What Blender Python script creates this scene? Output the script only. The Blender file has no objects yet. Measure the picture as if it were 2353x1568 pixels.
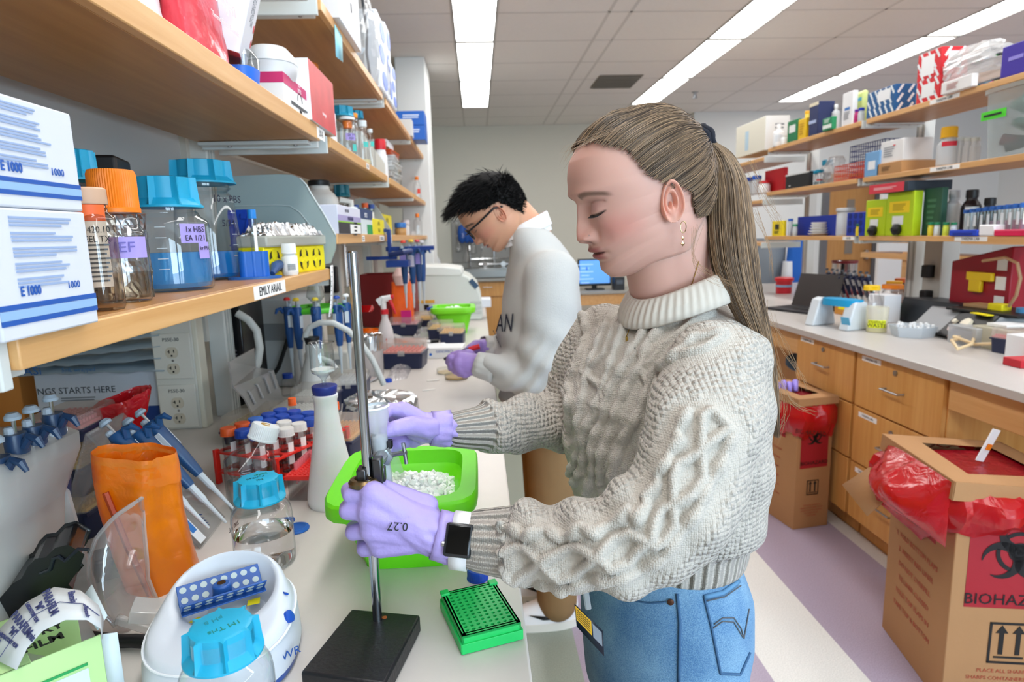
import bpy,bmesh,math,random
import numpy as np
from mathutils import Vector,Matrix,Euler
random.seed(7);RNG=np.random.default_rng(7)
S=bpy.context.scene
COL=S.collection
PI=math.pi
# ---------------------------------------------------------------- camera
FOC,PITCH,YAW,ROLL,CZ=1450.0,.166,.0507,-.0278,1.43
_cp,_sp,_cy,_sy=math.cos(PITCH),math.sin(PITCH),math.cos(YAW),math.sin(YAW)
FW=np.array([_sy*_cp,_cy*_cp,-_sp]);_r=np.array([_cy,-_sy,0.]);_u=np.cross(_r,FW)
RT=math.cos(ROLL)*_r+math.sin(ROLL)*_u
UP=-math.sin(ROLL)*_r+math.cos(ROLL)*_u
CAM=np.array([0,0,CZ])
cd=bpy.data.cameras.new('camera');cam=bpy.data.objects.new('camera',cd);COL.objects.link(cam)
cd.sensor_width=36;cd.lens=36*FOC/2353;cd.clip_start=.02
cam.matrix_world=Matrix(((RT[0],UP[0],-FW[0],0),(RT[1],UP[1],-FW[1],0),(RT[2],UP[2],-FW[2],CZ),(0,0,0,1)))
cd.dof.use_dof= True;cd.dof.focus_distance=.83;cd.dof.aperture_fstop=7.0
S.camera=cam
# ---------------------------------------------------------------- exposure, world, lights
S.view_settings.view_transform='Standard';S.view_settings.look='None'
S.view_settings.gamma=1;S.view_settings.use_curve_mapping= False
S.view_settings.exposure=0.0
S.cycles.max_bounces=12;S.cycles.transparent_max_bounces=24;S.cycles.diffuse_bounces=6
S.cycles.glossy_bounces=5;S.cycles.transmission_bounces=8
S.cycles.sample_clamp_indirect=6;S.cycles.blur_glossy=1.0;S.cycles.adaptive_threshold=.02;S.cycles.caustics_reflective= False
W=bpy.data.worlds.new('world');S.world=W;W.use_nodes= True
W.node_tree.nodes['Background'].inputs[0].default_value=(.55,.75,1,1)
W.node_tree.nodes['Background'].inputs[1].default_value=1.0
PANEL_STRENGTH=10.5
def area(name,loc,rot,sx,sy,power,col):
    l=bpy.data.lights.new(name,'AREA');l.shape='RECTANGLE';l.size=sx;l.size_y=sy;l.energy=power;l.color=col
    o=bpy.data.objects.new(name,l);o.location=loc;o.rotation_euler=rot;COL.objects.link(o);return o
# daylight entering through the two windows of the wall behind the photographer
for _x in (1.6,3.4):
    area('window_daylight',(_x,-2.42,1.75),(PI/2,0,0),1.4,1.5,80,(.62,.83,1.0))
# ---------------------------------------------------------------- projection helpers (pixel -> point on a real plane)
def ray(x,y):return FW+RT*(x-1176.5)/FOC-UP*(y-784)/FOC
def PZ(x,y,z=.92):d=ray(x,y);return CAM+d*(z-CZ)/d[2]
def PY(x,y,Y):d=ray(x,y);return CAM+d*Y/d[1]
def PX(x,y,X):d=ray(x,y);return CAM+d*X/d[0]
def depth(p):return float((np.array(p,float)-CAM)@FW)
def solveY(x,X,z):
    k=(x-1176.5)/FOC;a=RT-k*FW
    return -(X*a[0]+(z-CZ)*a[2])/a[1]
def solveX(x,Y,z):
    k=(x-1176.5)/FOC;a=RT-k*FW
    return -(Y*a[1]+(z-CZ)*a[2])/a[0]
def solveZ(y,X,Y):
    k=(784-y)/FOC;a=UP-k*FW
    return CZ-(X*a[0]+Y*a[1])/a[2]
def mpp(p):return depth(p)/FOC
# ---------------------------------------------------------------- materials
def lin(h):
    if not isinstance(h,str):return tuple(h)+(1,) if len(h)==3 else h
    c=[int(h[i:i+2],16)/255 for i in (0,2,4)]
    return tuple(x/12.92 if x<=.04045 else ((x+.055)/1.055)**2.4 for x in c)+(1,)
_M={}
def nodes(name):
    m=bpy.data.materials.new(name);m.use_nodes= True
    return m,m.node_tree.nodes,m.node_tree.links,m.node_tree.nodes['Principled BSDF']
def mat(col,rough=.5,metal=0,alpha=1,trans=0,bump=None,emit=0,sss=0,noise=None,coat=0,spec=.5,ior=1.45):
    key=(col,rough,metal,alpha,trans,bump,emit,sss,noise,coat,spec,ior)
    if key in _M:return _M[key]
    m,N,L,b=nodes('mat_'+str(len(_M)))
    c=lin(col)
    b.inputs['Base Color'].default_value=c;b.inputs['Roughness'].default_value=rough
    b.inputs['Metallic'].default_value=metal;b.inputs['Alpha'].default_value=alpha
    b.inputs['Transmission Weight'].default_value=trans;b.inputs['Specular IOR Level'].default_value=spec
    b.inputs['IOR'].default_value=ior;b.inputs['Coat Weight'].default_value=coat
    if sss:b.inputs['Subsurface Weight'].default_value=sss;b.inputs['Subsurface Radius'].default_value=(.01,.004,.002);b.inputs['Subsurface Scale'].default_value=1
    if emit:b.inputs['Emission Color'].default_value=c;b.inputs['Emission Strength'].default_value=emit
    if bump or noise:
        tc=N.new('ShaderNodeTexCoord')
    if noise: # (scale, amount) mottling of the own colour
        n=N.new('ShaderNodeTexNoise');n.inputs['Scale'].default_value=noise[0];n.inputs['Detail'].default_value=3
        L.new(tc.outputs['Object'],n.inputs['Vector'])
        mx=N.new('ShaderNodeMix');mx.data_type='RGBA';a=noise[1]
        mx.inputs['A'].default_value=tuple(min(1,v*(1+a)) for v in c[:3])+(1,);mx.inputs['B'].default_value=tuple(v*(1-a) for v in c[:3])+(1,)
        L.new(n.outputs[0],mx.inputs['Factor']);L.new(mx.outputs['Result'],b.inputs['Base Color'])
    if bump: # (scale, distance)
        n=N.new('ShaderNodeTexNoise');n.inputs['Scale'].default_value=bump[0];n.inputs['Detail'].default_value=4
        L.new(tc.outputs['Object'],n.inputs['Vector'])
        bp=N.new('ShaderNodeBump');bp.inputs['Distance'].default_value=bump[1];bp.inputs['Strength'].default_value=1
        L.new(n.outputs[0],bp.inputs['Height']);L.new(bp.outputs[0],b.inputs['Normal'])
    _M[key]=m;return m
def wood(a,b,rough=.38,axis=1,scale=1.0):
    key=('wood',a,b,rough,axis,scale)
    if key in _M:return _M[key]
    m,N,L,p=nodes('mat_wood');tc=N.new('ShaderNodeTexCoord');mp=N.new('ShaderNodeMapping')
    sc=[38*scale]*3;sc[axis]=2.2*scale;mp.inputs['Scale'].default_value=sc
    L.new(tc.outputs['Object'],mp.inputs['Vector'])
    n=N.new('ShaderNodeTexNoise');n.inputs['Scale'].default_value=1;n.inputs['Detail'].default_value=5;n.inputs['Roughness'].default_value=.6
    n.inputs['Distortion'].default_value=.4;L.new(mp.outputs[0],n.inputs['Vector'])
    mx=N.new('ShaderNodeMix');mx.data_type='RGBA';mx.inputs['A'].default_value=lin(a);mx.inputs['B'].default_value=lin(b)
    rp=N.new('ShaderNodeMapRange');rp.inputs[1].default_value=.3;rp.inputs[2].default_value=.7
    L.new(n.outputs[0],rp.inputs[0]);L.new(rp.outputs[0],mx.inputs['Factor']);L.new(mx.outputs['Result'],p.inputs['Base Color'])
    p.inputs['Roughness'].default_value=rough
    _M[key]=m;return m
def glass(col='ffffff',edge='b9c5c8',rough=.02,gloss=.6,base=.065):
    """thin clear wall: transparent body, darker seen edge-on, fresnel reflection"""
    key=('glass',col,edge,rough,gloss,base)
    if key in _M:return _M[key]
    m,N,L,p=nodes('mat_glass');N.remove(p);out=N['Material Output']
    lw=N.new('ShaderNodeLayerWeight');lw.inputs['Blend'].default_value=.35
    pw=N.new('ShaderNodeMath');pw.operation='POWER';pw.inputs[1].default_value=2.2;L.new(lw.outputs['Facing'],pw.inputs[0])
    mx=N.new('ShaderNodeMix');mx.data_type='RGBA';mx.inputs['A'].default_value=lin(col);mx.inputs['B'].default_value=lin(edge)
    L.new(pw.outputs[0],mx.inputs['Factor'])
    t=N.new('ShaderNodeBsdfTransparent');L.new(mx.outputs['Result'],t.inputs[0])
    g=N.new('ShaderNodeBsdfGlossy');g.inputs['Roughness'].default_value=rough
    l5=N.new('ShaderNodeLayerWeight');l5.inputs['Blend'].default_value=.5;p5=N.new('ShaderNodeMath');p5.operation='POWER';p5.inputs[1].default_value=3.5;L.new(l5.outputs['Facing'],p5.inputs[0])
    ma=N.new('ShaderNodeMath');ma.operation='MULTIPLY_ADD';ma.inputs[1].default_value=gloss;ma.inputs[2].default_value=base
    L.new(p5.outputs[0],ma.inputs[0])
    ms=N.new('ShaderNodeMixShader');L.new(ma.outputs[0],ms.inputs[0]);L.new(t.outputs[0],ms.inputs[1]);L.new(g.outputs[0],ms.inputs[2])
    L.new(ms.outputs[0],out.inputs[0])
    _M[key]=m;return m
def film(col,opac=.25,rough=.15,gloss=.3,bump=None):
    """thin plastic film: part translucent colour, part see-through, glossy"""
    key=('film',col,opac,rough,gloss,bump)
    if key in _M:return _M[key]
    m,N,L,p=nodes('mat_film');out=N['Material Output']
    p.inputs['Base Color'].default_value=lin(col);p.inputs['Roughness'].default_value=rough;p.inputs['Specular IOR Level'].default_value=.6
    t=N.new('ShaderNodeBsdfTransparent');c=lin(col);k=1-opac
    t.inputs[0].default_value=tuple(min(1,v**.22) for v in c[:3])+(1,)
    tl=N.new('ShaderNodeBsdfTranslucent');tl.inputs[0].default_value=c
    m0=N.new('ShaderNodeMixShader');m0.inputs[0].default_value=.4;L.new(p.outputs[0],m0.inputs[1]);L.new(tl.outputs[0],m0.inputs[2])
    m1=N.new('ShaderNodeMixShader');m1.inputs[0].default_value=opac;L.new(t.outputs[0],m1.inputs[1]);L.new(m0.outputs[0],m1.inputs[2])
    g=N.new('ShaderNodeBsdfGlossy');g.inputs['Roughness'].default_value=rough
    f=N.new('ShaderNodeLayerWeight');f.inputs['Blend'].default_value=.5;p5=N.new('ShaderNodeMath');p5.operation='POWER';p5.inputs[1].default_value=4;L.new(f.outputs['Facing'],p5.inputs[0])
    mm=N.new('ShaderNodeMath');mm.operation='MULTIPLY_ADD';mm.inputs[1].default_value=gloss*1.5;mm.inputs[2].default_value=gloss*.12;L.new(p5.outputs[0],mm.inputs[0])
    m2=N.new('ShaderNodeMixShader');L.new(mm.outputs[0],m2.inputs[0]);L.new(m1.outputs[0],m2.inputs[1]);L.new(g.outputs[0],m2.inputs[2])
    if bump:
        tc=N.new('ShaderNodeTexCoord');n=N.new('ShaderNodeTexNoise');n.inputs['Scale'].default_value=bump[0];n.inputs['Detail'].default_value=4;n.inputs['Distortion'].default_value=1.2
        L.new(tc.outputs['Object'],n.inputs['Vector']);bp=N.new('ShaderNodeBump');bp.inputs['Distance'].default_value=bump[1];L.new(n.outputs[0],bp.inputs['Height'])
        for q in (p,g,f):L.new(bp.outputs[0],q.inputs['Normal'])
    L.new(m2.outputs[0],out.inputs[0])
    _M[key]=m;return m
# ---------------------------------------------------------------- geometry helper
class G:
    def __init__(s):s.v=[];s.f=[];s.m=[]
    def add(s,vs,fs,m=0):
        o=len(s.v);s.v.extend([tuple(map(float,p)) for p in vs]);s.f.extend([tuple(i+o for i in f) for f in fs]);s.m.extend([m]*len(fs) if isinstance(m,int) else m);return s
    def box(s,c,d,rot=None,m=0):
        x,y,z=(k/2 for k in d)
        vs=[Vector(p) for p in ((-x,-y,-z),(x,-y,-z),(x,y,-z),(-x,y,-z),(-x,-y,z),(x,-y,z),(x,y,z),(-x,y,z))]
        if rot is not None:
            R=rot if isinstance(rot,Matrix) else Euler(rot).to_matrix()
            vs=[R@p for p in vs]
        vs=[p+Vector(c) for p in vs]
        # faces: -z +z -y +x +y -x
        return s.add(vs,[(0,3,2,1),(4,5,6,7),(0,1,5,4),(1,2,6,5),(2,3,7,6),(3,0,4,7)],m)
    def lathe(s,prof,n=24,o=(0,0,0),M=None,m=0,cap0=True,cap1=True,sx=1,sy=1):
        vs=[];fs=[]
        for r,z in prof:
            for i in range(n):
                a=2*PI*i/n;p=Vector((r*math.cos(a)*sx,r*math.sin(a)*sy,z))
                if M is not None:p=M@p
                vs.append(p+Vector(o))
        k=len(prof)
        for j in range(k-1):
            for i in range(n):
                i2=(i+1)%n;fs.append((j*n+i,j*n+i2,(j+1)*n+i2,(j+1)*n+i))
        if cap0:fs.append(tuple(range(n-1,-1,-1)))
        if cap1:fs.append(tuple((k-1)*n+i for i in range(n)))
        return s.add(vs,fs,m)
    def cyl(s,a,b,r,n=12,m=0,r2=None):
        a=Vector(a);b=Vector(b);d=b-a;q=d.to_track_quat('Z','Y').to_matrix()
        return s.lathe([(r,0),(r if r2 is None else r2,d.length)],n,a,q,m)
    def tube(s,pts,r,n=8,m=0,closed=False):
        pts=[Vector(p) for p in pts];k=len(pts);rr=[r]*k if isinstance(r,(int,float)) else r
        vs=[];fs=[];up=Vector((0,0,1));prev= None
        for i,p in enumerate(pts):
            t=(pts[(i+1)%k if closed else min(i+1,k-1)]-pts[(i-1)%k if closed else max(i-1,0)])
            t=t.normalized() if t.length>1e-9 else Vector((0,0,1))
            if prev is None:
                prev=t.orthogonal().normalized()
            prev=(prev-t*prev.dot(t));prev=prev.normalized() if prev.length>1e-6 else t.orthogonal().normalized()
            b=t.cross(prev)
            for j in range(n):
                a=2*PI*j/n;vs.append(p+(prev*math.cos(a)+b*math.sin(a))*rr[i])
        for i in range(k if closed else k-1):
            for j in range(n):
                fs.append((i*n+j,i*n+(j+1)%n,((i+1)%k)*n+(j+1)%n,((i+1)%k)*n+j))
        if not closed:fs.append(tuple(range(n-1,-1,-1)));fs.append(tuple((k-1)*n+j for j in range(n)))
        return s.add(vs,fs,m)
    def prism(s,poly,z0,z1,m=0,M=None):
        n=len(poly);vs=[Vector((x,y,z0)) for x,y in poly]+[Vector((x,y,z1)) for x,y in poly]
        if M is not None:vs=[M@p for p in vs]
        return s.add(vs,[tuple(range(n-1,-1,-1)),tuple(range(n,2*n))]+[(i,(i+1)%n,n+(i+1)%n,n+i) for i in range(n)],m)
    def loft(s,rings,m=0,closed=True,caps=True):
        n=len(rings[0]);vs=[p for r in rings for p in r];fs=[]
        for j in range(len(rings)-1):
            for i in range(n if closed else n-1):
                fs.append((j*n+i,j*n+(i+1)%n,(j+1)*n+(i+1)%n,(j+1)*n+i))
        if caps:fs.append(tuple(range(n-1,-1,-1)));fs.append(tuple((len(rings)-1)*n+i for i in range(n)))
        return s.add(vs,fs,m)
    def grid(s,fn,nu,nv,m=0):
        vs=[fn(i/nu,j/nv) for j in range(nv+1) for i in range(nu+1)]
        return s.add(vs,[(j*(nu+1)+i,j*(nu+1)+i+1,(j+1)*(nu+1)+i+1,(j+1)*(nu+1)+i) for j in range(nv) for i in range(nu)],m)
    def data(s,name,smooth=.6):
        me=bpy.data.meshes.new(name);me.from_pydata(s.v,[],s.f);me.polygons.foreach_set('material_index',s.m)
        if smooth:
            me.shade_smooth();me.set_sharp_from_angle(angle=smooth)
        me.update();return me
def ob(name,data,mats=None,parent=None,loc=None,rot=None):
    o=bpy.data.objects.new(name,data);COL.objects.link(o)
    if mats is not None:
        for q in (mats if isinstance(mats,(list,tuple)) else [mats]):data.materials.append(q)
    if parent:o.parent=parent
    if loc is not None:o.location=loc
    if rot is not None:o.rotation_euler=rot
    return o
def part(parent,name,g,mats,bevel=0,smooth=.6,loc=None,rot=None,seg=2,thick=0,label=None):
    o=ob(name,g.data(name,smooth),mats,parent,loc,rot)
    if thick:
        q=o.modifiers.new('s','SOLIDIFY');q.thickness=thick;q.offset=0
    if bevel:
        b=o.modifiers.new('b','BEVEL');b.width=bevel;b.segments=seg;b.limit_method='ANGLE';b.angle_limit=.7
    if label:o['label']=label
    return o
def tag(o,label,cat,group=None,kind=None):
    o['label']=label;o['category']=cat
    if group:o['group']=group
    if kind:o['kind']=kind
    return o
def thing(name,label,cat,loc=(0,0,0),rz=0,group=None,rot=None):
    o=bpy.data.objects.new(name,None);COL.objects.link(o);o.empty_display_size=.02
    o.location=tuple(map(float,loc));o.rotation_euler=rot if rot is not None else (0,0,rz)
    return tag(o,label,cat,group)
def struct(name,g,mats,parent=None,bevel=0):
    o=part(parent,name,g,mats,bevel)
    if not parent:o['kind']='structure'
    return o
def copy_tree(o,parent=None):
    c=o.copy();COL.objects.link(c)
    if parent is not None:c.parent=parent
    for ch in list(o.children):copy_tree(ch,c)
    return c
INK=mat('14161c',.6)
def text(parent,s,size,loc,rot,m=None,name='lettering',align='CENTER',sx=1,ext=.0002,bold=0):
    cu=bpy.data.curves.new('t','FONT');cu.body=s;cu.size=size;cu.align_x=align;cu.align_y='CENTER';cu.extrude=ext;cu.offset=bold;cu.resolution_u=2
    t=bpy.data.objects.new('t',cu);COL.objects.link(t)
    dg=bpy.context.evaluated_depsgraph_get();me=bpy.data.meshes.new_from_object(t.evaluated_get(dg))
    bpy.data.objects.remove(t);bpy.data.curves.remove(cu)
    me.materials.clear()
    o=ob(name,me,m or INK,parent,loc,rot);o.scale=(sx,1,1);return o
RX=(PI/2,0,PI/2) # lettering on a +X face (reads along +Y)
RNX=(PI/2,0,-PI/2) # on a -X face
RNY=(PI/2,0,0) # on a -Y face
RZT=(0,0,0) # on a top face
def face_frame(face):
    return {'+x':Matrix(((0,0,1),(1,0,0),(0,1,0))),'-x':Matrix(((0,0,-1),(-1,0,0),(0,1,0))),'-y':Matrix(((1,0,0),(0,0,-1),(0,1,0))),'+z':Matrix.Identity(3)}[face]
def decal(parent,name,m,face,c,w,h,t=.0006):
    """thin flat print, sticker or tape on a face; c = centre on that face"""
    R=face_frame(face);g=G();g.box(c,(w,h,t),R);return part(parent,name,g,m)
def lines(parent,m,face,c,w,h,n,seed=0,fill=.5,name='printed_lines'):
    R=face_frame(face);g=G();r=random.Random(seed);c=Vector(c)
    for i in range(n):
        y=h/2-(i+.5)*h/n;ww=w*r.uniform(.6,1);g.box(c+R@Vector((-(w-ww)/2,y,0)),(ww,h/n*fill,.0005),R)
    o=part(parent,name,g,m);o['kind']='stuff';return o
def crate(name,label,cat,p,d,rz=0,m=None,group=None,bevel=.0012,body='body'):
    """box-shaped thing: Empty at its base centre + body; m may be 6 materials (-z +z -y +x +y -x)"""
    e=thing(name,label,cat,p,rz,group);g=G()
    if isinstance(m,(list,tuple)):g.box((0,0,d[2]/2),d,m=[0,1,2,3,4,5])
    else:g.box((0,0,d[2]/2),d)
    part(e,body,g,m,bevel);e['d']=tuple(map(float,d));return e
def lbox(z,Xf,x1,x2,ytop,dep):
    """box on a shelf of the near run: its front face (toward the aisle, +X) from pixel x1 to x2; returns base centre and size"""
    a,b=solveY(x1,Xf,z),solveY(x2,Xf,z);h=solveZ(ytop,Xf,(a+b)/2)-z
    return (Xf-dep/2,(a+b)/2,z),(dep,abs(b-a),h)
def rbox(z,Xf,x0,x1,ytop,dep):
    a,b=solveY(x0,Xf,z),solveY(x1,Xf,z);h=solveZ(ytop,Xf,b)-z
    return (Xf+dep/2,(a+b)/2,z),(dep,abs(a-b),h)
def lcyl(z,X,xc,w,ytop):
    Y=solveY(xc,X,z);p=(X,Y,z);return p,w/2*mpp(p),solveZ(ytop,X,Y)-z
def bcyl(xc,yb,w,ytop,z=.92):
    """round thing standing at pixel (xc, yb = front of its base) on plane z"""
    q=PZ(xc,yb,z);r=w/2*mpp(q);h=np.array([q[0],q[1],0]);h/=np.linalg.norm(h);p=q+h*r
    return p,r,solveZ(ytop,p[0],p[1])-z
# shared materials
WHITE=mat('e8e9ea',.45);PAPER=mat('eceef0',.7);CARD=mat('c39a6c',.8,bump=(60,.0006),noise=(9,.06));BLACK=mat('121214',.45)
NAVY=mat('1d2748',.4);CHROME=mat('c9cbce',.12,1);STEEL=mat('a9abae',.3,1);FOIL=mat('dcdee0',.27,1)
CAPBLUE=mat('1ea5cd',.4);ORANGE=mat('f08018',.45);TUBEBLUE=mat('1f49b0',.4);LILAC=mat('a99be0',.6);YELLOW=mat('f4e21a',.5);RED=mat('d0202c',.45)
GLASS=glass();CLEAR=glass('f9fbfb','b4bec0',.06,.5,.05);FROST=mat('e6e9ea',.35,alpha=.62);FROSTY=mat('dfe3e4',.4,alpha=.42)
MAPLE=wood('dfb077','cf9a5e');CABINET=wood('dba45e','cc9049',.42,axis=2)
GREY=mat('b9c0c2',.5);PALE=mat('cfd4d3',.5);LABELW=mat('f3f3f1',.6)
# ================================================================ ROOM
ORD=('first','second','third','fourth','fifth','sixth','seventh','eighth','ninth')
CEIL=2.9
# floor: vinyl, coloured bands running along the benches
m,N,L,b=nodes('mat_floor');tc=N.new('ShaderNodeTexCoord');sx=N.new('ShaderNodeSeparateXYZ');L.new(tc.outputs['Object'],sx.inputs[0])
rp=N.new('ShaderNodeValToRGB');rp.color_ramp.interpolation='CONSTANT';mr=N.new('ShaderNodeMapRange');mr.inputs[1].default_value=-4;mr.inputs[2].default_value=7
L.new(sx.outputs[0],mr.inputs[0]);L.new(mr.outputs[0],rp.inputs[0])
cr=rp.color_ramp;cr.elements[0].color=lin('8e978c');cr.elements[1].position=(.28+4)/11;cr.elements[1].color=lin('a497a9')
for X,c in ((.864,'d9d7d2'),(1.172,'a497a9'),(1.665,'d3d0cb'),(2.6,'a497a9')):
    e=cr.elements.new((X+4)/11);e.color=lin(c)
n=N.new('ShaderNodeTexNoise');n.inputs['Scale'].default_value=260;n.inputs['Detail'].default_value=2;L.new(tc.outputs['Object'],n.inputs['Vector'])
r2=N.new('ShaderNodeMapRange');r2.inputs[1].default_value=.35;r2.inputs[2].default_value=.65;r2.inputs[3].default_value=.86;r2.inputs[4].default_value=1.1;L.new(n.outputs[0],r2.inputs[0])
mu=N.new('ShaderNodeMix');mu.data_type='RGBA';mu.blend_type='MULTIPLY';mu.inputs['Factor'].default_value=1;L.new(rp.outputs[0],mu.inputs['A']);L.new(r2.outputs[0],mu.inputs['B']);L.new(mu.outputs['Result'],b.inputs['Base Color'])
b.inputs['Roughness'].default_value=.32
g=G();g.box((1.5,3.2,-.05),(11,12,.1));o=ob('floor',g.data('floor',0),m);o['kind']='structure'
# the object coordinates of the floor mesh are world coordinates
WALLM=mat('d9d6c9',.8);WALLW=mat('e4e4e0',.8)
g=G();g.box((-.5,8.96,CEIL/2),(7,.12,CEIL));struct('wall_far',g,WALLM)
g=G();g.box((4.9,8.25,CEIL/2),(4.2,.12,CEIL));g.box((2.86,8.6,CEIL/2),(.12,.7,CEIL));struct('wall_far_side',g,WALLW)
g=G();g.box((-3.96,3.2,CEIL/2),(.12,12,CEIL));struct('wall_left',g,WALLM)
g=G();g.box((6.96,3.2,CEIL/2),(.12,12,CEIL));struct('wall_right',g,WALLW)
g=G() # back wall with two window openings
for x0,x1,z0,z1 in ((-4,.85,0,CEIL),(.85,7,0,1.0),(.85,7,2.5,CEIL),(2.35,2.65,1,2.5),(4.15,7,1,2.5)):
    g.box(((x0+x1)/2,-2.56,(z0+z1)/2),(x1-x0,.12,z1-z0))
struct('wall_back',g,WALLM)
for i,x in enumerate((1.6,3.4)):
    e=thing('window_%d'%(i+1),'x','window',(x,-2.5,1));del e['category'];del e['label'];e['kind']='structure'
    g=G()
    for c,d in (((0,0,.02),(1.5,.06,.04)),((0,0,1.48),(1.5,.06,.04)),((-.73,0,.75),(.04,.06,1.5)),((.73,0,.75),(.04,.06,1.5)),((0,0,.75),(.04,.05,1.5))):g.box(c,d)
    part(e,'window_frame',g,WHITE,.003)
    g=G();g.box((0,-.02,.75),(1.42,.006,1.42));part(e,'pane',g,GLASS)
# pillar
g=G();g.box((-.5,5.78,CEIL/2),(.25,.5,CEIL));struct('pillar',g,mat('e3e5e3',.6),bevel=.01)
g=G();q=PY(992,480,6.1);g.box((q[0]-.03,6.11,1.55),(.1,.16,.85));tag(struct('wall_board',g,MAPLE,bevel=.01),'tall wooden board edge on the wall behind the white pillar','board')['kind']='thing'
# ceiling: slab, T-bar grid, tiles, lamps
g=G();g.box((1.5,3.2,CEIL+.06),(11,12,.08));ceil=struct('ceiling',g,mat('d9d6ce',.9))
TILE=mat('f1eee8',.9,bump=(300,.0004),noise=(40,.03));TILEN=mat('f1eee8',.9)
XS=[-3.9,-2.9,-1.9,-.98,-.11,.19,.95,1.1,1.85,2.15,2.88,3.6,3.9,4.7,5.5,6.3,7]
LAMPS=[(-.11,.19),(1.85,2.15),(3.6,3.9)]
YS=[8.9-.625*i for i in range(19)]
tile_data={}
lamp_strips=[]
for xa,xb in zip(XS,XS[1:]):
    for ya,yb in zip(YS[1:],YS):
        if any(abs(xa-a)<.01 for a,_ in LAMPS) and yb<7.7:continue
        if ya<1.5:continue
        k=round(xb-xa,3)
        if k not in tile_data:
            g=G();g.box((0,0,0),(k-.016,.609,.014));me=g.data('ceiling_tile',0);me.materials.append(TILE);tile_data[k]=me
        o=bpy.data.objects.new('ceiling_tile',tile_data[k]);COL.objects.link(o);o.parent=ceil;o.location=((xa+xb)/2,(ya+yb)/2,CEIL+.008)
g=G()
for x in XS:g.box((x,3.2,CEIL+.004),(.022,12,.008))
for y in YS:g.box((1.5,y,CEIL+.004),(11,.022,.008))
part(ceil,'grid',g,mat('dad7d0',.7))
g=G();g.box((1.5,-.55,CEIL+.01),(11,4.1,.012));part(ceil,'ceiling_panel',g,TILEN)
LAMP=mat((1,.99,.97),.6,emit=PANEL_STRENGTH);FR=mat('a9a9a6',.5)
LY=[7.65-1.25*i for i in range(9)]
for r,(xa,xb) in enumerate(LAMPS):
    for j,y in enumerate(LY[:-1]):
        if r==1 and y<-1:continue
        e=thing('ceiling_light','%s ceiling light panel from the far wall in the row %s'%(ORD[j],('above the near bench','over the aisle','above the biohazard side')[r]),'ceiling light',((xa+xb)/2,y-.625,CEIL),0,'ceiling light panels')
        g=G();w=.284;l=1.2
        g.box((0,0,.004),(w,l,.004));part(e,'diffuser',g,LAMP,smooth=0)
        g=G()
        for c,d in (((w/2+.004,0,0),(.01,1.245,.012)),((-w/2-.004,0,0),(.01,1.245,.012)),((0,l/2+.004,0),(.3,.01,.012)),((0,-l/2-.004,0),(.3,.01,.012))):g.box(c,d)
        part(e,'frame',g,FR)
# supply-air grille, sprinkler
q=PZ(1415,187,CEIL)
e=thing('air_vent','grey slatted square air vent set in the ceiling tiles','vent',(q[0],q[1],CEIL))
g=G();g.box((0,0,-.004),(.42,.52,.008));part(e,'backing',g,mat('8d867b',.8))
for i in range(9):
    g=G();g.box((0,-.22+i*.055,-.012),(.4,.03,.004),(.6,0,0));part(e,'slat',g,mat('a39c90',.6))
q=PZ(1597,212,CEIL)
e=thing('sprinkler','small metal sprinkler head hanging from the ceiling','sprinkler',(q[0],q[1],CEIL))
g=G();g.lathe([(.035,-.006),(.035,0)],16);part(e,'flange',g,STEEL)
g=G();g.lathe([(.012,-.05),(.014,-.006)],10);g.lathe([(.028,-.062),(.028,-.058)],12);g.box((0,0,-.04),(.04,.006,.03));part(e,'head',g,STEEL)
# ---------------- lab benches
TOP=mat('d0cac4',.34,noise=(30,.03),bump=(500,.00006));TOPR=mat('c2bdb9',.34,noise=(30,.03))
def top(name,label,x0,x1,y0,y1,z,m):
    g=G();g.box(((x0+x1)/2,(y0+y1)/2,z-.016),(x1-x0,y1-y0,.032));o=part(None,name,g,m,.003);return tag(o,label,'worktop')
top('worktop','long beige grey laboratory worktop along the shelves, loaded with glassware',-1.6,.046,-.6,5.1,.92,TOP)
HANDLE=STEEL
def pull(parent,loc,w,axis,m=HANDLE):
    g=G();a=Vector((0,1,0)) if axis=='y' else Vector((1,0,0));n=Vector((-.026,0,0)) if axis=='y' else Vector((0,-.026,0))
    if axis=='yp':a=Vector((0,1,0));n=Vector((.026,0,0))
    if axis=='zp':a=Vector((0,0,1));n=Vector((.026,0,0))
    p=Vector(loc);g.tube([p-a*w/2,p-a*w/2+n,p+a*w/2+n,p+a*w/2],.0045,8);return part(parent,'handle',g,m)
# base cabinets under the near bench (seen past the worktop edge)
for i,(ya,yb) in enumerate(((1.2,1.82),(1.84,2.46),(2.48,3.1),(3.12,3.74),(3.76,4.38),(4.4,5.02))):
    e=thing('base_cabinet','wooden base cabinet under the near worktop, %s along the aisle'%ORD[i],'cabinet',(-.27,(ya+yb)/2,0),0,'cabinets under the near worktop')
    g=G();g.box((0,0,.49),(.55,yb-ya,.79));g.box((-.03,0,.05),(.5,yb-ya,.1));part(e,'body',g,CABINET,.002)
    g=G();g.box((.285,0,.5),(.02,yb-ya-.01,.76));d=part(e,'door',g,CABINET,.002);pull(d,(.295,-.18,.62),.13,'zp')
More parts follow.
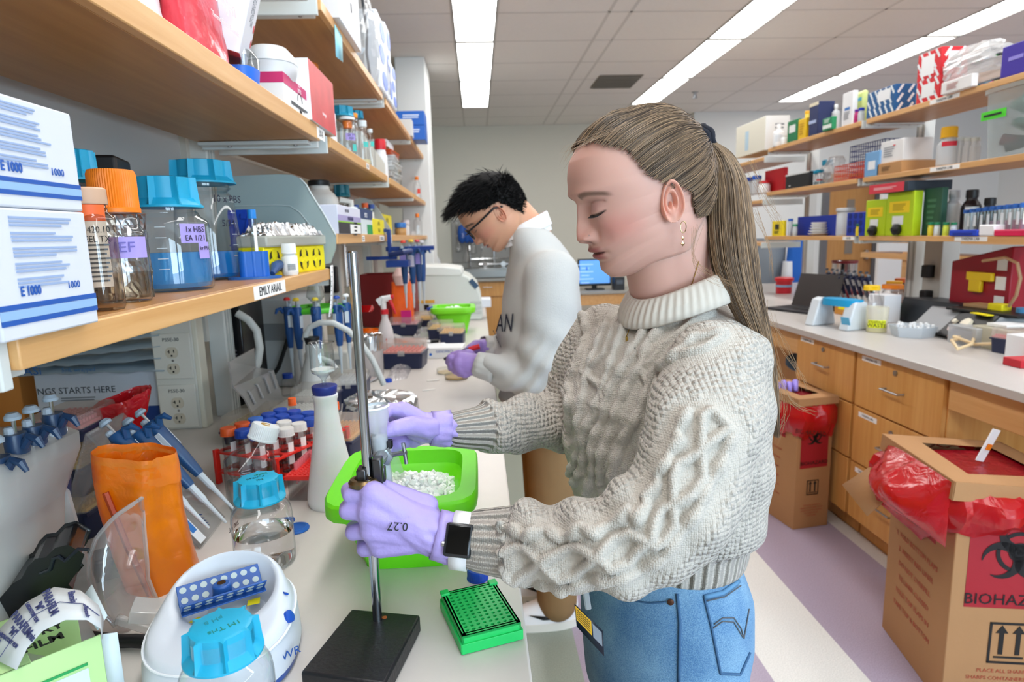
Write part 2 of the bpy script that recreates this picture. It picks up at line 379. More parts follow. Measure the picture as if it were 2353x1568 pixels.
# ---------------- far wall: sink counter, desk, peg board
e=thing('sink_counter','grey worktop with raised splashback holding the steel sink by the far wall','counter',(-.1,8.55,0))
FT=mat('a5a39c',.35)
g=G();g.box((.15,0,.865),(1.9,.66,.035));g.box((.15,.32,.97),(1.9,.03,.2));part(e,'top',g,FT,.003)
g=G();g.box((.25,-.02,.955),(.95,.4,.11));g.box((.25,-.235,.94),(1,.02,.1));part(e,'basin',g,mat('8f918f',.3,.7),.006)
g=G();g.tube([(.0,.2,.99),(.0,.2,1.25),(.0,.12,1.32),(.0,.0,1.3),(.0,-.03,1.24)],.013,8);g.tube([(.0,.22,1.12),(.7,.22,1.12)],.01,8);g.cyl((.33,.2,.98),(.33,.2,1.36),.014);g.cyl((.62,.2,.98),(.62,.2,1.3),.014);part(e,'tap',g,CHROME)
g=G();g.cyl((.12,.12,1.05),(.55,.12,1.05),.02);g.lathe([(.035,-.03),(.035,.03)],12,(.2,.12,1.05),Euler((PI/2,0,0)).to_matrix());g.lathe([(.035,-.03),(.035,.03)],12,(.45,.12,1.05),Euler((PI/2,0,0)).to_matrix());part(e,'valve_handles',g,CHROME)
for x in (.54,.66):
    g=G();g.box((x,.18,1.34),(.05,.05,.05));part(e,'valve_knob',g,mat('e0521c',.4),.006)
e=thing('sink_cabinet','wooden cabinet with drawer and door below the far sink','cabinet',(.0,8.55,0))
g=G();g.box((.1,.02,.47),(1.7,.56,.75));part(e,'body',g,CABINET)
for x in (-.4,.12,.64):
    g=G();g.box((x,-.275,.74),(.5,.02,.19));d=part(e,'drawer',g,CABINET,.003);pull(d,(x,-.285,.77),.12,'x')
    g=G();g.box((x,-.275,.36),(.5,.02,.54));part(e,'door',g,CABINET,.003)
e=thing('drying_board','grey drying board with glassware pegs above the sink','board',(-.05,8.88,1.1))
g=G();q0,q1=PY(1040,600,8.88),PY(1230,600,8.88)
w=q1[0]-q0[0];e.location=((q0[0]+q1[0])/2,8.88,1.075);zt=solveZ(505,q0[0],8.88)-1.075
g.box((0,0,zt/2),(w,.025,zt));part(e,'board',g,mat('9b9892',.4),.004)
for j in range(4):
    for i in range(7):
        g=G();g.cyl((-w/2+.08+i*(w-.16)/6,-.012,.16+j*.17),(-w/2+.08+i*(w-.16)/6,-.13,.2+j*.17),.009,6);part(e,'peg',g,WHITE)
for i,(x,y) in enumerate(((1053,560),(1072,585),(1086,565),(1108,590),(1062,530))):
    q=PY(x,y,8.72);g=G();g.lathe([(.012,.1),(.014,.05),(.05,-.03),(.055,-.1),(.0,-.12)],12,cap1=False)
    o=part(None,'hanging_flask',g,GLASS,loc=tuple(q));tag(o,'clear glass flask drying on the peg board above the sink, %s hung'%('lowest','second','middle','last','topmost')[i],'flask','glassware on the drying board')
q=PY(1078,533,8.7);e=thing('glove_bunch','bunch of blue rubber gloves hanging over the far drying board','gloves',tuple(q))
for i in range(4):
    g=G();g.lathe([(.01,-.15),(.05,-.12),(.06,0),(.045,.08),(.0,.1)],10,(-.1+i*.065,0,0),sx=1,sy=.5);part(e,'glove',g,mat('1d4fa0',.5))
# desk with monitor
e=thing('desk','wooden fronted desk with grey top carrying the computer screen','desk',(1.45,7.9,0))
q=PY(1330,672,7.55);q2=PY(1330,682,7.55);zt=q[2]
e.location=(1.5,7.9,0)
g=G();g.box((0,0,zt-.016),(1.8,.7,.032));part(e,'top',g,FT,.003)
g=G();g.box((0,-.32,zt-.1),(1.78,.02,.13));part(e,'apron',g,MAPLE)
for x in (-.86,.86):
    g=G();g.box((x,0,(zt-.03)/2),(.04,.64,zt-.03));part(e,'side_panel',g,MAPLE)
pm=PY(1366,626,7.85)
e=thing('monitor','black computer monitor showing a blue chart window','monitor',(pm[0],7.85,zt))
h=pm[2]-zt;mw=.42;mh=.34
g=G();g.box((0,0,h),(mw,.035,mh));part(e,'housing',g,BLACK,.005)
g=G();g.box((0,-.019,h+.008),(mw-.04,.002,mh-.05));sc=part(e,'screen',g,mat('5d9be6',.3,emit=.75))
for i in range(6):
    g=G();g.box((-.12+.0*i,-.0208,h+.1-i*.045),(.1 if i%2 else .2,.001,.006));part(sc,'screen_line',g,mat('bcd6f5',.3,emit=.9))
g=G();g.box((-.1,-.021,h+.05),(.02,.001,.04));part(sc,'screen_icon',g,mat('1c5fc4',.3,emit=.8))
g=G();g.box((0,.02,h/2-.08),(.06,.04,h-.1));g.box((0,0,.008),(.22,.18,.016));part(e,'stand',g,BLACK,.003)
q=PY(1300,640,7.8);e=thing('green_lidded_canister','dark canister with a green lid beside the computer screen','canister',(q[0]+.02,7.8,zt))
g=G();g.lathe([(.06,0),(.065,.02),(.065,.3),(.05,.33)],16);part(e,'body',g,BLACK)
g=G();g.lathe([(.055,.33),(.055,.39),(.04,.42)],16);part(e,'lid',g,mat('1f8c46',.5))
for i,(x,c) in enumerate(((1268,'222428'),(1420,'303338'))):
    q=PY(x,660,7.75);e=crate('instrument',('dark bench instrument behind the man near the screen','dark keyboard tray unit beside the computer screen')[i],'instrument',(q[0],7.75,zt),(.12,.2,.16),0,mat(c,.5),None,.006)
    g=G();g.box((0,-.101,.1),(.08,.002,.05));part(e,'panel',g,mat('55606c',.4))
g=G();q=PY(1440,560,8.15);g.box((2.2,8.88,1.9),(.5,.02,.9));o=part(None,'notice_board',g,MAPLE,.004);tag(o,'wooden framed board on the far wall behind the woman','board')
e=thing('detergent_jug','white detergent jug with navy label by the far sink','jug',(solveX(1003,8.3,.885),8.3,.885))
g=G();g.lathe([(.07,0),(.08,.02),(.08,.24),(.03,.32),(.03,.36)],14,sx=.8);part(e,'body',g,WHITE)
g=G();g.box((.01,-.08,.13),(.09,.012,.14));part(e,'label',g,NAVY)
# doorway in the rear wall beyond the far benches
e=thing('door_1','x','door');del e['category'];del e['label'];e['kind']='structure'
xa,xb=solveX(1893,8.18,1),solveX(1998,8.18,1);e.location=((xa+xb)/2,8.17,0)
g=G();g.box((0,0,1.05),(xb-xa,.05,2.1));part(e,'door_leaf',g,wood('c9965c','b98349',axis=2),.003)
g=G();g.box(((xb-xa)*-.02,-.03,1.42),(.1,.012,.7));part(e,'vision_panel',g,mat('8a7f74',.2))
g=G();g.box(((xb-xa)/2+.03,0,1.06),(.07,.09,2.12));g.box((-(xb-xa)/2-.03,0,1.06),(.07,.09,2.12));part(e,'door_frame',g,mat('6b6a6c',.5))
g=G();g.box(((xb-xa)/2-.09,-.05,1.05),(.04,.06,.12));part(e,'door_handle',g,STEEL,.01)
# ================================================================ PRODUCT BUILDERS
def ring(r,z,p=2.0,n=32,o=(0,0),sy=1):
    out=[]
    for i in range(n):
        a=2*PI*(i+.5)/n;c,s=math.cos(a),math.sin(a)
        k=(abs(c)**p+abs(s)**p)**(-1/p);out.append((o[0]+r*k*c,o[1]+r*k*s*sy,z))
    return out
def cap_fin(R,h,z0,k=8):
    g=G();n=96;rs=[]
    def rg(z,lo,hi):
        return [((lo+(hi-lo)*max(0,math.cos(k*2*PI*i/n))**10)*math.cos(2*PI*i/n),(lo+(hi-lo)*max(0,math.cos(k*2*PI*i/n))**10)*math.sin(2*PI*i/n),z) for i in range(n)]
    for z,lo,hi in ((0,R*.9,R*.9),(0,R*1.1,R*1.1),(.07,R*1.1,R*1.1),(.3,R*.86,R*1.07),(.97,R*.84,R*1.02),(.98,R*.80,R*.9),(1,R*.76,R*.76)):rs.append(rg(z0+z*h,lo,hi))
    g.loft(rs);return g
def cap_rib(R,h,z0,n=60):
    g=G();m=n*2
    def rg(z,k):return [((R*(k if i%2 else k-.035))*math.cos(2*PI*i/m),(R*(k if i%2 else k-.035))*math.sin(2*PI*i/m),z) for i in range(m)]
    def cg(z,k):return [(R*k*math.cos(2*PI*i/m),R*k*math.sin(2*PI*i/m),z) for i in range(m)]
    g.loft([cg(z0,1.04),cg(z0+h*.1,1.05),rg(z0+h*.12,1.0),rg(z0+h*.9,1.0),cg(z0+h,.93)]);return g
def facing(p):return math.atan2(-p[1],-p[0])
def tape(parent,r,z0,z1,a0,a1,m,name='tape_label',r1=None):
    g=G();r1=r if r1 is None else r1
    g.grid(lambda u,v:((r+(r1-r)*v)*math.cos(a0+(a1-a0)*u),(r+(r1-r)*v)*math.sin(a0+(a1-a0)*u),z0+(z1-z0)*v),8,1);return part(parent,name,g,m)
def ctext(parent,s,size,r,z,a,m=None,tilt=0,sx=1):
    return text(parent,s,size,(r*math.cos(a),r*math.sin(a),z),(PI/2+tilt,0,a+PI/2),m,sx=sx)
def bottle(name,label,cat,p,r,h,cap=CAPBLUE,kind='fin',sq=2.0,neck=.45,fill=0,liq=None,body=GLASS,group=None,caph=None,sh=.72,taper=1.0,rz=0):
    """bottle with body, cap and (if any) liquid; h is the height with cap"""
    e=thing(name,label,cat,p,rz,group);ch=caph or min(.2*h,r*.9);rn=r*neck;zb=h-ch
    zs=zb*sh
    rt=r*taper
    prof=[(r*.9,.0),(r*.98,.004),(r,.012),(rt,zs),(rt*.96,zs+(zb-zs)*.22),(rt*.8,zs+(zb-zs)*.48),(rn*1.08,zs+(zb-zs)*.72),(rn,zs+(zb-zs)*.8),(rn,zb+ch*.5)]
    g=G();pw=[sq]*5+[2+(sq-2)*.4]+[2]*3
    g.loft([ring(a,z,q,32) for (a,z),q in zip(prof,pw)],caps=False);g.add(ring(r*.9,.001,sq,32),[tuple(range(31,-1,-1))])
    part(e,'body',g,body,smooth=1.0)
    if fill:
        zf=fill*zs;k=r+(rt-r)*fill;g=G();g.loft([ring(r*.9,.006,sq,32),ring(r*.96,.014,sq,32),ring(k*.965,zf,sq,32)]);part(e,'liquid',g,liq or glass('e9f1f3','9fb0b4',.02,.5),smooth=.5)
    if kind=='fin':g=cap_fin(rn*1.18,ch,zb)
    elif kind=='rib':g=cap_rib(rn*1.15,ch,zb)
    else:g=G();g.lathe([(rn*1.12,zb),(rn*1.14,zb+ch*.1),(rn*1.12,h-ch*.1),(rn*1.02,h)],24)
    part(e,'cap',g,cap,smooth=.5)
    e['r']=float(r);return e
def falcon(p,r=.0145,h=.115,cap=TUBEBLUE,label='',group=None,liq=None,lab=True,name='centrifuge_tube'):
    e=thing(name,label,'tube',p,RNG.uniform(0,1),group)
    g=G();g.lathe([(r*.15,0),(r*.55,h*.1),(r*.92,h*.16),(r*.95,h*.8),(r*.95,h*.86)],16,cap1=False);part(e,'body',g,CLEARP,smooth=1)
    if liq:g=G();g.lathe([(r*.12,.004),(r*.5,h*.1),(r*.86,h*.165),(r*.86,h*.5)],12);part(e,'liquid',g,liq)
    part(e,'cap',cap_rib(r*1.12,h*.14,h*.86,20),cap,smooth=.5)
    if lab:a=facing(p)-e.rotation_euler.z;tape(e,r*.965,h*.35,h*.75,a+.1,a+1.1,LABELW,'writing_patch')
    return e
CLEARP=glass('eef2f2','8f9a9c',.12,.5,.09)
def tipbox(p,d,rz,label,tip='e8c766',group='pipette tip boxes',lidh=.35,base=NAVY,name='tip_box',open_=False):
    e=thing(name,label,'tip box',p,rz,group);w,l,h=d;hb=h*(1-lidh)
    g=G();rs=[]
    for z,k in ((0,.93),(.004,.94),(hb,1.0)):rs.append([(w/2*k*x,l/2*k*y,z) for x,y in ((-1,-.86),(-.88,-1),(.88,-1),(1,-.86),(1,.86),(.88,1),(-.88,1),(-1,.86))])
    g.loft(rs);g.box((0,0,hb-.004),(w*1.02,l*1.02,.006));part(e,'base',g,base,.001)
    g=G();g.box((0,0,hb+.002),(w*.92,l*.92,.008));part(e,'tip_rack',g,mat(tip,.5))
    g=G();nx,ny=8,12
    for i in range(nx):
        for j in range(ny):g.lathe([(.0032,hb+.004),(.0034,hb+.013),(.0,hb+.013)],5,((i-3.5)*w*.105,(j-5.5)*l*.074,0),cap1=False)
    o=part(e,'tips',g,mat(tip,.5));o['kind']='stuff'
    g=G();rs=[]
    for z,k in ((hb,1.0),(h-.004,.96),(h,.93)):rs.append([(w/2*k*x,l/2*k*y,z) for x,y in ((-1,-.9),(-.92,-1),(.92,-1),(1,-.9),(1,.9),(.92,1),(-.92,1),(-1,.9))])
    g.loft(rs,caps=False);g.add(rs[2],[tuple(range(8))]);part(e,'lid',g,film('e9e6e0',.3,.25,.3))
    g=G();g.box((0,-l/2*1.01,hb),(w*.16,.004,.02));g.box((0,l/2*1.01,hb),(w*.16,.004,.02));part(e,'latch',g,film('e9e9e6',.5,.3))
    return e
def pipette(p,tilt,label,body='1f4a7a',group='pipettes',L=.235,plunger='c9d2da',name='pipette',tipless=False):
    """micropipette, tip end at p; tilt = Euler"""
    e=thing(name,label,'pipette',p,0,group,tilt);k=L/.235
    B=mat(body,.35);g=G();o= lambda q:[(a*k,b*k) for a,b in q]
    g.loft([ring(r*k,z*k,2.4,16,sy=1.25) for r,z in ((.007,.085),(.0085,.1),(.0105,.125),(.0115,.17),(.012,.2),(.0105,.207))]);part(e,'body',g,B)
    g=G();g.lathe(o([(.0022,0),(.003,.02),(.0042,.05),(.0058,.055),(.0062,.086)]),10);part(e,'shaft',g,mat('b9c3ca',.35))
    g=G();g.tube([(.011*k,-.004*k,.19*k),(.02*k,-.004*k,.203*k),(.029*k,-.004*k,.2*k),(.035*k,-.004*k,.188*k)],[.006*k,.006*k,.0055*k,.003*k],8);part(e,'finger_hook',g,B)
    g=G();g.lathe(o([(.0025,.205),(.0025,.226)]),8);part(e,'plunger_rod',g,STEEL)
    g=G();g.lathe(o([(.004,.2245),(.0095,.2255),(.0098,.2295),(.006,.2345)]),14);part(e,'plunger_button',g,mat(plunger,.4))
    g=G();g.box((.001*k,.0145*k,.165*k),(.012*k,.002,.035*k));g.box((.001*k,-.0145*k,.165*k),(.012*k,.002,.035*k));part(e,'label',g,mat('d5dbe2',.5))
    g=G();g.lathe(o([(.0068,.2),(.0075,.204),(.007,.214),(.005,.216)]),10,(-.006*k,0,0));part(e,'tip_ejector',g,mat('aab6c2',.4))
    return e
# ================================================================ NEAR SHELF RUN
XF,XB=-.42,-.74
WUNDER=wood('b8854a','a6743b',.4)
BRK=mat('d5dad8',.4)
def shelf(label,zb,th,y0,y1,xf=XF,xb=XB,side=1,plates=(1,1)):
    e=thing('shelf',label,'shelf',(xb,(y0+y1)/2,zb),0,'wooden shelves');L_=y1-y0;D=xf-xb
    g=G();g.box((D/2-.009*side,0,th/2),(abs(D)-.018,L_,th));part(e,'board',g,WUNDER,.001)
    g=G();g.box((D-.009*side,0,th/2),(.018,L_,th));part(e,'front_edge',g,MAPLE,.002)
    for k,s in enumerate((-1,1)):
        if not plates[k]:continue
        g=G();g.box((D/2-.004*side,s*(L_/2+.008),th/2-.008),(abs(D)-.008,.014,th+.018));g.box((D/2-.01*side,s*(L_/2-.015),-.006),(abs(D)-.03,.05,.01))
        b=part(e,'bracket',g,BRK,.002)
        for t in (.25,.8):g=G();g.lathe([(.005,-.014),(.006,-.011)],8,(D*t,s*(L_/2-.015),0));part(b,'screw',g,STEEL)
    return e
B1,B2,B3,B4=(.59,1.83),(1.96,3.17),(3.27,4.45),(4.52,5.5)
ZL1,ZL2,ZU,ZT=1.32,1.418,1.70,2.08
s1=shelf('low wooden shelf with a name strip, carrying blue-capped bottles',ZL1,.031,*B1)
s2=shelf('long wooden shelf overhead, directly above the blue-capped bottles',ZU,.04,-.3,B1[1])
s2b=shelf('second low shelf from the camera, carrying the lavender glove box',ZL2,.031,*B2)
s3=shelf('middle shelf of the second bay, carrying flasks with lilac tape',ZU,.031,*B2)
s4=shelf('top shelf of the second bay, carrying bags and a hanging blue note',ZT,.031,*B2)
shelf('topmost shelf end above the tilted white box',ZT,.031,-.3,B1[1])
s5=shelf('low shelf of the third bay with the clamped pipette holder',ZL2,.031,*B3)
shelf('middle shelf of the third bay, piled with clear trays',ZU,.031,*B3)
shelf('top shelf of the third bay',ZT,.031,*B3)
shelf('low shelf of the fourth bay by the pillar',ZL2,.031,*B4)
shelf('middle shelf of the fourth bay, with an orange-capped bottle',ZU,.031,*B4)
shelf('top shelf of the fourth bay, below the blue boxes',ZT,.031,*B4)
for i,y in enumerate((.52,1.9,3.22,4.49)):
    e=thing('shelf_post','white slotted metal shelf post rising from the near worktop, %s one along it'%ORD[i],'post',(XB-.03,y,.92),0,'shelf posts of the near bench')
    g=G();g.box((0,0,.83),(.05,.06,1.66));part(e,'upright',g,mat('d9dcd8',.45),.003)
    for s in (-.018,0,.018):g=G();g.box((.026,s,.83),(.004,.006,1.66));part(e,'slot_rib',g,mat('b9bdb9',.5))
# low back panel between the posts
g=G();g.box((XB-.06,3.6,1.6),(.02,3.5,.9));o=part(None,'back_panel',g,mat('c9c6bd',.6));tag(o,'pale back panel behind the far bays of the near shelves','panel')
g=G();g.box((XB-.06,1.2,1.56),(.02,1.22,.42));o=part(None,'back_panel',g,mat('b9bcbb',.6));tag(o,'grey back panel behind the blue-capped bottles','panel')
# name strip and edge labels
zc=ZL1+.0155
a,b=solveY(583,XF,zc),solveY(655,XF,zc)
decal(s1,'name_strip',LABELW,'+x',(XF-XB+.0005,(a+b)/2-sum(B1)/2,.0155),b-a,.026)
text(s1,'EMILY ARIAIL',.0245,(XF-XB+.0012,(a+b)/2-sum(B1)/2,.0155),RX,sx=.98)
y=solveY(737,XF,ZU+.02);decal(s2,'edge_label',LABELW,'+x',(XF-XB+.0005,y-(B1[1]-.3)/2,.02),.085,.03);text(s2,'LIV-8',.026,(XF-XB+.0012,y-(B1[1]-.3)/2,.02),RX,sx=.8)
y=solveY(845,XF,ZU+.015);decal(s3,'edge_label',LABELW,'+x',(XF-XB+.0005,y-sum(B2)/2,.015),.06,.02);lines(s3,INK,'+x',(XF-XB+.001,y-sum(B2)/2,.015),.04,.012,2)
for x,w in ((835,.05),(878,.13)):
    y=solveY(x,XF,ZL2+.015);decal(s2b,'edge_label',LABELW,'+x',(XF-XB+.0005,y-sum(B2)/2,.015),w,.022);lines(s2b,INK,'+x',(XF-XB+.001,y-sum(B2)/2,.015),w*.8,.014,2,3)
# ---- near low shelf: its things
zs=ZL1+.031
PRT=mat('93a8cc',.6);STR=mat('1f55a8',.5);STRL=mat('8fb4dc',.5)
for k,(xr,yb,z,lab) in enumerate(((228,715,zs,'white carton with blue stripes on the shelf edge, under its twin'),(186,480,None,'white carton with blue stripes stacked on top of its twin'))):
    Xf=-.405
    if k==0:
        ya=solveY(10,Xf,z);yb_=solveY(xr,Xf,z);hh=solveZ(488,Xf,yb_)-z;zz=z;y0k,y1k=ya,yb_
    else:
        zz=z1;yb_=solveY(xr,Xf,zz+.02);hh=solveZ(262,Xf,yb_)-zz;y0k,y1k=yb_-(y1k-y0k)-.0,yb_
    z1=zz+hh+.0006;dd=(.2,y1k-y0k,hh)
    e=crate('striped_carton',lab,'carton',(Xf-.1,(y0k+y1k)/2,zz),dd,0,mat('d2d6df',.6),'stacked blue striped cartons',.002)
    l=dd[1]
    for c,w,mm in ((.25,.026,STR),(.135,.026,STR),(.19,.045,STRL)):decal(e,'stripe',mm,'+x',(.1003,0,hh*c),l*.998,hh*w*1.6)
    for j in range(5):lines(e,PRT,'+x',(.1005,-.012*(1 if k else -.3),hh*(.9-.118*j)),l*.66,hh*.085,3,j+k*9,.62)
    text(e,'E 1000',.012,(.1007,-l*.2,hh*.36),RX,STR,sx=.8,bold=.0004);text(e,'1000',.010,(.1007,l*.25,hh*.37),RX,STR)
# clear bottle with orange banded label
p,r,h=lcyl(zs,-.475,233,88,432)
e=bottle('labelled_bottle','clear bottle with white label and orange band behind the striped cartons','bottle',p,r,h,mat('caa58a',.5),'plain',4,.8,body=glass('e8ddd2','96897e'),sh=.86,caph=.02)
a=facing(p);tape(e,r*1.02,h*.2,h*.86,a-.9,a+.75,LABELW,'label');tape(e,r*1.03,h*.73,h*.86,a-.9,a+.75,mat('e8642a',.5),'orange_band')
for j,(s,z_) in enumerate((('P 1420.10',.66),('MEEL TX',.585),('',.5))):ctext(e,s,.011,r*1.05,h*z_,a+.1,sx=.8)
g=G()
for j in range(9):g.box((r*1.035*math.cos(a+.1),r*1.035*math.sin(a+.1),h*(.54-.036*j)),(.0008,.03-.004*(j%3),.0022),(0,0,a))
part(e,'printed_lines',g,mat('555a60',.6))['kind']='stuff'
# foil-wrapped orange-cap bottle
p,r,h=lcyl(zs,-.505,292,108,392)
e=bottle('orange_capped_bottle','glass bottle with ribbed orange cap, foil behind and lilac tape','bottle',p,r,h,ORANGE,'rib',2,.78,.45,glass('efe6da','a89a88'),sh=.74,caph=.058)
a=facing(p);tape(e,r*1.01,h*.34,h*.5,a-.8,a+1.2,LILAC);ctext(e,'IEF',.02,r*1.03,h*.42,a+.15,mat('6a62b0',.6),sx=1.1)
g=G();rr=random.Random(3)
g.grid(lambda u,v:((r*1.03+.004*rr.random())*math.cos(a-PI-1.4+2.6*u),(r*1.03+.004*rr.random())*math.sin(a-PI-1.4+2.6*u),h*(.02+.66*v)),22,16);part(e,'foil_wrap',g,FOIL,smooth=0)
# one-litre bottle
def vol_marks(e,r,h,a,n=5):
    g=G()
    for j in range(n):g.box((r*1.004*math.cos(a),r*1.004*math.sin(a),h*(.2+.09*j)),(.0006,.016,.0012),(0,0,a))
    part(e,'graduations',g,mat('c9d4d8',.5))['kind']='stuff'
p,r,h=lcyl(zs,-.535,404,168,408)
BLUEL=glass('3d8fd0','1c5f9c',.02,.5,.05)
e=bottle('media_bottle','round shouldered glass bottle with cyan cap and two lilac tape labels','bottle',p,r,h,CAPBLUE,'fin',2,.7,0,body=GLASS,sh=.80,caph=.052)
g=G();g.lathe([(r*.88,.006),(r*.95,.014),(r*.955,h*.34)],32);part(e,'liquid',g,film('4cb8ff',.5,.05,.3),smooth=.5)  # liquid painted with the blue of things seen through the bottle
a=facing(p);tape(e,r*1.01,h*.42,h*.585,a+.25,a+1.0,LILAC);tape(e,r*1.012,h*.28,h*.425,a+.7,a+1.1,LILAC)
ctext(e,'1x HBS',.0135,r*1.03,h*.535,a+.62,mat('2c2440',.6),.0,.9);ctext(e,'EA 1/21',.0135,r*1.03,h*.46,a+.62,mat('2c2440',.6),0,.9);ctext(e,'for FPLC',.009,r*1.03,h*.37,a+.9,mat('2c2440',.6),0,.8)
vol_marks(e,r,h,a-.2)
# tall bottle behind it
p,r,h=lcyl(zs,-.60,488,150,370)
e=bottle('tall_media_bottle','taller cyan-capped glass bottle with writing and liquid painted blue, behind its neighbour','bottle',p,r,h,CAPBLUE,'fin',2,.72,0,body=GLASS,sh=.84,caph=.05,taper=.82)
g=G();g.lathe([(r*.9,.006),(r*.96,.014),(r*.92,h*.24)],32);part(e,'liquid',g,film('2f9cf0',.7,.05,.3),smooth=.5)  # blue showing through from behind is put into the liquid's colour
a=facing(p);ctext(e,'10 x PBS',.022,r*.9,h*.67,a+.75,mat('23233a',.6));ctext(e,'5/24',.02,r*.92,h*.47,a+.7,mat('23233a',.6));vol_marks(e,r*.93,h,a+.9,6)
# cap of a bottle seen behind the cartons
p,r,h=lcyl(zs,-.60,214,100,345)
bottle('hidden_bottle','cyan-capped glass bottle mostly hidden behind the striped cartons','bottle',p,r,h,CAPBLUE,'fin',2,.7,0,sh=.8,caph=.045)
# black device at the back
e=crate('power_supply','black box-shaped device with a sticker against the back of the low shelf','device',(-.69,solveY(296,-.66,zs),zs),(.09,.10,solveZ(362,-.66,solveY(296,-.66,zs))-zs),.25,BLACK,None,.006);hd=e['d'][2]
decal(e,'sticker',mat('e9e9e3',.5),'+x',(.0455,.018,hd*.80),.032,.045);decal(e,'warning_strip',YELLOW,'+x',(.046,.018,hd*.80+.017),.032,.012);lines(e,INK,'+x',(.046,.018,hd*.80-.008),.026,.025,5)
# grey bench shield
def shield(label,x0,x1,xs,yt,yb_r,X,z):
    """splash shield standing across the shelf: flat panel with rounded top corner and sloping front"""
    Y=solveY(x0,X,z)
    return Y
e=thing('splash_shield','large grey translucent splash shield with a rounded corner','shield',(-.66,solveY(560,-.66,zs+.1),zs))
Ys=solveY(775,-.44,zs)
def outline(pix,Y):return [(PY(x,y,Y)[0],PY(x,y,Y)[2]) for x,y in pix]
Ys=1.822
pl=outline(((500,640),(500,409),(560,404),(640,401),(672,402),(690,410),(704,424),(716,446),(745,492),(772,540),(772,572),(760,605)),Ys)
e.location=(0,Ys,0)
g=G();g.prism(pl,-.004,.004,M=Matrix(((1,0,0,0),(0,0,1,0),(0,1,0,0),(0,0,0,1))));part(e,'panel',g,mat('9fb0b0',.35,alpha=.93))
g=G();g.tube([(a,-.006,b) for a,b in outline(((540,474),(640,472),(668,474),(690,488),(716,521)),Ys)],.0012,6);part(e,'embossed_line',g,mat('b9c4c4',.3))
g=G();g.tube([(a,-.004,b) for a,b in outline(((690,410),(704,424),(716,446),(745,492),(772,540)),Ys)],.0025,6);part(e,'edge',g,mat('cdd6d6',.3))
# blue rack lid standing
e=thing('blue_rack_cover','dark blue ribbed plastic lid standing behind the tall bottle','lid',(-.6,solveY(562,-.6,zs),zs));Yb=float(e.location[1])
x0,x1=PY(530,560,Yb)[0],PY(588,560,Yb)[0];zt=solveZ(482,-.6,Yb)-zs;w=x1-x0;e.location[0]=(x0+x1)/2
BLU=mat('1d47b4',.4)
g=G();g.box((0,0,zt/2),(w,.006,zt));part(e,'plate',g,BLU,.004)
g=G();g.box((0,-.005,zt*.45),(w,.006,.004));g.tube([(-w*.3,-.005,zt*.9),(w*.3,-.005,0)],.002,5);g.tube([(w*.3,-.005,zt*.9),(-w*.3,-.005,0)],.002,5);g.box((-w*.35,-.006,zt*.9),(.012,.01,.014));g.box((w*.15,-.006,zt*.9),(.012,.01,.014));part(e,'rib',g,BLU)
# blue tube holder with a tube
p,r,h=lcyl(zs,-.49,587,62,578)
e=thing('blue_tube_holder','blue block holding one tube on a flat blue foot','tube holder',p,.3)
g=G()
for a in (-1,0,1):g.lathe([(r*.42,0),(r*.42,h)],16,(a*r*.62,0,0),cap1=False)
g.box((0,0,h*.5),(r*1.2,r*.8,h*.98));part(e,'block',g,mat('1a63c0',.4))
g=G();g.prism([(1.5*r*math.cos(t)*1.25,1.1*r*math.sin(t)) for t in [2*PI*i/24 for i in range(24)]],0,.005);part(e,'foot',g,mat('2a63ae',.4))
q=(float(p[0])-.0,float(p[1])+.002,zs+.012);rt=16/2*mpp(q)*1.05
ft=falcon((q[0]+.004,q[1],q[2]),rt*1.0,solveZ(482,q[0],q[1])-q[2],mat('1c7fd0',.4),'clear tube with blue cap standing in the blue holder',None)
# yellow tube rack with petals, split in two by a white bottle
YEL=mat('f0e20e',.45);YED=mat('2a2a12',.6)
def petals(parent,face,c,s):
    """leaf shaped openings around a disc on a rack wall"""
    R=face_frame(face);g=G();d=G()
    for sx in (-1,1):
        for sz in (-1,1):
            o=Vector(c)+R@Vector((sx*s*.55,sz*s*.55,0));pts=[]
            for t in range(9):u=t/8;pts.append((u,math.sin(PI*u)*.24))
            for t in range(7,0,-1):u=t/8;pts.append((u,-math.sin(PI*u)*.24))
            a=math.atan2(sz,-sx)
            vs=[o+R@Vector(((u-.5)*s*math.cos(a)-v*s*math.sin(a),(u-.5)*s*math.sin(a)+v*s*math.cos(a),.0005)) for u,v in pts]
            g.add(vs,[tuple(range(len(vs)))])
    part(parent,'opening',g,YED,smooth=0)
qa,qb=np.array((XF-.062,solveY(612,XF-.062,zs))),np.array((XF-.006,1.80));l=float(np.linalg.norm(qb-qa));rzr=math.atan2(-(qb-qa)[0],(qb-qa)[1]);hy=solveZ(563,XF-.006,1.80)-zs;nr=np.array((math.cos(rzr),math.sin(rzr)))
qm=(qa+qb)/2-nr*.03;e=thing('yellow_tube_rack','bright yellow plastic tube rack with leaf shaped openings at the shelf end','tube rack',(qm[0],qm[1],zs),rzr)
g=G();g.box((.028,0,hy/2),(.004,l,hy));g.box((-.028,0,hy/2),(.004,l,hy));g.box((0,-l/2,hy/2),(.06,.004,hy));g.box((0,l/2,hy/2),(.06,.004,hy));g.box((0,0,hy-.002),(.06,l,.004));part(e,'frame',g,YEL,.001)
for k in range(4):petals(e,'+x',(.0305,-l/2+l*(.14+.235*k),hy*.5),hy*.42)
g=G()
for k in range(4):
    for zz in (.27,.75):g.lathe([(hy*.2,0),(hy*.2,.0012)],18,(.03,-l/2+l*(.14+.235*k),hy*zz),Matrix(((0,0,1),(1,0,0),(0,1,0))))
part(e,'embossed_disc',g,mat('e6d80c',.5))
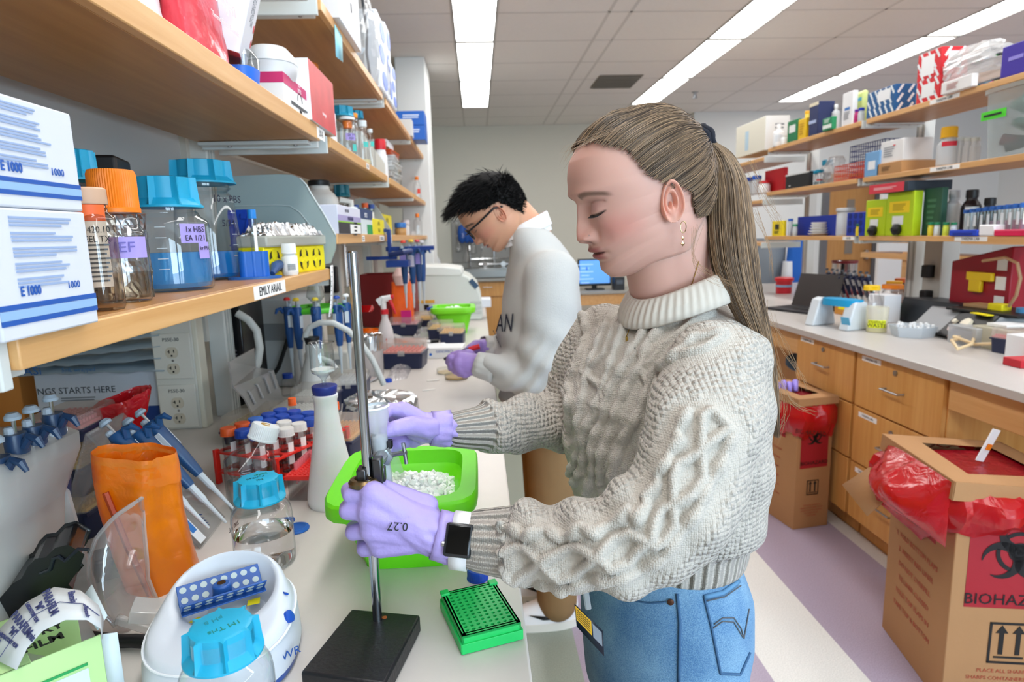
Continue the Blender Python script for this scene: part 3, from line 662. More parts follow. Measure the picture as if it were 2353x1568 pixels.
# clear tray with foil on top
z2=zs+hy;hh=solveZ(541,XF-.006,1.80)-z2;qm=(qa+qb)/2-nr*.028
e=thing('foil_topped_tray','translucent tray covered by crumpled foil on the yellow rack','tray',(qm[0],qm[1],z2+.0003),rzr)
g=G();g.box((0,0,hh/2),(.074,l,hh));part(e,'tray',g,film('fafcf2',.6,.3),.004)
rr=random.Random(5)
def crumple(w,l,h,n,seed=0,base=.0):
    rr=random.Random(seed);g=G()
    def fn(u,v):
        ed=min(1,6*min(u,1-u,v,1-v));return ((u-.5)*w+rr.uniform(-1,1)*w*.02,(v-.5)*l+rr.uniform(-1,1)*l*.012,base+h*ed*rr.uniform(.45,1))
    g.grid(fn,max(6,int(n*w/max(w,l))),n);return g
part(e,'foil',crumple(.072,l*.97,.034,70,5,hh),FOIL,smooth=0)
# small white bottle
p,r,h=lcyl(zs,XF-.0,668,38,560);p=(XF-.024,solveY(668,XF-.024,zs),zs)
e=bottle('small_white_bottle','small white plastic bottle with a ribbed cap in front of the yellow rack','bottle',p,r,h,mat('e9ebec',.45),'rib',2,.78,body=mat('e2e5e6',.4),sh=.8,caph=.024)
a=facing(p);tape(e,r*1.01,h*.12,h*.62,a-.6,a+1.3,mat('f2f3f2',.6),'label');g=G()
for j in range(6):g.box((r*1.03*math.cos(a+.2),r*1.03*math.sin(a+.2),h*(.35-.035*j)),(.0006,.018,.0012),(0,0,a+.2))
part(e,'printed_lines',g,mat('60656a',.6))['kind']='stuff'
# blue scoop between them
q=PX(638,622,XF-.045);e=thing('blue_clip','dark blue rounded plastic clip lying between tube holder and white bottle','clip',(q[0],q[1],zs))
g=G();g.tube([(0,-.04,.008),(0,-.015,.022),(0,.012,.026),(0,.035,.012)],[.006,.012,.012,.005],10);part(e,'body',g,mat('234a80',.4))
e=crate('black_speaker','black plastic device at the far end of the low shelf','device',(-.52,1.795,zs),(.16,.05,solveZ(545,-.46,1.8)-zs),0,BLACK,None,.005)
# paper strips hanging at the bay ends
def strip(label,px,X,n,seed):
    pts=[PX(x,y,X) for x,y in px];e=thing('paper_strip',label,'paper strip',pts[0],0,'paper strips hanging from the shelf');g=G();w=.017
    vs=[];fs=[]
    for i,q in enumerate(pts):
        d=q-pts[0];vs+=[(d[0],d[1]-w,d[2]),(d[0],d[1]+w,d[2])]
    fs=[(2*i,2*i+2,2*i+3,2*i+1) for i in range(len(pts)-1)];g.add(vs,fs);part(e,'paper',g,PAPER,thick=.0006)
    g=G();rr=random.Random(seed);d=pts[-1]-pts[0]
    for i in range(n):
        t=(i+.5)/n;g.box((d[0]*t+.0022,d[1]*t,d[2]*t),(.0004,rr.uniform(.004,.016),.0022))
    part(e,'printed_lines',g,mat('6b6f75',.6))['kind']='stuff'
strip('white paper strip hanging below the yellow rack at the shelf end',((762,610),(764,650),(762,700),(758,728)),XF+.004,11,1)
strip('white paper strip hanging behind the chrome stand rod',((793,560),(795,600),(800,658)),XF-.02,8,2)
# ---- bay 1, long overhead shelf: things seen above its edge
zu=ZU+.04
e=thing('white_bag','white paper bag at the shelf edge beside the red bag','bag',PX(348,30,XF-.06))
def softbag(e,w,d,h,m,name='body',seed=0,n=16,pinch=.55,bulge=.15):
    rr=random.Random(seed);rs=[];k=32
    for j in range(n+1):
        t=j/n;rs.append([(x*w/2*(1+bulge*math.sin(PI*t))*(1+rr.uniform(-.02,.02)),y*d/2*((1-t)+pinch*t*.2)*(1+rr.uniform(-.06,.06)),t*h) for x,y,_ in ring(1,0,5,k)])
    g=G();g.loft(rs);return part(e,name,g,m,smooth=1)
e.location=(XF-.09,solveY(348,XF-.05,zu),zu);e.rotation_euler=(0,.12,PI/2);softbag(e,.12,.09,.2,mat('e6e6ea',.4,bump=(25,.004)),seed=2)
e=thing('red_bag','glossy red printed plastic pouch standing on the overhead shelf','pouch',(XF-.05,solveY(455,XF-.05,zu),zu),PI/2)
softbag(e,.155,.07,.25,mat('d8434f',.22,bump=(18,.004),noise=(12,.25)),seed=4,bulge=.05)
t=text(e,'invitrogen',.04,(0.0,-.047,.105),(PI/2,0,0),mat('f3dfe0',.5),sx=.9);text(e,'Thermo Fisher Scientific',.0125,(.012,-.049,.065),(PI/2,0,0),mat('f3dfe0',.5))
# tilted white carton with red end
q=PX(556,150,XF-.02);e=thing('tilted_carton','white carton with a red printed end tilted over the shelf edge','carton',(XF-.075,solveY(556,XF-.03,zu),zu+.055),0,None,(.0,.28,.25))
g=G();g.box((0,0,.13),(.1,.13,.26),m=[1,0,0,0,0,0]);part(e,'body',g,[mat('e3e6ee',.5),mat('c8402f',.5)],.002)
for j in range(3):text(e,('For support visit','thermofisher.com','to reorder visit')[j],.0085,(.0506,.012-.016*j,.1),(0,PI/2,0),mat('6a7078',.6))
text(e,'invitrogen',.02,(0,-.02,-.0006),(PI,0,PI/2),mat('f0d8d0',.5),sx=.8)
for z in (.05,.08):g=G();g.lathe([(.008,0),(.008,.0005)],10,(.0502,.05,z),Matrix(((0,0,1),(1,0,0),(0,1,0))));part(e,'red_symbol',g,RED)
p=(XF-.045,solveY(553,XF-.04,zu),zu);e=thing('clear_tub','small clear plastic tub with blue film below the tilted carton','tub',p)
g=G();g.loft([ring(.036,0,3),ring(.042,.05,3),ring(.036,.062,3)]);part(e,'tub',g,CLEARP);g=G();g.loft([ring(.0375,.002,3),ring(.041,.03,3)],caps=True);part(e,'blue_film',g,mat('2a6fe0',.4))
# white rounded device
p=(XF-.062,solveY(640,XF-.05,zu),zu);e=thing('white_rounded_device','white rounded bench device with ribbed base on the overhead shelf','device',p,.35)
g=G();g.loft([ring(.05*a,z,2.3,32,sy=1.25) for a,z in ((.95,0),(1.0,.06),(1.12,.075))]);part(e,'base',g,mat('dfe2e4',.4))
g=G();g.loft([ring(.058*a,z,2.3,40,sy=1.45) for a,z in ((.7,.055),(1.0,.075),(1.1,.098),(1.0,.122),(.75,.14),(.3,.149))]);part(e,'hood',g,mat('e6e8ea',.35))
g=G();g.loft([ring(.0645,z,2.3,40,sy=1.45) for z in (.099,.101)],caps=False);part(e,'seam',g,mat('9aa0a4',.5))
for i in range(9):a=-.9+i*.2;g=G();g.box((.0505*math.cos(a),.063*math.sin(a),.03),(.003,.004,.05),(0,0,a));part(e,'rib',g,mat('c9cdd0',.4))
# pink spots box and red/white carton
c,d=lbox(zu,XF-.006,655,722,195,.07);e=crate('pink_spots_box','small white box with pink top band reading SPOTS on the shelf edge','box',c,d,0,mat('e9e9e8',.6),None,.001)
decal(e,'pink_band',mat('c8306c',.5),'+x',(.0353,0,d[2]*.83),d[1],d[2]*.33);decal(e,'pink_side',mat('c8306c',.5),'-y',(0,-d[1]/2-.0003,d[2]*.83),d[0],d[2]*.33)
text(e,'SPOTS',d[2]*.2,(.0362,.0,d[2]*.77),RX,mat('f6e6ee',.5),sx=.75);text(e,'T U B E',d[2]*.09,(.0362,0,d[2]*.93),RX,mat('f6e6ee',.5));text(e,'USA',d[2]*.14,(.036,.0,d[2]*.09),RX,sx=1.1,bold=.0004)
g=G();g.tube([(.0358,.02*math.cos(t),d[2]*.42+.02*math.sin(t)) for t in [PI*i/12 for i in range(13)]],.0007,4);part(e,'line_drawing',g,INK);lines(e,INK,'+x',(.0358,.0,d[2]*.22),d[1]*.6,d[2]*.12,3)
c,d=lbox(zu,XF+.006,718,773,168,.1);d=(.1,d[1],solveZ(165,XF,c[1])-zu)
e=crate('red_white_carton','white carton with a red front at the end of the overhead shelf','carton',c,d,0,[mat('e6e8ec',.5)]*3+[mat('d24b50',.4,noise=(14,.3))]+[mat('e6e8ec',.5)]*2,None,.0015)
text(e,'invitrogen',.015,(.0506,.0,d[2]*.25),RX,mat('f6e6e6',.5),sx=.75)
for i,x in enumerate((-.01,.012)):
    g=G();g.box((x,-d[1]/2-.0004,d[2]*.83),(.003,.0006,.016));g.prism([(-.005,0),(.005,0),(0,.008)],0,.0006,M=Matrix.Translation((x,-d[1]/2-.0004,d[2]*.86))@Matrix(((1,0,0,0),(0,0,-1,0),(0,1,0,0),(0,0,0,1))));part(e,'red_arrow',g,RED)
lines(e,mat('5f666e',.6),'-y',(.01,-d[1]/2-.0003,d[2]*.12),.06,d[2]*.1,4)
p,r,h=lcyl(zu,XF-.12,720,46,147);e=bottle('orange_cap_bottle','glass bottle with an orange cap behind the red and white carton','bottle',p,r*1.5,h,mat('c86a14',.45),'rib',2,.62,caph=.03)
# ---- bay 2 top shelf
zt2=ZT+.031
c,d=lbox(zt2,XF+.0,765,818,-30,.2);e=crate('white_box','plain white carton hanging over the edge of the top shelf','carton',(c[0]+.02,c[1],c[2]),(.2,d[1],.24),0,mat('e4e6ea',.55),None,.002)
lines(e,mat('8b9096',.6),'+x',(.1003,.0,.15),.08,.04,5);decal(e,'barcode',INK,'+x',(.1004,.03,.1),.02,.03)
def crumplebag(name,label,cat,c,w,d,h,m,seed,group=None,rz=0):
    e=thing(name,label,cat,c,rz,group);rr=random.Random(seed);rs=[]
    for j in range(13):
        t=j/12;rs.append([(x*w/2*(1+.25*math.sin(PI*t)-.35*t*t)+rr.uniform(-1,1)*w*.05,y*d/2*(1+.25*math.sin(PI*t)-.45*t*t)+rr.uniform(-1,1)*d*.05,t*h+(rr.uniform(-1,1)*h*.012 if j else 0)) for x,y,_ in ring(1,0,3,26)])
    g=G();g.loft(rs);part(e,'bag',g,m,smooth=0);return e
BAGM=film('f0f2f4',.22,.12,.45)
for i,(x,yt) in enumerate(((838,0),(868,30))):
    Y=solveY(x,XF-.05,zt2);e=crumplebag('clear_bag',('clear plastic bag of tubing on the top shelf beside the white carton','clear crinkled plastic bag on the top shelf before the blue and white packs')[i],'bag',(XF-.06,Y,zt2),.13,.13,.38-.06*i,BAGM,11+i,'clear bags on the top shelf')
    g=G();g.tube([(.03,-.05,.33-.05*i),(.04,-.04,.2),(.03,-.02,.12),(.04,-.03,.03)],.006,6);part(e,'tubing',g,mat('3b3f45',.4))
    g=G();g.tube([(.0,.05,.3),(.02,.04,.2),(.0,.06,.05)],.012,8);part(e,'coiled_sheet',g,mat('cfd6da',.4))
for i,(x0,x1,yt) in enumerate(((876,893,40),(894,904,60),(903,913,150))):
    c,d=lbox(zt2,XF+.01,x0,x1,yt,.16);e=crate('blue_white_pack','white pack with blue rounded print on the top shelf, %s'%('nearest the clear bags','second from the clear bags','at the far end')[i],'pack',c,d,0,mat('e2e8f0',.5),'blue and white packs',.01)
    for k,zz in enumerate((.82,.5,.18)):g=G();g.prism([(d[1]*.34*math.cos(t),d[2]*.12*math.sin(t)) for t in [2*PI*j/20 for j in range(20)]],0,.001,M=Matrix.Translation((.081,(-.1 if k%2 else .1)*d[1],d[2]*zz))@face_frame('+x').to_4x4());part(e,'blue_print',g,mat('1f62d0',.4))
q=PX(770,55,XF+.004);e=thing('blue_note','pale blue sticky note hanging from the top shelf edge','note',(XF+.002,solveY(772,XF,ZT),ZT))
pts=[PX(x,y,XF+.003)-np.array(e.location) for x,y in ((769,56),(786,84),(788,143),(772,130))];g=G();g.add(pts,[(0,3,2,1)]);part(e,'paper',g,mat('9cdcec',.6),thick=.0008)
# ---- bay 2 middle shelf
zm=ZU+.031
def sb(name,label,x,w,yt,X,z,**k):
    p,r,h=lcyl(z,X,x,w,yt);return bottle(name,label,'bottle',p,r,h,**k),p,r,h
FILM=film('f4f6f7',.4,.2)
c,d=lbox(zm,XF-.02,767,784,268,.02);crate('paper_sheets','white folded sheets at the shelf end beside the red carton','paper',c,d,.2,PAPER,None,.001)
sb('media_bottle','cyan-capped glass bottle on the second bay middle shelf, behind the lilac-taped bottle',793,52,245,XF-.09,zm,cap=mat('1f93b4',.4),sh=.8,neck=.8,caph=.04)
e,p,r,h=sb('taped_bottle','clear bottle with orange inside and lilac tape at the shelf edge',803,36,270,XF-.03,zm,cap=mat('d9dfe2',.4),kind='plain',neck=.85,sh=.9,caph=.01,body=CLEAR)
a=facing(p);tape(e,r*1.02,h*.38,h*.56,a-.3,a+1.0,LILAC);tape(e,r*1.02,h*.1,h*.28,a+.5,a+1.2,mat('4cc0b8',.5));ctext(e,'2X YT',.013,r*1.05,h*.51,a+.4,sx=.8);ctext(e,'ASH',.012,r*1.05,h*.43,a+.4,sx=.8)
g=G();g.lathe([(r*.55,h*.72),(r*.6,h*.9)],14);part(e,'orange_plug',g,mat('e87a2a',.5))
sb('orange_cap_bottle','slim glass bottle with a bright orange cap on the second bay middle shelf',820,22,261,XF-.06,zm,cap=mat('f0921c',.4),kind='plain',neck=.7)
sb('media_bottle','cyan-capped glass bottle second along the second bay middle shelf',828,30,255,XF-.11,zm,cap=CAPBLUE,sh=.8,neck=.8,caph=.035)
e,p,r,h=sb('glass_flask','glass flask with teal tape and yellow powder on the middle shelf',838,30,278,XF-.03,zm,cap=mat('d6dcdf',.3),kind='plain',neck=.6,fill=.2,liq=mat('d8cfa0',.7),taper=.7);a=facing(p);tape(e,r*.85,h*.4,h*.52,a,a+1,mat('4cc0b8',.5))
e,p,r,h=sb('glass_flask','narrow glass bottle with teal tape at the end of the middle shelf',855,18,297,XF-.02,zm,cap=mat('d6dcdf',.3),kind='plain',neck=.6);a=facing(p);tape(e,r*1.02,h*.55,h*.68,a,a+1,mat('4cc0b8',.5))
q=PX(872,378,XF-.05);e=thing('grey_divider','pale grey sloping plastic divider at the end of the middle shelf','divider',(XF-.1,B2[1]-.06,zm));g=G();g.prism([(-.12,0),(.1,0),(.1,.05),(.0,.2),(-.12,.2)],-.004,.004,M=Matrix(((1,0,0,0),(0,0,1,0),(0,1,0,0),(0,0,0,1))));part(e,'panel',g,mat('d6d6cc',.5))
# ---- bay 3 middle shelf
e,p,r,h=sb('red_capped_jar','white plastic jar with a red cap on the third bay middle shelf',878,30,321,XF-.05,zm,cap=mat('cf1f2c',.4),kind='plain',neck=.75,body=WHITE,caph=.05)
for i,(x,y,w,hh,c) in enumerate(((908,352,.2,.05,'e6642a'),(915,372,.24,.04,'e8e9ea'),(925,388,.26,.035,'f0f1f1'),(920,402,.24,.04,'dfe4e4'),(930,418,.26,.03,'e9ecec'),(938,432,.2,.03,'d9dfe2'))):
    Y=solveY(x,XF-.05,zm+.05);z0=zm+.0+.028*(5-i);e=thing('clear_tray','flat plastic tray in the pile on the third bay shelf, %s'%('topmost, orange','second from top','third from top','third from bottom','second from bottom','lowest')[i],'tray',(XF-.09,3.62+.03*(i%3),z0),.1*(i%2)-.05,'trays piled on the third bay')
    g=G();g.box((0,0,.013),(.16,w+.05,.024));part(e,'tray',g,film(c,.7,.3),.004);g=G();g.box((0,0,.0255),(.168,w+.06,.003));part(e,'rim',g,mat(c,.4))
e=thing('wire_rack','small white wire rack on top of the tray pile','rack',(XF-.09,3.5,zm+.169));g=G()
for i in range(11):g.tube([(-.07,-.12+i*.024,0),(-.07,-.12+i*.024,.03),(.07,-.12+i*.024,.03),(.07,-.12+i*.024,0)],.0025,5)
part(e,'wires',g,mat('cfd3d6',.4))
for i,(x,yt,X) in enumerate(((960,406,XF-.06),(948,380,XF-.12))):
    e,p,r,h=sb('orange_cap_bottle',('clear bottle with orange cap and red sticker on the fourth bay shelf','clear bottle behind the tray pile near the pillar')[i],x,17,yt,X,zm,cap=ORANGE,kind='plain',neck=.45,body=GLASS)
    a=facing(p);tape(e,r*1.02,h*.3,h*.5,a,a+.9,mat('e0432a',.5))
for i,(y0,y1) in enumerate(((297,326),(328,357))):
    Y=4.75;zz=zt2+(1-i)*.098;e=crate('blue_carton',('blue carton, upper of two beside the pillar','blue carton, lower of two beside the pillar')[i],'carton',(XF-.035,Y,zz),(.24,.24,.096),0,mat('2464c0',.4,noise=(8,.15)),'blue cartons',.003)
    lines(e,mat('dfe8f6',.5),'-y',(.03,-.1203,.06),.12,.03,2)
c=(XF-.06,4.52,zt2);crate('paper_box','small white and black box on the far top shelf before the blue cartons','box',c,(.14,.12,.11),0,mat('d9d9d6',.5),None,.002)
# ---- bay 2 low shelf
zl=ZL2+.031
c,d=lbox(zl,XF+.003,737,802,468,.12);d=(.12,max(d[1],.2),solveZ(468,XF,c[1])-zl)
c=(c[0],B2[0]+.012+d[1]/2,zl)
e=crate('glove_box','lavender, green and black carton of gloves at the shelf end','glove box',c,d,0,mat('d9dbea',.5),None,.002)
decal(e,'lavender_band',mat('a79fca',.5),'+x',(.0603,0,d[2]*.56),d[1],d[2]*.2);decal(e,'green_line',mat('8fc43a',.5),'+x',(.0605,0,d[2]*.43),d[1],d[2]*.05);decal(e,'black_band',mat('2b2b33',.5),'+x',(.0603,0,d[2]*.21),d[1],d[2]*.4)
decal(e,'white_panel',LABELW,'+x',(.0607,d[1]*.22,d[2]*.19),d[1]*.5,d[2]*.34);text(e,'LAVENDER NITRILE',.016,(.061,0,d[2]*.56),RX,mat('3a3460',.5),sx=.7);text(e,'HALYARD',.014,(.061,-.05,d[2]*.83),RX,mat('44485a',.5));lines(e,INK,'+x',(.061,d[1]*.22,d[2]*.2),.06,.05,4)
e=crate('glove_box_flap','x','x',(0,0,0),(.1,.1,.1));[bpy.data.objects.remove(o) for o in list(e.children)];bpy.data.objects.remove(e)
p,r,h=lcyl(zl,XF-.16,742,78,415);e=bottle('white_jug','big white plastic jug with black cap behind the glove box','jug',p,r,h,BLACK,'plain',3,.55,body=mat('d9d6d0',.5),sh=.7,caph=.02);g=G();g.tube([(.06,.05,h*.66),(.1,.07,h*.62),(.1,.07,h*.4),(.08,.06,h*.3)],.012,8);part(e,'handle',g,mat('d9d6d0',.5))
e,p,r,h=sb('specimen_jar','clear jar with teal cap on the second bay low shelf',792,34,425,XF-.14,zl,cap=mat('17697a',.4),neck=.85,sh=.8,fill=.6,liq=mat('8f8a5a',.6),caph=.05)
e,p,r,h=sb('wash_bottle','white labelled bottle with a white cap beside the glove box',812,26,476,XF-.03,zl,cap=WHITE,kind='plain',neck=.75,body=mat('d6dde4',.4),caph=.05,sh=.82);a=facing(p);tape(e,r*1.02,h*.25,h*.55,a-.6,a+1.2,LABELW,'label')
c,d=lbox(zl,XF-.005,826,858,481,.07);e=crate('blue_spots_box','white box with dark blue top band reading SPOTS','box',c,d,0,mat('d9e6ea',.5),None,.001)
decal(e,'blue_band',mat('15396e',.5),'+x',(.0353,0,d[2]*.8),d[1],d[2]*.4);text(e,'SPOTS',d[2]*.26,(.036,0,d[2]*.75),RX,mat('eef2f6',.5),sx=.8);decal(e,'green_panel',mat('1a9a58',.5),'+x',(.0356,d[1]*.25,d[2]*.2),d[1]*.4,d[2]*.4)
for i,(x,yt,cc,X) in enumerate(((822,471,'2a50a4',-.1),(843,467,'e0602a',-.08),(857,470,'2a50a4',-.07))):
    q,r,h=lcyl(zl,XF+X,x,13,yt);falcon(q,r,h,mat(cc,.4),('blue-capped tube behind the blue topped box','orange-capped tube behind the blue topped box','second blue-capped tube, nearer the yellow rack')[i],'tubes on the second bay low shelf')
for i,(x0,x1,yt,dx) in enumerate(((858,884,504,0),(880,902,494,-.07))):
    c,d=lbox(zl,XF+dx-.003,x0,x1,yt,.07);e=thing('yellow_rack',('small yellow tube rack at the shelf edge past the blue topped box','small yellow tube rack behind the first, leaning')[i],'tube rack',c,0,'yellow racks on the low shelf');g=G();g.box((0,0,d[2]/2),d);part(e,'frame',g,YEL,.002);petals(e,'+x',(.0353,0,d[2]*.5),d[2]*.4)
e=thing('splash_shield','smaller translucent grey splash shield on the second bay low shelf','shield',(0,B2[1]-.05,0));pl=outline(((815,540),(815,458),(838,455),(852,460),(868,478),(900,530),(900,540)),B2[1]-.05);g=G();g.prism(pl,-.004,.004,M=Matrix(((1,0,0,0),(0,0,1,0),(0,1,0,0),(0,0,0,1))));part(e,'panel',g,mat('b4bcba',.4,alpha=.75))
c,d=lbox(zl,XF-.002,822,836,530,.05);crate('tissue','small crumpled yellowish tissue by the blue topped box','tissue',c,(.05,.05,.02),0,mat('e9e2b4',.8),None,.008)
# ---- bay 3/4 low shelf
for i,(x,w,yt,cc) in enumerate(((921,26,512,'3b78c4'),(933,18,506,'d9d0d4'),(946,16,532,'e6e8ea'))):
    e,p,r,h=sb('storage_jar',('amber jar with a blue lid on the third bay low shelf','pale jar with a white lid behind the amber jar','small white jar beside the amber jar')[i],x,w,yt,XF-.05-.02*i,zl,cap=mat(cc,.4),kind='plain',neck=.9,body=mat(('b98f58','d6d0cc','e2e4e4')[i],.4),sh=.85,caph=.03)
for i,x in enumerate((961,968)):
    e,p,r,h=sb('orange_cap_bottle',('clear bottle with an orange cap beside the pillar, front one','clear bottle with an orange cap beside the pillar, back one')[i],x,19,491+6*i,XF-.03-.04*i,zl,cap=ORANGE,kind='plain',neck=.4)
g=G();g.box((0,0,0),(.004,.3,.32));o=part(None,'pinned_sheet',g,mat('c9cbcf',.7),loc=(XB-.03,3.62,1.63));tag(o,'grey printed sheet pinned behind the third bay low shelf','paper')
g=G();g.box((0,0,0),(.004,.35,.3));o=part(None,'pinned_sheet',g,mat('dfe0e2',.7),loc=(XB-.03,4.15,1.64));tag(o,'white sheet pinned behind the third bay low shelf near the pillar','paper')
# ================================================================ NEAR BENCH: THINGS ON THE WORKTOP
ZB=.9203
# ---- power column with outlets
Yp=1.75;xa,xb=PY(358,875,Yp)[0],PY(452,875,Yp)[0];wp=xb-xa
e=thing('power_column','cream power column with two outlet plates marked PS5E-30','power column',((xa+xb)/2,Yp,.92))
CREAM=mat('d3d2c9',.5)
g=G();g.box((0,.03,.215),(wp,.06,.43));part(e,'body',g,CREAM,.003)
g=G();g.box((wp/2+.006,.025,.215),(.014,.045,.43));part(e,'edge_strip',g,mat('dcd9c8',.5),.003)
for k,(yt,yb) in enumerate(((768,872),(886,984))):
    z0=solveZ(yb,xa,Yp)-.92;z1=solveZ(yt,xa,Yp)-.92;zc=(z0+z1)/2
    g=G();g.box((0,-.003,zc),(wp*.92,.006,z1-z0));pl=part(e,'outlet_plate',g,mat('d8d6cc',.4),.002)
    text(pl,'PS5E-30',.0135,(0,-.0066,z1-.017),RNY,mat('3c3c3c',.6))
    for s in (-1,1):
        c=zc-.012+s*.0225
        g=G();g.prism([(.0165*math.cos(t),max(-.0145,min(.0145,.0175*math.sin(t)))) for t in [2*PI*i/28 for i in range(28)]],0,.003,M=Matrix.Translation((0,-.006,c))@face_frame('-y').to_4x4());part(pl,'socket',g,mat('c9c1ae',.4))
        g=G();g.box((-.006,-.0092,c+.003),(.0022,.001,.009));g.box((-.0082,-.0092,c+.003),(.006,.001,.002));g.box((.0065,-.0092,c+.004),(.0022,.001,.008));g.lathe([(.0028,0),(.0028,.0006)],8,(0,-.0091,c-.008),face_frame('-y'));part(pl,'slot',g,BLACK)
    g=G();g.lathe([(.0035,0),(.003,.001)],8,(0,-.006,zc-.012),face_frame('-y'));part(pl,'screw',g,STEEL)
# ---- things at the back behind the red bag
e=crate('kit_carton','white carton reading STARTS HERE with a navy lower band','carton',(-1.075,1.87,.92),(.35,.15,.17),0,mat('cfd6e2',.55),None,.002)
text(e,'NGS STARTS HERE',.026,(-.065,-.0757,.112),RNY,mat('3b4450',.6));decal(e,'navy_band',mat('1a3f86',.5),'-y',(0,-.0752,.03),.349,.06)
lines(e,mat('7a828c',.6),'-y',(-.06,-.0756,.088),.1,.014,2)
crate('orange_carton','orange brown cardboard carton at the far back beside the white kit carton','carton',(-1.4,1.9,.92),(.14,.1,.22),0,mat('d2873c',.7),None,.002)
e=thing('wrapped_pack_stack','stack of glossy film-wrapped packs lying on the white kit carton','pack stack',(-1.09,1.84,1.0906))
for i in range(5):
    g=G();rr=random.Random(i);g.grid(lambda u,v:((u-.5)*.44+rr.uniform(-.004,.004),(v-.5)*.2+rr.uniform(-.003,.003),.02*i+.015*(1-abs(2*v-1)**3)+rr.uniform(-.003,.003)+.05*u*(i/4)),14,8)
    part(e,'pack',g,film('d9ecf8',.5,.08,.6),thick=.002)  # pale tint has the film's bright reflection put into its colour
text(e,'ASi',.03,(-.12,-.104,.012),RNY,mat('1f5ca0',.5),sx=1.2);text(e,'5mL wrapped',.016,(.0,-.104,.012),RNY,mat('3a6ea0',.5))
e=crate('dark_instrument','dark instrument housing at the very edge behind the frosted pipette stand','instrument',(-1.16,1.3,.92),(.1,.2,.3),0,mat('2a2725',.5),None,.006);g=G();g.box((.051,0,.2),(.002,.12,.06));part(e,'panel',g,mat('3a3a3c',.3))
# navy tip boxes
for i,(z,lab) in enumerate(((.92,'navy tip box with yellow tips, lowest of the stack by the red bag'),(1.0,'navy tip box in the middle of the stack by the red bag'))):
    tipbox((-.745,1.14,z+.0003),(.1,.13,.0795),.0,lab,'dcb65a','tip boxes by the red bag')
tipbox((-.775,1.2,1.0802),(.1,.13,.05),.03,'navy tip box with a pink lid, topmost by the red bag','d8828a','tip boxes by the red bag',.5)
# red biohazard pouch standing
Yr=1.22
def pixpoly(pix,Y):return [PY(x,y,Y) for x,y in pix]
def sheetbag(name,label,cat,left,right,Y0,Y1,bulge,m,group=None,n=20,seed=0,rim=None):
    """bag between two traced side lines at real depth, with a front and a back skin"""
    e=thing(name,label,cat,PY(*left[-1],Y0),0,group);o=np.array(e.location);rr=random.Random(seed)
    def at(P,t):
        k=t*(len(P)-1);i=min(int(k),len(P)-2);f=k-i;return (P[i][0]*(1-f)+P[i+1][0]*f,P[i][1]*(1-f)+P[i+1][1]*f)
    L0=[PY(*p,Y0) for p in left];R0=[PY(*p,Y1) for p in right]
    def at3(P,t):
        k=t*(len(P)-1);i=min(int(k),len(P)-2);f=k-i;return P[i]*(1-f)+P[i+1]*f
    rings=[]
    for j in range(n+1):
        t=j/n;a,b=at3(L0,t),at3(R0,t);d=b-a;nrm=np.array([d[1],-d[0],0]);nrm=nrm/(np.linalg.norm(nrm)+1e-9);r=[]
        for i in range(40):
            th=2*PI*i/40;u=.5-.5*math.cos(th);w=math.sin(th);q=a+d*u+nrm*w*bulge*(1+.05*rr.uniform(-1,1))*(1+.12*math.sin(5*th+3*t))+np.array([0,0,rr.uniform(-1,1)*.0012])
            r.append(tuple(q-o))
        rings.append(r)
    g=G();g.loft(rings,caps=False);g.add(rings[-1],[tuple(range(40))]);part(e,'bag',g,m,smooth=1.2);return e,rings
REDF=film('d3101c',.93,.2,.3,bump=(30,.003))
e,rg=sheetbag('red_waste_pouch','red plastic waste pouch standing behind the orange bag','pouch',[(214,942),(222,975),(236,1000),(200,1050),(152,1098)],[(348,890),(338,940),(320,975),(322,1050),(318,1098)],1.22,1.28,.04,REDF,seed=2)
g=G();k=len(rg[0]);g.loft([[(x*1.0,y-.002,z+dz) for x,y,z in rg[j]] for j,dz in ((0,.004),(2,.0),(4,.004))],caps=False);part(e,'folded_rim',g,film('d8202a',.93,.15,.4,bump=(40,.004)),smooth=1.2)
# frosted pipette stand
X0=-.60;e=thing('pipette_stand','frosted plastic pipette stand by the laboratory film carton','stand',(X0-.02,.78,.92))
FRS=film('eef0ee',.5,.35,.12)
ya,yb=.60,.92
prof=[(.045,.0),(.035,.05),(.0,.15),(-.015,.2),(-.012,.235),(.012,.255),(.0,.262),(-.03,.262),(-.06,.258)]
g=G();vs=[]
front=[(.13,.003),(.06,.08),(.03,.17),(.035,.225),(.03,.245),(.015,.252),(-.05,.252)]
g.loft([[(x,ya-.78,z) for x,z in front],[(x,yb-.78-(.17,.12,.05,.01,0,0,0)[i],z) for i,(x,z) in enumerate(front)]],closed=False,caps=False);part(e,'front_panel',g,FRS,thick=.003)
g=G();g.box((.0,0,.0035),(.12,.36,.006));part(e,'base',g,FRS)
for y in (-.14,.1):g=G();g.prism([(-.05,0),(.05,0),(.03,.17),(-.045,.25)],y-.003,y+.003,M=Matrix(((1,0,0,0),(0,0,1,0),(0,1,0,0),(0,0,0,1))));part(e,'rib',g,FRS)
for i,(bx,by) in enumerate(((115,912),(70,938),(28,955),(-12,1008))):
    b=PX(bx,by,X0-.005);tip=b-np.array([0,0,.232])
    o=pipette(tip,(0,0,0),'blue pipette in the frosted stand, %s'%('end one nearest the red pouch','second one from the red pouch','third one from the red pouch','half out of frame')[i],'203a5c','pipettes in the frosted stand',.236,'9fb0bf')
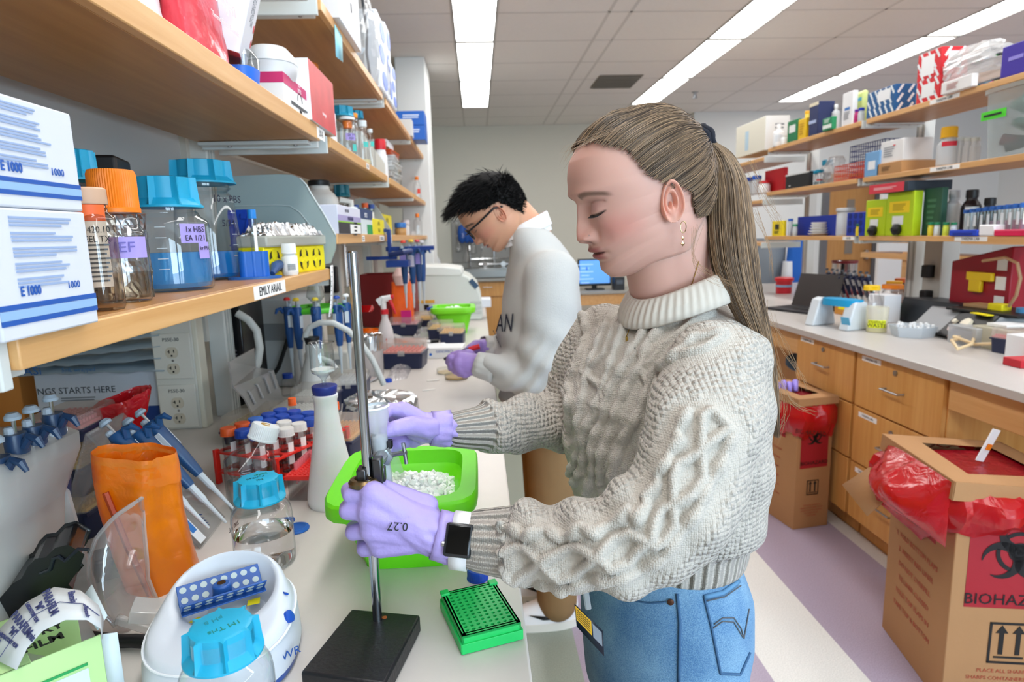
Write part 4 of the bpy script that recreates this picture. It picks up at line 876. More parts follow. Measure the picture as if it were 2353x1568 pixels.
# plastic bags lying on the worktop
def flatbag(name,label,pix,h,m,seed,z=ZB,n=14,group=None):
    P=[PZ(x,y,z) for x,y in pix];e=thing(name,label,'bag',P[0]*.25+P[1]*.25+P[2]*.25+P[3]*.25,0,group);o=np.array(e.location);rr=random.Random(seed)
    g=G();g.grid(lambda u,v:tuple((P[0]*(1-u)+P[1]*u)*(1-v)+(P[3]*(1-u)+P[2]*u)*v-o+np.array([0,0,.002+h*(math.sin(PI*u)*math.sin(PI*v))**.6*rr.uniform(.45,1)])),n,n);part(e,'film',g,m,smooth=0);return e
BAGF=film('e4e2e8',.3,.15,.4)
flatbag('clear_bag','crumpled clear bag lying on the worktop in front of the orange bag',((52,1245),(215,1225),(232,1165),(100,1190)),.02,BAGF,1)
flatbag('clear_bag','thin clear bag lying below the red pouch',((60,1180),(240,1150),(225,1105),(60,1130)),.03,BAGF,2)
flatbag('clear_bag','small yellowish clear bag tucked behind the frosted stand',((62,1150),(105,1130),(118,1100),(70,1108)),.03,film('e4d9a8',.4,.2),3)
# orange bag
ORF=film('ff9008',.93,.3,.22,bump=(16,.004))
e,rg=sheetbag('orange_waste_bag','orange plastic bag standing open with a folded rim','waste bag',[(212,1062),(216,1120),(228,1180),(262,1290),(300,1384)],[(404,1048),(414,1110),(420,1160),(440,1240),(462,1312)],.90,.97,.055,ORF,seed=6,n=24)
g=G();g.loft([[(x*s-(s-1)*0+dx,y,z+dz) for x,y,z in rg[j]] for j,s,dz,dx in ((0,1.,.006,0),(0,1.,.012,0),(1,1.02,.01,0),(3,1.03,.0,-.0),(5,1.02,.004,0))],caps=False);part(e,'folded_rim',g,film('ff9a2c',.9,.3,.25,bump=(24,.003)),smooth=1.2)
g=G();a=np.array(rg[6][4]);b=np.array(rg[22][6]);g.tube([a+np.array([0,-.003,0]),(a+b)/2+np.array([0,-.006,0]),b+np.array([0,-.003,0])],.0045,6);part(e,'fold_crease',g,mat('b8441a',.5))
g=G()
for i,(u,v) in enumerate(((29,18),(31,16),(33,19),(30,20))):q=np.array(rg[v][38-(i%3)*2]);g.lathe([(.0018,0),(.0018,.001)],8,tuple(q+np.array([0,-.002,0])),face_frame('-y'))
part(e,'ink_dots',g,INK)
# clear acrylic stand with slanted pipettes
CLR=film('f0f2f4',.22,.1,.25)
P=[PZ(462,1262,ZB),PZ(516,1190,ZB)];T=[PY(270,1010,1.02),PY(425,1040,1.16)]
e=thing('acrylic_pipette_stand','clear acrylic stand leaning with slanted blue pipettes','stand',P[0])
o=P[0];top0=P[0]+np.array([-.16,-.0,.21]);top1=P[1]+np.array([-.16,.0,.21])
g=G();ux=[P[0],P[1],top1,top0];g.add([tuple(q-o) for q in ux],[(0,1,2,3)]);part(e,'sheet',g,CLR,thick=.004)
g=G();g.add([tuple(q-o) for q in (top0,top1,top1+np.array([-.08,0,-.21]),top0+np.array([-.08,0,-.21]))],[(0,1,2,3)]);part(e,'back_sheet',g,CLR,thick=.004)
ax=np.array([.606,0,-.795]);nrm=np.array([.795,0,.606])
def onsheet(u,v,off=.004):return P[0]*(1-u)+P[1]*u+(top0-P[0])*v+nrm*off
ob_=text(e,'VWR',.02,tuple(onsheet(.45,.12,.006)-o),(0,.92,PI/2),mat('2f4f8a',.5));
g=G();q=onsheet(.1,.12,.006)-o;g.box(tuple(q),(.05,.022,.0006),(0,.92,0));part(e,'sticker',g,mat('e6ecf2',.4));g=G();q=onsheet(.1,.2,.0068)-o;g.box(tuple(q),(.05,.014,.0006),(0,.92,0));part(e,'blue_print',g,mat('2a78c8',.4))
for i,(bx,by,Y) in enumerate(((237,968,1.00),(289,966,1.045),(318,945,1.10))):
    b=PY(bx,by,Y);pipette(b+ax*.238,(0,-math.atan2(.606,.795),0),'blue pipette slanting behind the orange bag, %s'%('lowest of three','middle one of three','uppermost of three')[i],'1e4a78','slanted pipettes in the acrylic stand',.24,'93a5b4')
# clear dome lid of the centrifuge, standing open
Lc=[(265,1440),(222,1390),(205,1330),(206,1280),(222,1235),(262,1188),(325,1146)];Rc=[(372,1428),(372,1400),(356,1370),(340,1330),(337,1280),(332,1230),(326,1148)]
e=thing('clear_dome_lid','clear curved plastic lid standing open behind the mini centrifuge','lid',PY(*Lc[0],.80));o=np.array(e.location)
LL=[PY(*p,.80) for p in Lc];RR=[PY(*p,.86) for p in Rc]
def at3(P,t):k=t*(len(P)-1);i=min(int(k),len(P)-2);f=k-i;return P[i]*(1-f)+P[i+1]*f
g=G();g.grid(lambda u,v:tuple(at3(LL,v)*(1-u)+at3(RR,v)*u-o+np.array([.01,-.05,.0])*math.sin(PI*u)*math.sin(PI*min(1,v+.15))),20,24);DOME=film('e6e4e4',.16,.05,.6);part(e,'shell',g,DOME,thick=.0025,smooth=2)
g=G();g.tube([tuple(at3(LL,t/20)-o) for t in range(21)]+[tuple(at3(RR,1-t/20)-o) for t in range(1,21)],.003,6);part(e,'rim',g,film('f0f0f0',.35,.05,.6))
g=G();q=PY(350,1405,.79)-o;g.box(tuple(q),(.05,.03,.02),(.2,.3,.3));g.box(tuple(q+np.array([-.02,0,-.02])),(.06,.01,.012),(0,.4,0));part(e,'hinge',g,film('eef0f0',.4,.1,.5),.002)
# black wavy stand
Yk=.72;pl=[(20,1400),(10,1380),(55,1330),(75,1318),(90,1290),(105,1275),(128,1272),(150,1250),(175,1244),(205,1262),(195,1290),(168,1328),(186,1346),(150,1390),(60,1405)]
e=thing('black_stand','glossy black moulded stand with a wavy cradle edge behind the laboratory film carton','stand',PY(100,1405,Yk));o=np.array(e.location)
g=G();ppl=[PY(x,y,Yk)-o for x,y in pl];g.add([tuple(q+np.array([.0,-.015,0])) for q in ppl]+[tuple(q+np.array([-.03,.05,.0])) for q in ppl],[tuple(range(len(pl)))]+[tuple(range(2*len(pl)-1,len(pl)-1,-1))]+[(i,(i+1)%len(pl),len(pl)+(i+1)%len(pl),len(pl)+i) for i in range(len(pl))][::1]);part(e,'body',g,mat('0e1013',.25),.003)
g=G();g.tube([tuple(PY(x,y,Yk-.016)-o) for x,y in ((92,1320),(115,1310),(122,1285),(135,1280),(150,1290),(180,1262),(205,1264))],.0022,6);part(e,'raised_edge',g,mat('1b2027',.25))
g=G();q=PZ(215,1335,ZB);g.box(tuple(q-o+np.array([.0,.0,.02])),(.09,.05,.04),(0,0,.5));part(e,'foot',g,mat('16181c',.4),.004)
# laboratory film carton: axis A along its length
A=np.array([.062,.058,0]);A/=np.linalg.norm(A);Bv=np.array([-A[1],A[0],0])
zt=1.02;h=zt-.9205;c0=PZ(231,1459,zt) # far end of the upper front edge
e=thing('film_carton','green laboratory film carton with a strip of film curling out of its open end','carton',(c0[0],c0[1],.9205),math.atan2(A[1],A[0]))
LG=mat('b7dc98',.5);Lx=.17;Dp=.115
g=G() # local x along A (ends at 0), local y across
g.box((-Lx/2,.001,h/2),(Lx,.002,h));g.box((-Lx/2,Dp-.001,h/2),(Lx,.002,h));g.box((-Lx/2,Dp/2,.001),(Lx,Dp,.002));g.box((-Lx/2-.03,Dp*.5,h-.001),(Lx-.06,Dp,.002));g.box((-Lx,Dp/2,h/2),(.002,Dp,h));part(e,'box',g,LG,.0006)
g=G();g.add([(0,0,.0),(0,0,h),(.014,-.006,h*.98),(.014,-.006,h*.02)],[(0,1,2,3)]);g.add([(0,.012,h),(0,Dp*.8,h),(.014,Dp*.75,h+.018),(.012,.02,h+.008)],[(0,1,2,3)]);part(e,'end_flap',g,mat('c3d4da',.6),thick=.0012)
DK=mat('1c231a',.6)
text(e,'LABORATORY',.02,(-.078,.052,h+.0012),(0,0,0),DK,bold=.0006,sx=.85);text(e,'FILM',.02,(-.045,.028,h+.0012),(0,0,0),DK,bold=.0006,sx=.9)
R_=face_frame('-y');decal(e,'picture_panel',mat('cfdfe6',.5),'-y',(-.085,-.0006,h*.38),.14,h*.62);g=G();g.prism([(.035*math.cos(t),.02*math.sin(t)) for t in [2*PI*i/24 for i in range(24)]],0,.0004,M=Matrix.Translation((-.08,-.0012,h*.36))@R_.to_4x4());part(e,'picture_print',g,mat('a9c3d4',.5));decal(e,'green_line',mat('1f9a52',.5),'-y',(-.085,-.001,h*.74),.14,.003)
ez=np.array(e.location);ri=Matrix.Rotation(-e.rotation_euler.z,3,'Z')
E1=[(-45,1500,.104),(5,1440,.122),(60,1385,.138),(125,1350,.146),(185,1358,.143),(226,1392,.128),(238,1425,.11)];E2=[(38,1540,.104),(62,1490,.118),(98,1450,.132),(150,1425,.138),(200,1425,.134),(232,1446,.118),(234,1470,.10)]
loc= lambda q:ri@Vector(PZ(q[0],q[1],.92+q[2])-ez)
A1,A2=[loc(q) for q in E1],[loc(q) for q in E2]
g=G();g.loft([[tuple(p_*(1-u)+q_*u) for u in (0,.33,.66,1)] for p_,q_ in zip(A1,A2)],closed=False,caps=False);fl=part(e,'film_strip',g,mat('c9cdcf',.45),smooth=2,thick=.0008)
for s_,k,u,sz in (('PARAFILM',2.7,.38,.0115),('PARAFILM',1.5,.42,.0115),('"M"',2.3,.35,.010),('"M"',1.1,.4,.010),('LABORATORY FILM',2.0,.4,.0048),('LABORATORY FILM',.8,.42,.0048),('Bemis',3.6,.3,.009),('Bemis',4.0,.75,.009),('Bemis',1.5,.85,.009),('Bemis',.6,.1,.009)):
    i0=int(k);f=k-i0;q0=A1[i0]*(1-f)+A1[i0+1]*f;q1=A2[i0]*(1-f)+A2[i0+1]*f;t=((A1[i0+1]+A2[i0+1])-(A1[i0]+A2[i0])).normalized();xa=(q1-q0).normalized();n=xa.cross(t).normalized();n=n if n.z>0 else -n;ya=n.cross(xa);M4=Matrix((xa,ya,n)).transposed().to_4x4();M4.translation=q0*(1-u)+q1*u+n*.0016
    text(fl,s_,sz,(0,0,0),(0,0,0),mat('3a3f6e',.6),bold=.0002).matrix_local=M4
g=G();qa_,qb_=[A1[i]*.5+A2[i]*.5 for i in (0,5)],0;g.tube([tuple((A1[i]+A2[i])/2+Vector((0,0,.0012))) for i in range(6)],.0004,4);part(fl,'printed_line',g,mat('3a3f6e',.6))
# ---- mini centrifuge
cx=PZ(515,1500,ZB);e=thing('mini_centrifuge','white rounded mini centrifuge with a blue strip rotor and blue foot','centrifuge',(-.326,.724,ZB),.12);e.scale=(.86,.86,.82)
CW=mat('ccd2da',.38);
def oval(a,b,z,p=2.6,n=48,dz=0,cx=0,cy=0):return [(x*a+cx,y*b+cy,z+dz*y) for x,y,_ in ring(1,0,p,n)]
g=G();g.loft([oval(.092,.098,0),oval(.098,.104,.004),oval(.1,.106,.014)]);part(e,'foot',g,mat('1d4a96',.4))
g=G();rs=[oval(.1,.106,.014),oval(.1,.106,.02),oval(.099,.104,.05,2.5,dz=.01),oval(.094,.098,.075,2.4,dz=.016),oval(.09,.093,.083,2.3,dz=.018),oval(.082,.075,.094,2.3,dz=.03,cy=.014),oval(.076,.064,.101,2.2,dz=.03,cy=.022),oval(.070,.055,.103,2.1,dz=.03,cy=.028),oval(.066,.050,.098,2.1,dz=.03,cy=.03),oval(.060,.046,.075,2,dz=.012,cy=.03),oval(.052,.042,.06,2,cy=.028),oval(.03,.03,.059,2,cy=.026),oval(.016,.016,.06,2,cy=.024)]
g.loft(rs);part(e,'body',g,CW,smooth=1.0)
g=G();g.tube([(x*1.003,y*1.003,z+.001) for x,y,z in oval(.0965,.1,.068,2.45,48,.014)],.0018,6,closed=True);part(e,'seam_ridge',g,mat('e0e4e8',.35))
g=G();g.loft([oval(.03,.028,.058,2,cy=.026),oval(.028,.026,.068,2,cy=.026),oval(.02,.018,.07,2,cy=.026)]);part(e,'hub',g,mat('d5d9d8',.4))
RB=mat('23549c',.4);rt=thing('r','x','x');bpy.data.objects.remove(rt)
g=G();Mr=Matrix.Translation((-.004,.022,.098))@Euler((0,0,.42)).to_matrix().to_4x4()
for s in (-1,1):
    Ms=Mr@Matrix.Translation((0,s*.018,.004))@Euler((s*.75,0,0)).to_matrix().to_4x4();pts=[(-.056,-.016),(.056,-.016),(.056,.016),(-.056,.016)]
    g.prism(pts,-.0012,.0012,M=Ms)
g.prism([(-.056,-.02),(.056,-.02),(.056,.02),(-.056,.02)],-.008,-.0055,M=Mr);g.lathe([(.013,-.006),(.013,.014),(.011,.016)],20,M=Mr.to_3x3(),o=Mr.translation);ro=part(e,'rotor',g,RB,.0008)
g=G();d2=G()
for s in (-1,1):
    Ms=Mr@Matrix.Translation((0,s*.018,.004))@Euler((s*.75,0,0)).to_matrix().to_4x4()
    for i in range(8):
        for j in (-1,1):g.lathe([(.0047,-.0016),(.0047,.0016)],12,Ms@Vector((-.048+i*.0137,j*.0078,0)),Ms.to_3x3())
o_=part(ro,'tube_hole',g,mat('aebfc0',.5));g=G();g.lathe([(.006,.0145),(.006,.0175)],14,M=Mr.to_3x3(),o=Mr.translation);part(ro,'locking_knob',g,CHROME)
g=G();g.add([(.052*math.cos(t)*k,.05*math.sin(t)*k,.079) for t,k in ((.3,.95),(.62,1.05),(.75,.75),(.35,.62))],[(0,1,2,3)]);wl=part(e,'warning_label',g,YELLOW);g=G();g.add([(-.05,.01,.064),(-.02,-.005,.064),(-.01,.008,.064),(-.04,.022,.064)],[(0,1,2,3)]);part(e,'warning_label',g,YELLOW)
g=G();g.lathe([(.0095,0),(.009,.004),(.006,.005)],16,(.092,-.02,.072),Euler((0,1.0,-.2)).to_matrix());part(e,'button',g,mat('1d4fae',.35));g=G();g.box((.084,.012,.092),(.006,.009,.002),(0,.6,.7));part(e,'indicator',g,mat('1d4fae',.35))
text(e,'VWR',.017,(.094,-.056,.036),(PI/2-.1,0,PI/2-.95),mat('1f4c94',.5))
g=G();q0=PZ(352,1495,ZB);q1=PZ(268,1490,ZB);g.tube([tuple(q0+np.array([0,0,.012])),tuple((q0+q1)/2+np.array([0,0,.012])),tuple(q1+np.array([0,0,.01])),tuple(q1+np.array([-.1,.03,.008]))],.0085,10);o_=part(None,'thick_cable',g,BLACK,smooth=1);tag(o_,'thick black power cord running from the mini centrifuge towards the carton','cord')
# ---- the two screw-cap bottles
def sbottle(p,label,r,h,rc,hc,txt,fill):
    e=thing('media_bottle',label,'bottle',p,facing(p)+PI/2+PI);zb=h-hc
    prof=[(r*.9,0),(r*.98,.004),(r,.01),(r,zb*.72),(r*.97,zb*.82),(r*.86,zb*.92),(rc*.9,zb),(rc*.86,zb+.004),(rc*.86,h-.006)]
    g=G();g.loft([ring(a,z,2.25,40) for a,z in prof],caps=False);g.add(ring(r*.9,.001,2.25,40),[tuple(range(39,-1,-1))]);part(e,'body',g,GLASS,smooth=1)
    if fill:
        g=G();g.loft([ring(r*.9,.004,2.25,40),ring(r*.965,.012,2.25,40),ring(r*.965,zb*fill,2.25,40)]);part(e,'liquid',g,mat('ffffff',.0,trans=1,ior=1.33),smooth=.6)
    part(e,'cap',cap_fin(rc,hc,zb+.001),CAPBLUE,smooth=.5)
    for i,(s,c,x,y,sz) in enumerate(txt):text(e,s,sz,(x,y,h+.0012),(0,0,.25+PI*0),mat(c,.5))
    return e
p,r,h=bcyl(615,1322,138,1120)
e=sbottle((p[0],p[1],ZB),'half filled glass bottle with cyan cap marked Ni between white jug and centrifuge',r,.142,r*.76,.036,(('Ni','14504e',-.002,.012,.011),('Purified','1d5a62',.004,.0,.009),('buffer','1a7a55',-.004,-.012,.009)),.5)
a=1.0;ctext(e,'200 mL',.011,r*1.02,.06,-.45,mat('3a3f44',.5));
q=CAM+ray(512,1478)*.63
e=sbottle((q[0],q[1],ZB),'cyan capped glass bottle at the very front beside the mini centrifuge',.045,max(.13,q[2]-ZB)+.006,.0345,.032,(('1M Tris','1f7f6f',-.003,.008,.010),('pH 8','23808c',.006,-.01,.009)),.0)
# ---- square bottle with ribbed white cap
p,r,h=bcyl(582,1196,132,1040);d_=.052
e=thing('square_bottle','square clear bottle with a tilted white ribbed cap before the tube rack','bottle',(p[0],p[1]+.01,ZB),.5)
g=G();rs=[]
for z,k,cx_,pw in ((0,.92,0,6),(.004,.97,0,6),(.012,1,0,6),(.085,1,0,6),(.095,.97,0,5),(.115,.7,.012,4),(.13,.5,.022,2.4),(.142,.46,.028,2)):rs.append([(x*d_*.85*k+cx_,y*d_*.95*k,z) for x,y,_ in ring(1,0,pw,40)])
g.loft(rs,caps=False);part(e,'body',g,CLEAR,smooth=1)
g=G();g.loft([[(x*d_*.8,y*d_*.9,z) for x,y,_ in ring(1,0,6,40)] for z in (.004,.05)]);part(e,'liquid',g,glass('eef3f3','9eb0b4',.02,.5))
cp_=part(e,'cap',cap_rib(.0265,.03,0,48),mat('dfe7ea',.45),smooth=.5,loc=(.026,0,.132),rot=(0,.38,0));g=G();g.tube([(.009*math.cos(t),.009*math.sin(t),.0302) for t in [.6+4.6*i/14 for i in range(15)]],.0016,5);part(cp_,'gold_emblem',g,mat('b58a2a',.4))
# ---- red tube rack with tubes
R0=PZ(462,1112,ZB);Rx=np.array([.172,-.06,0]);Rx=Rx/np.linalg.norm(Rx);q0=PZ(640,1135,ZB);q1=PZ(690,1035,ZB)
ex=(q0-PZ(470,1105,ZB));lx=.165;ex=ex/np.linalg.norm(ex);ey=np.array([-ex[1],ex[0],0]);ly=.23
o=q0-ex*lx;e=thing('red_tube_rack','red wire-frame style tube rack full of capped tubes','tube rack',o,math.atan2(ex[1],ex[0]))
RR_=mat('df2a1e',.4)
def holeplate(g,w,l,z,nx,ny,r,t=.004,x0=0,y0=0,n=14):
    """plate with real round holes"""
    cw,cl=w/nx,l/ny
    for i in range(nx):
        for j in range(ny):
            cx_,cy_=x0+(i+.5)*cw,y0+(j+.5)*cl;sq=[];ci=[]
            for k in range(n*2):
                a=2*PI*k/(n*2);c,s=math.cos(a),math.sin(a);m_=max(abs(c),abs(s));sq.append((cx_+cw/2*c/m_,cy_+cl/2*s/m_));ci.append((cx_+r*c,cy_+r*s))
            N_=n*2;vs=[(x,y,z) for x,y in sq]+[(x,y,z) for x,y in ci]+[(x,y,z-t) for x,y in ci];fs=[]
            for k in range(N_):k2=(k+1)%N_;fs+=[(k,k2,N_+k2,N_+k),(N_+k,N_+k2,2*N_+k2,2*N_+k)]
            g.add(vs,fs)
    g.box((x0+w/2,y0-.001,z-t/2),(w,.002,t));g.box((x0+w/2,y0+l+.001,z-t/2),(w,.002,t));g.box((x0-.001,y0+l/2,z-t/2),(.002,l,t));g.box((x0+w+.001,y0+l/2,z-t/2),(.002,l,t))
for z in (.028,.072):g=G();holeplate(g,lx,ly,z,4,6,.0158);part(e,'shelf',g,RR_)
for i in (0,1):
    for j in (0,.5,1):g=G();g.box((i*lx,j*ly,.038),(.008,.012,.076));part(e,'leg',g,RR_,.001)
def w2(u,v,z=ZB+.004):q=o+ex*u+ey*v;return (q[0],q[1],z)
COLS=['o','b','b','b','o','b','w','w','l','b','w','w','b','b','b','b','b','b','w','w','.','.','.','.']
pal=dict(o=('e8622a','orange'),b=('1f47a8','blue'),w=('d9d9d6','white'),l=('3f78d8','light blue'))
grid_=['obb.','obww','lbww','bbbb','bbbw','....']
nth=('frontmost row','second row','third row','fourth row','fifth row','last row');nc=('at the wall end','second from the wall end','third from the wall end','at the aisle end')
for j,row in enumerate(grid_):
    for i,c in enumerate(row):
        if c=='.':continue
        q=w2((i+.5)*lx/4,(j+.5)*ly/6);falcon(q,.0145,.117,mat(pal[c][0],.45),'%s-capped tube in the red rack, %s, %s'%(pal[c][1],nth[j],nc[i]),'tubes in the red rack',mat('d8b4bc',.3,alpha=.5) if c=='b' else None)
for i,(u,v,cc) in enumerate(((lx*.9,ly*.93,'orange-capped slim tube at the back aisle corner of the red rack'),(lx*.12,ly*.93,'orange-capped slim tube at the back wall corner of the red rack'))):falcon(w2(u,v,ZB+.012),.0085,.125,mat('ea6426',.45),cc,'tubes in the red rack',None,False)
# ---- red PCR tip rack box
q=PZ(695,1143,ZB);ea=PZ(735,1048,.975)-PZ(735,1108,.975);ea[2]=0;ea/=np.linalg.norm(ea)
e=thing('red_tip_rack','clear box topped by a red rack holding rows of pink tips','tip rack',(-.345,1.262,ZB),-.12)
g=G();g.box((0,0,.024),(.08,.118,.046));part(e,'box',g,CLEARP,.003)
g=G();g.box((0,0,.0485),(.086,.124,.007));holeplate(g,.08,.118,.0535,8,12,.0032,.002,-.04,-.059,6);part(e,'rack',g,mat('e0322c',.45))
for i in range(8):
    for j in range(12):
        if i+j*.55<5.2:
            pass
pk=G();pk.lathe([(.0024,-.03),(.0036,0),(.004,.014),(.0032,.014)],8,cap1=False);pkd=pk.data('tip',1);pkd.materials.append(mat('e88a94',.35,alpha=.8))
for i in range(8):
    for j in range(12):
        if (7-i)*.0+j>11-i*1.1 or i==0 and j>2 or (i<5 and j>10-2*i):
            t_=bpy.data.objects.new('tip',pkd);COL.objects.link(t_);t_.parent=e;t_.location=(-.035+i*.01,-.054+j*.00983,.0535)
# ---- big white flask with stopper and funnel
p,r,h=bcyl(768,1178,116,905)
e=thing('white_filter_flask','tall white plastic flask with a blue stopper','flask',(p[0],p[1],ZB));zt=h
MILK=mat('dfe2e4',.4,sss=.15)
g=G();rs=[(r*.93,0),(r*.99,.006),(r,.016),(r*.97,.03),(r*.62,.125),(r*.50,.165),(r*.46,.19),(r*.455,h-.012),(r*.5,h-.008),(r*.5,h-.002),(r*.4,h)];g.lathe(rs,40);part(e,'body',g,MILK,smooth=1)
g=G();g.lathe([(r*.38,h-.004),(r*.47,h+.002),(r*.5,h+.014),(r*.48,h+.016),(r*.15,h+.016)],28);part(e,'stopper',g,mat('1d2f84',.45),smooth=.6)
ztf=solveZ(787,p[0],p[1])-ZB;rf=29*mpp((p[0],p[1],1.2))
e2=thing('glass_funnel','clear glass filter funnel standing in the blue stopper','funnel',(p[0],p[1],ZB+h+.0165));hh=ztf-h-.0165
g=G();g.lathe([(.004,0),(.0045,.012),(.012,.02),(rf*.86,hh*.3),(rf*.93,hh*.36),(rf*.96,hh*.42),(rf*.93,hh*.98),(rf*1.0,hh)],32,cap0=False,cap1=False);part(e2,'funnel',g,glass('f4f8f8','8c9ca2',.02,.7,.09),smooth=1)
g=G();g.lathe([(rf*.9,hh*.335),(rf*.9,hh*.385)],28);part(e2,'frit',g,mat('e8ebea',.7));g=G();g.lathe([(rf*.98,hh*.985),(rf*1.03,hh),(rf*.98,hh*1.015)],32,cap0=False,cap1=False);part(e2,'rim',g,glass('f6fafa','b4bfc0'))
# ---- stoppered grey flask with hose
p,r,h=bcyl(722,938,96,800,ZB)
p=PZ(722,950,ZB);p=(p[0],p[1]+.04,ZB);r=52*mpp(p);h=solveZ(790,p[0],p[1])-ZB
e=thing('side_arm_flask','frosted side-arm flask with black stopper, hose and lilac tape','flask',p)
MK2=mat('c9cccb',.4,alpha=.85)
g=G();g.lathe([(r*.95,0),(r,.01),(r*.95,.03),(r*.42,h*.72),(r*.3,h*.82),(r*.3,h)],32);part(e,'body',g,MK2,smooth=1)
g=G();g.tube([(r*.25,0,h*.78),(r*.75,0,h*.72),(r*1.0,-.01,h*.62)],[.009,.008,.007],10);part(e,'side_arm',g,MK2)
g=G();g.lathe([(r*.26,h-.002),(r*.34,h+.018),(r*.33,h+.02)],20);part(e,'stopper',g,BLACK);a=facing(p);tape(e,r*.8,h*.26,h*.4,a-.35,a+.2,LILAC,r1=r*.64);ctext(e,'Media',.012,r*.78,h*.33,a-.1,sx=.8)
hose=[(700,782),(703,768),(712,752),(735,742),(765,742),(800,760),(830,790),(855,825),(875,868),(882,885)]
g=G();g.tube([PY(x,y,p[1]+.0-.0*i) for i,(x,y) in enumerate(hose)],.009,10);o_=part(None,'rubber_hose',g,mat('cfd3d1',.4,alpha=.85),smooth=1);tag(o_,'translucent white hose arching from the frosted flask to the worktop','hose')
# white loop hose further back
lp=[(545,720),(570,735),(590,760),(597,800),(592,835),(580,858)];g=G();g.tube([PY(x,y,1.95) for x,y in lp],.012,10);o_=part(None,'rubber_hose',g,mat('d0d3d0',.45),smooth=1);tag(o_,'white hose hanging in a loop beside the black power supply','hose')
# ---- black power supply + clear gel rack behind the post
q=PZ(545,985,ZB);Yg=1.95
x0,x1=PY(512,800,Yg)[0],PY(560,800,Yg)[0];e=crate('power_supply','black vented power supply beside the shelf post','power supply',((x0+x1)/2,Yg+.1,.92),(x1-x0,.2,solveZ(690,x0,Yg)-.92),0,mat('1a1a1c',.25),None,.004)
for i in range(8):
    for j in range(3):g=G();g.box((-.01+.0*j+(j-1)*.014,-.101,.1+.012*i),(.011,.002,.005));part(e,'vent_slot',g,mat('6f7072',.5))
e=thing('gel_comb_rack','bent clear acrylic tray with long slots beside the black power supply','rack',PZ(600,950,ZB));o=np.array(e.location)
ppx=[[(525,832),(583,800)],[(535,890),(587,845)],[(560,915),(628,852)],[(583,958),(650,920)]]
P3=[[PY(*a,1.62),PY(*b,1.86)] for a,b in ppx]
g=G();g.loft([[tuple(a-o),tuple(b-o)] for a,b in P3],closed=False,caps=False);part(e,'tray',g,film('c9c8c6',.6,.15,.4),thick=.004,smooth=0)
for t in (.15,.4,.65,.88):
    a=P3[2][0]*(1-t)+P3[2][1]*t;b=P3[3][0]*(1-t)+P3[3][1]*t;a0=P3[1][0]*(1-t)+P3[1][1]*t;g=G();g.tube([tuple(a*.85+a0*.15-o+np.array([.004,-.004,.003])),tuple(a-o+np.array([.004,-.004,.003])),tuple(a*.45+b*.55-o+np.array([.004,-.004,.003]))],.004,6);part(e,'slot',g,mat('8e8f90',.3))
# clear tip boxes between power column and flask
tipbox((-.60,1.66,.9203),(.12,.17,.075),-.15,'navy tip box with cloudy lid nearest the power column','d8c79a','tip boxes behind the tube rack',.5)
tipbox((-.485,1.64,.9203),(.105,.17,.088),-.15,'navy tip box with cloudy lid behind the red rack tubes','cfd2d0','tip boxes behind the tube rack',.35)
tipbox((-.485,1.83,.9203),(.105,.14,.098),-.15,'navy tip box, farthest one beside the frosted flask','cfd2d0','tip boxes behind the tube rack',.35)
tipbox((-.345,1.52,.9203),(.1,.14,.075),-.2,'navy tip box with yellow tips behind the white flask','e0b070','tip boxes behind the tube rack',.45)
tipbox((-.42,2.02,.9203),(.1,.13,.085),0,'dark navy tip box behind the white flask stopper','c8ccd0','tip boxes behind the tube rack',.3)
# ---- blue disk, small blue cap
p=PZ(683,1217,ZB);e=thing('blue_disc','flat blue plastic disc lying beside the half filled bottle','disc',(p[0],p[1],ZB));g=G();g.lathe([(.0205,0),(.0215,.002),(.0205,.0045),(.018,.005)],28);part(e,'disc',g,mat('1f62b8',.4));g=G();g.lathe([(.0165,.005),(.0165,.0056),(.015,.0056)],24,cap0=False,cap1=False);part(e,'ring',g,mat('3474c4',.4))
g=G();q=PZ(618,1232,ZB);g.tube([(-.02,-.012,.005),(0,0,.006),(.025,.004,.006),(.03,.014,.005)],[.006,.008,.008,.005],8);o_=part(None,'blue_refraction_piece',g,mat('1f55a0',.4),loc=(q[0]-.0,q[1]+.03,ZB+.004));tag(o_,'blue piece added for the disc refracted in the half filled bottle','plastic piece')  # added piece imitates the blue disc's refracted image in the bottle
p,r,h=bcyl(1098,1343,48,1325);e=thing('loose_cap','small loose blue screw cap under the cardigan cuff','cap',(p[0],p[1],ZB));part(e,'cap',cap_rib(r,.016,0,30),mat('1746b4',.4),smooth=.5)
e['label']='small loose blue screw cap on the worktop behind the green rack'
# ---- green 96-hole rack
zt=.9445;fl=PZ(1062,1464,zt);fr=PZ(1197,1430,zt);bl=PZ(995,1368,zt)
ex=fr-fl;wx=np.linalg.norm(ex);ex/=wx;ey=np.array([-ex[1],ex[0],0]);ly=np.linalg.norm(bl-fl)
e=thing('green_tube_rack','bright green rack with rows of small holes at the worktop edge','tube rack',(fl[0],fl[1],ZB),math.atan2(ex[1],ex[0]));GR=mat('22c463',.4);ht=zt-ZB
g=G();holeplate(g,wx*.86,ly*.88,ht,8,12,.0024,.004,wx*.07,ly*.06,8)
for a,b,c,d in ((0,wx,0,ly*.062),(0,wx,ly*.938,ly),(0,wx*.072,0,ly),(wx*.928,wx,0,ly)):g.box(((a+b)/2,(c+d)/2,ht-.0015),(b-a,d-c,.003))
part(e,'top_plate',g,GR)
g=G();g.box((wx/2,.001,ht/2),(wx,.002,ht));g.box((wx/2,ly-.001,ht/2),(wx,.002,ht));g.box((.001,ly/2,ht/2),(.002,ly,ht));g.box((wx-.001,ly/2,ht/2),(.002,ly,ht));g.box((wx/2,ly/2,.004),(wx-.003,ly-.003,.004));part(e,'body',g,GR)
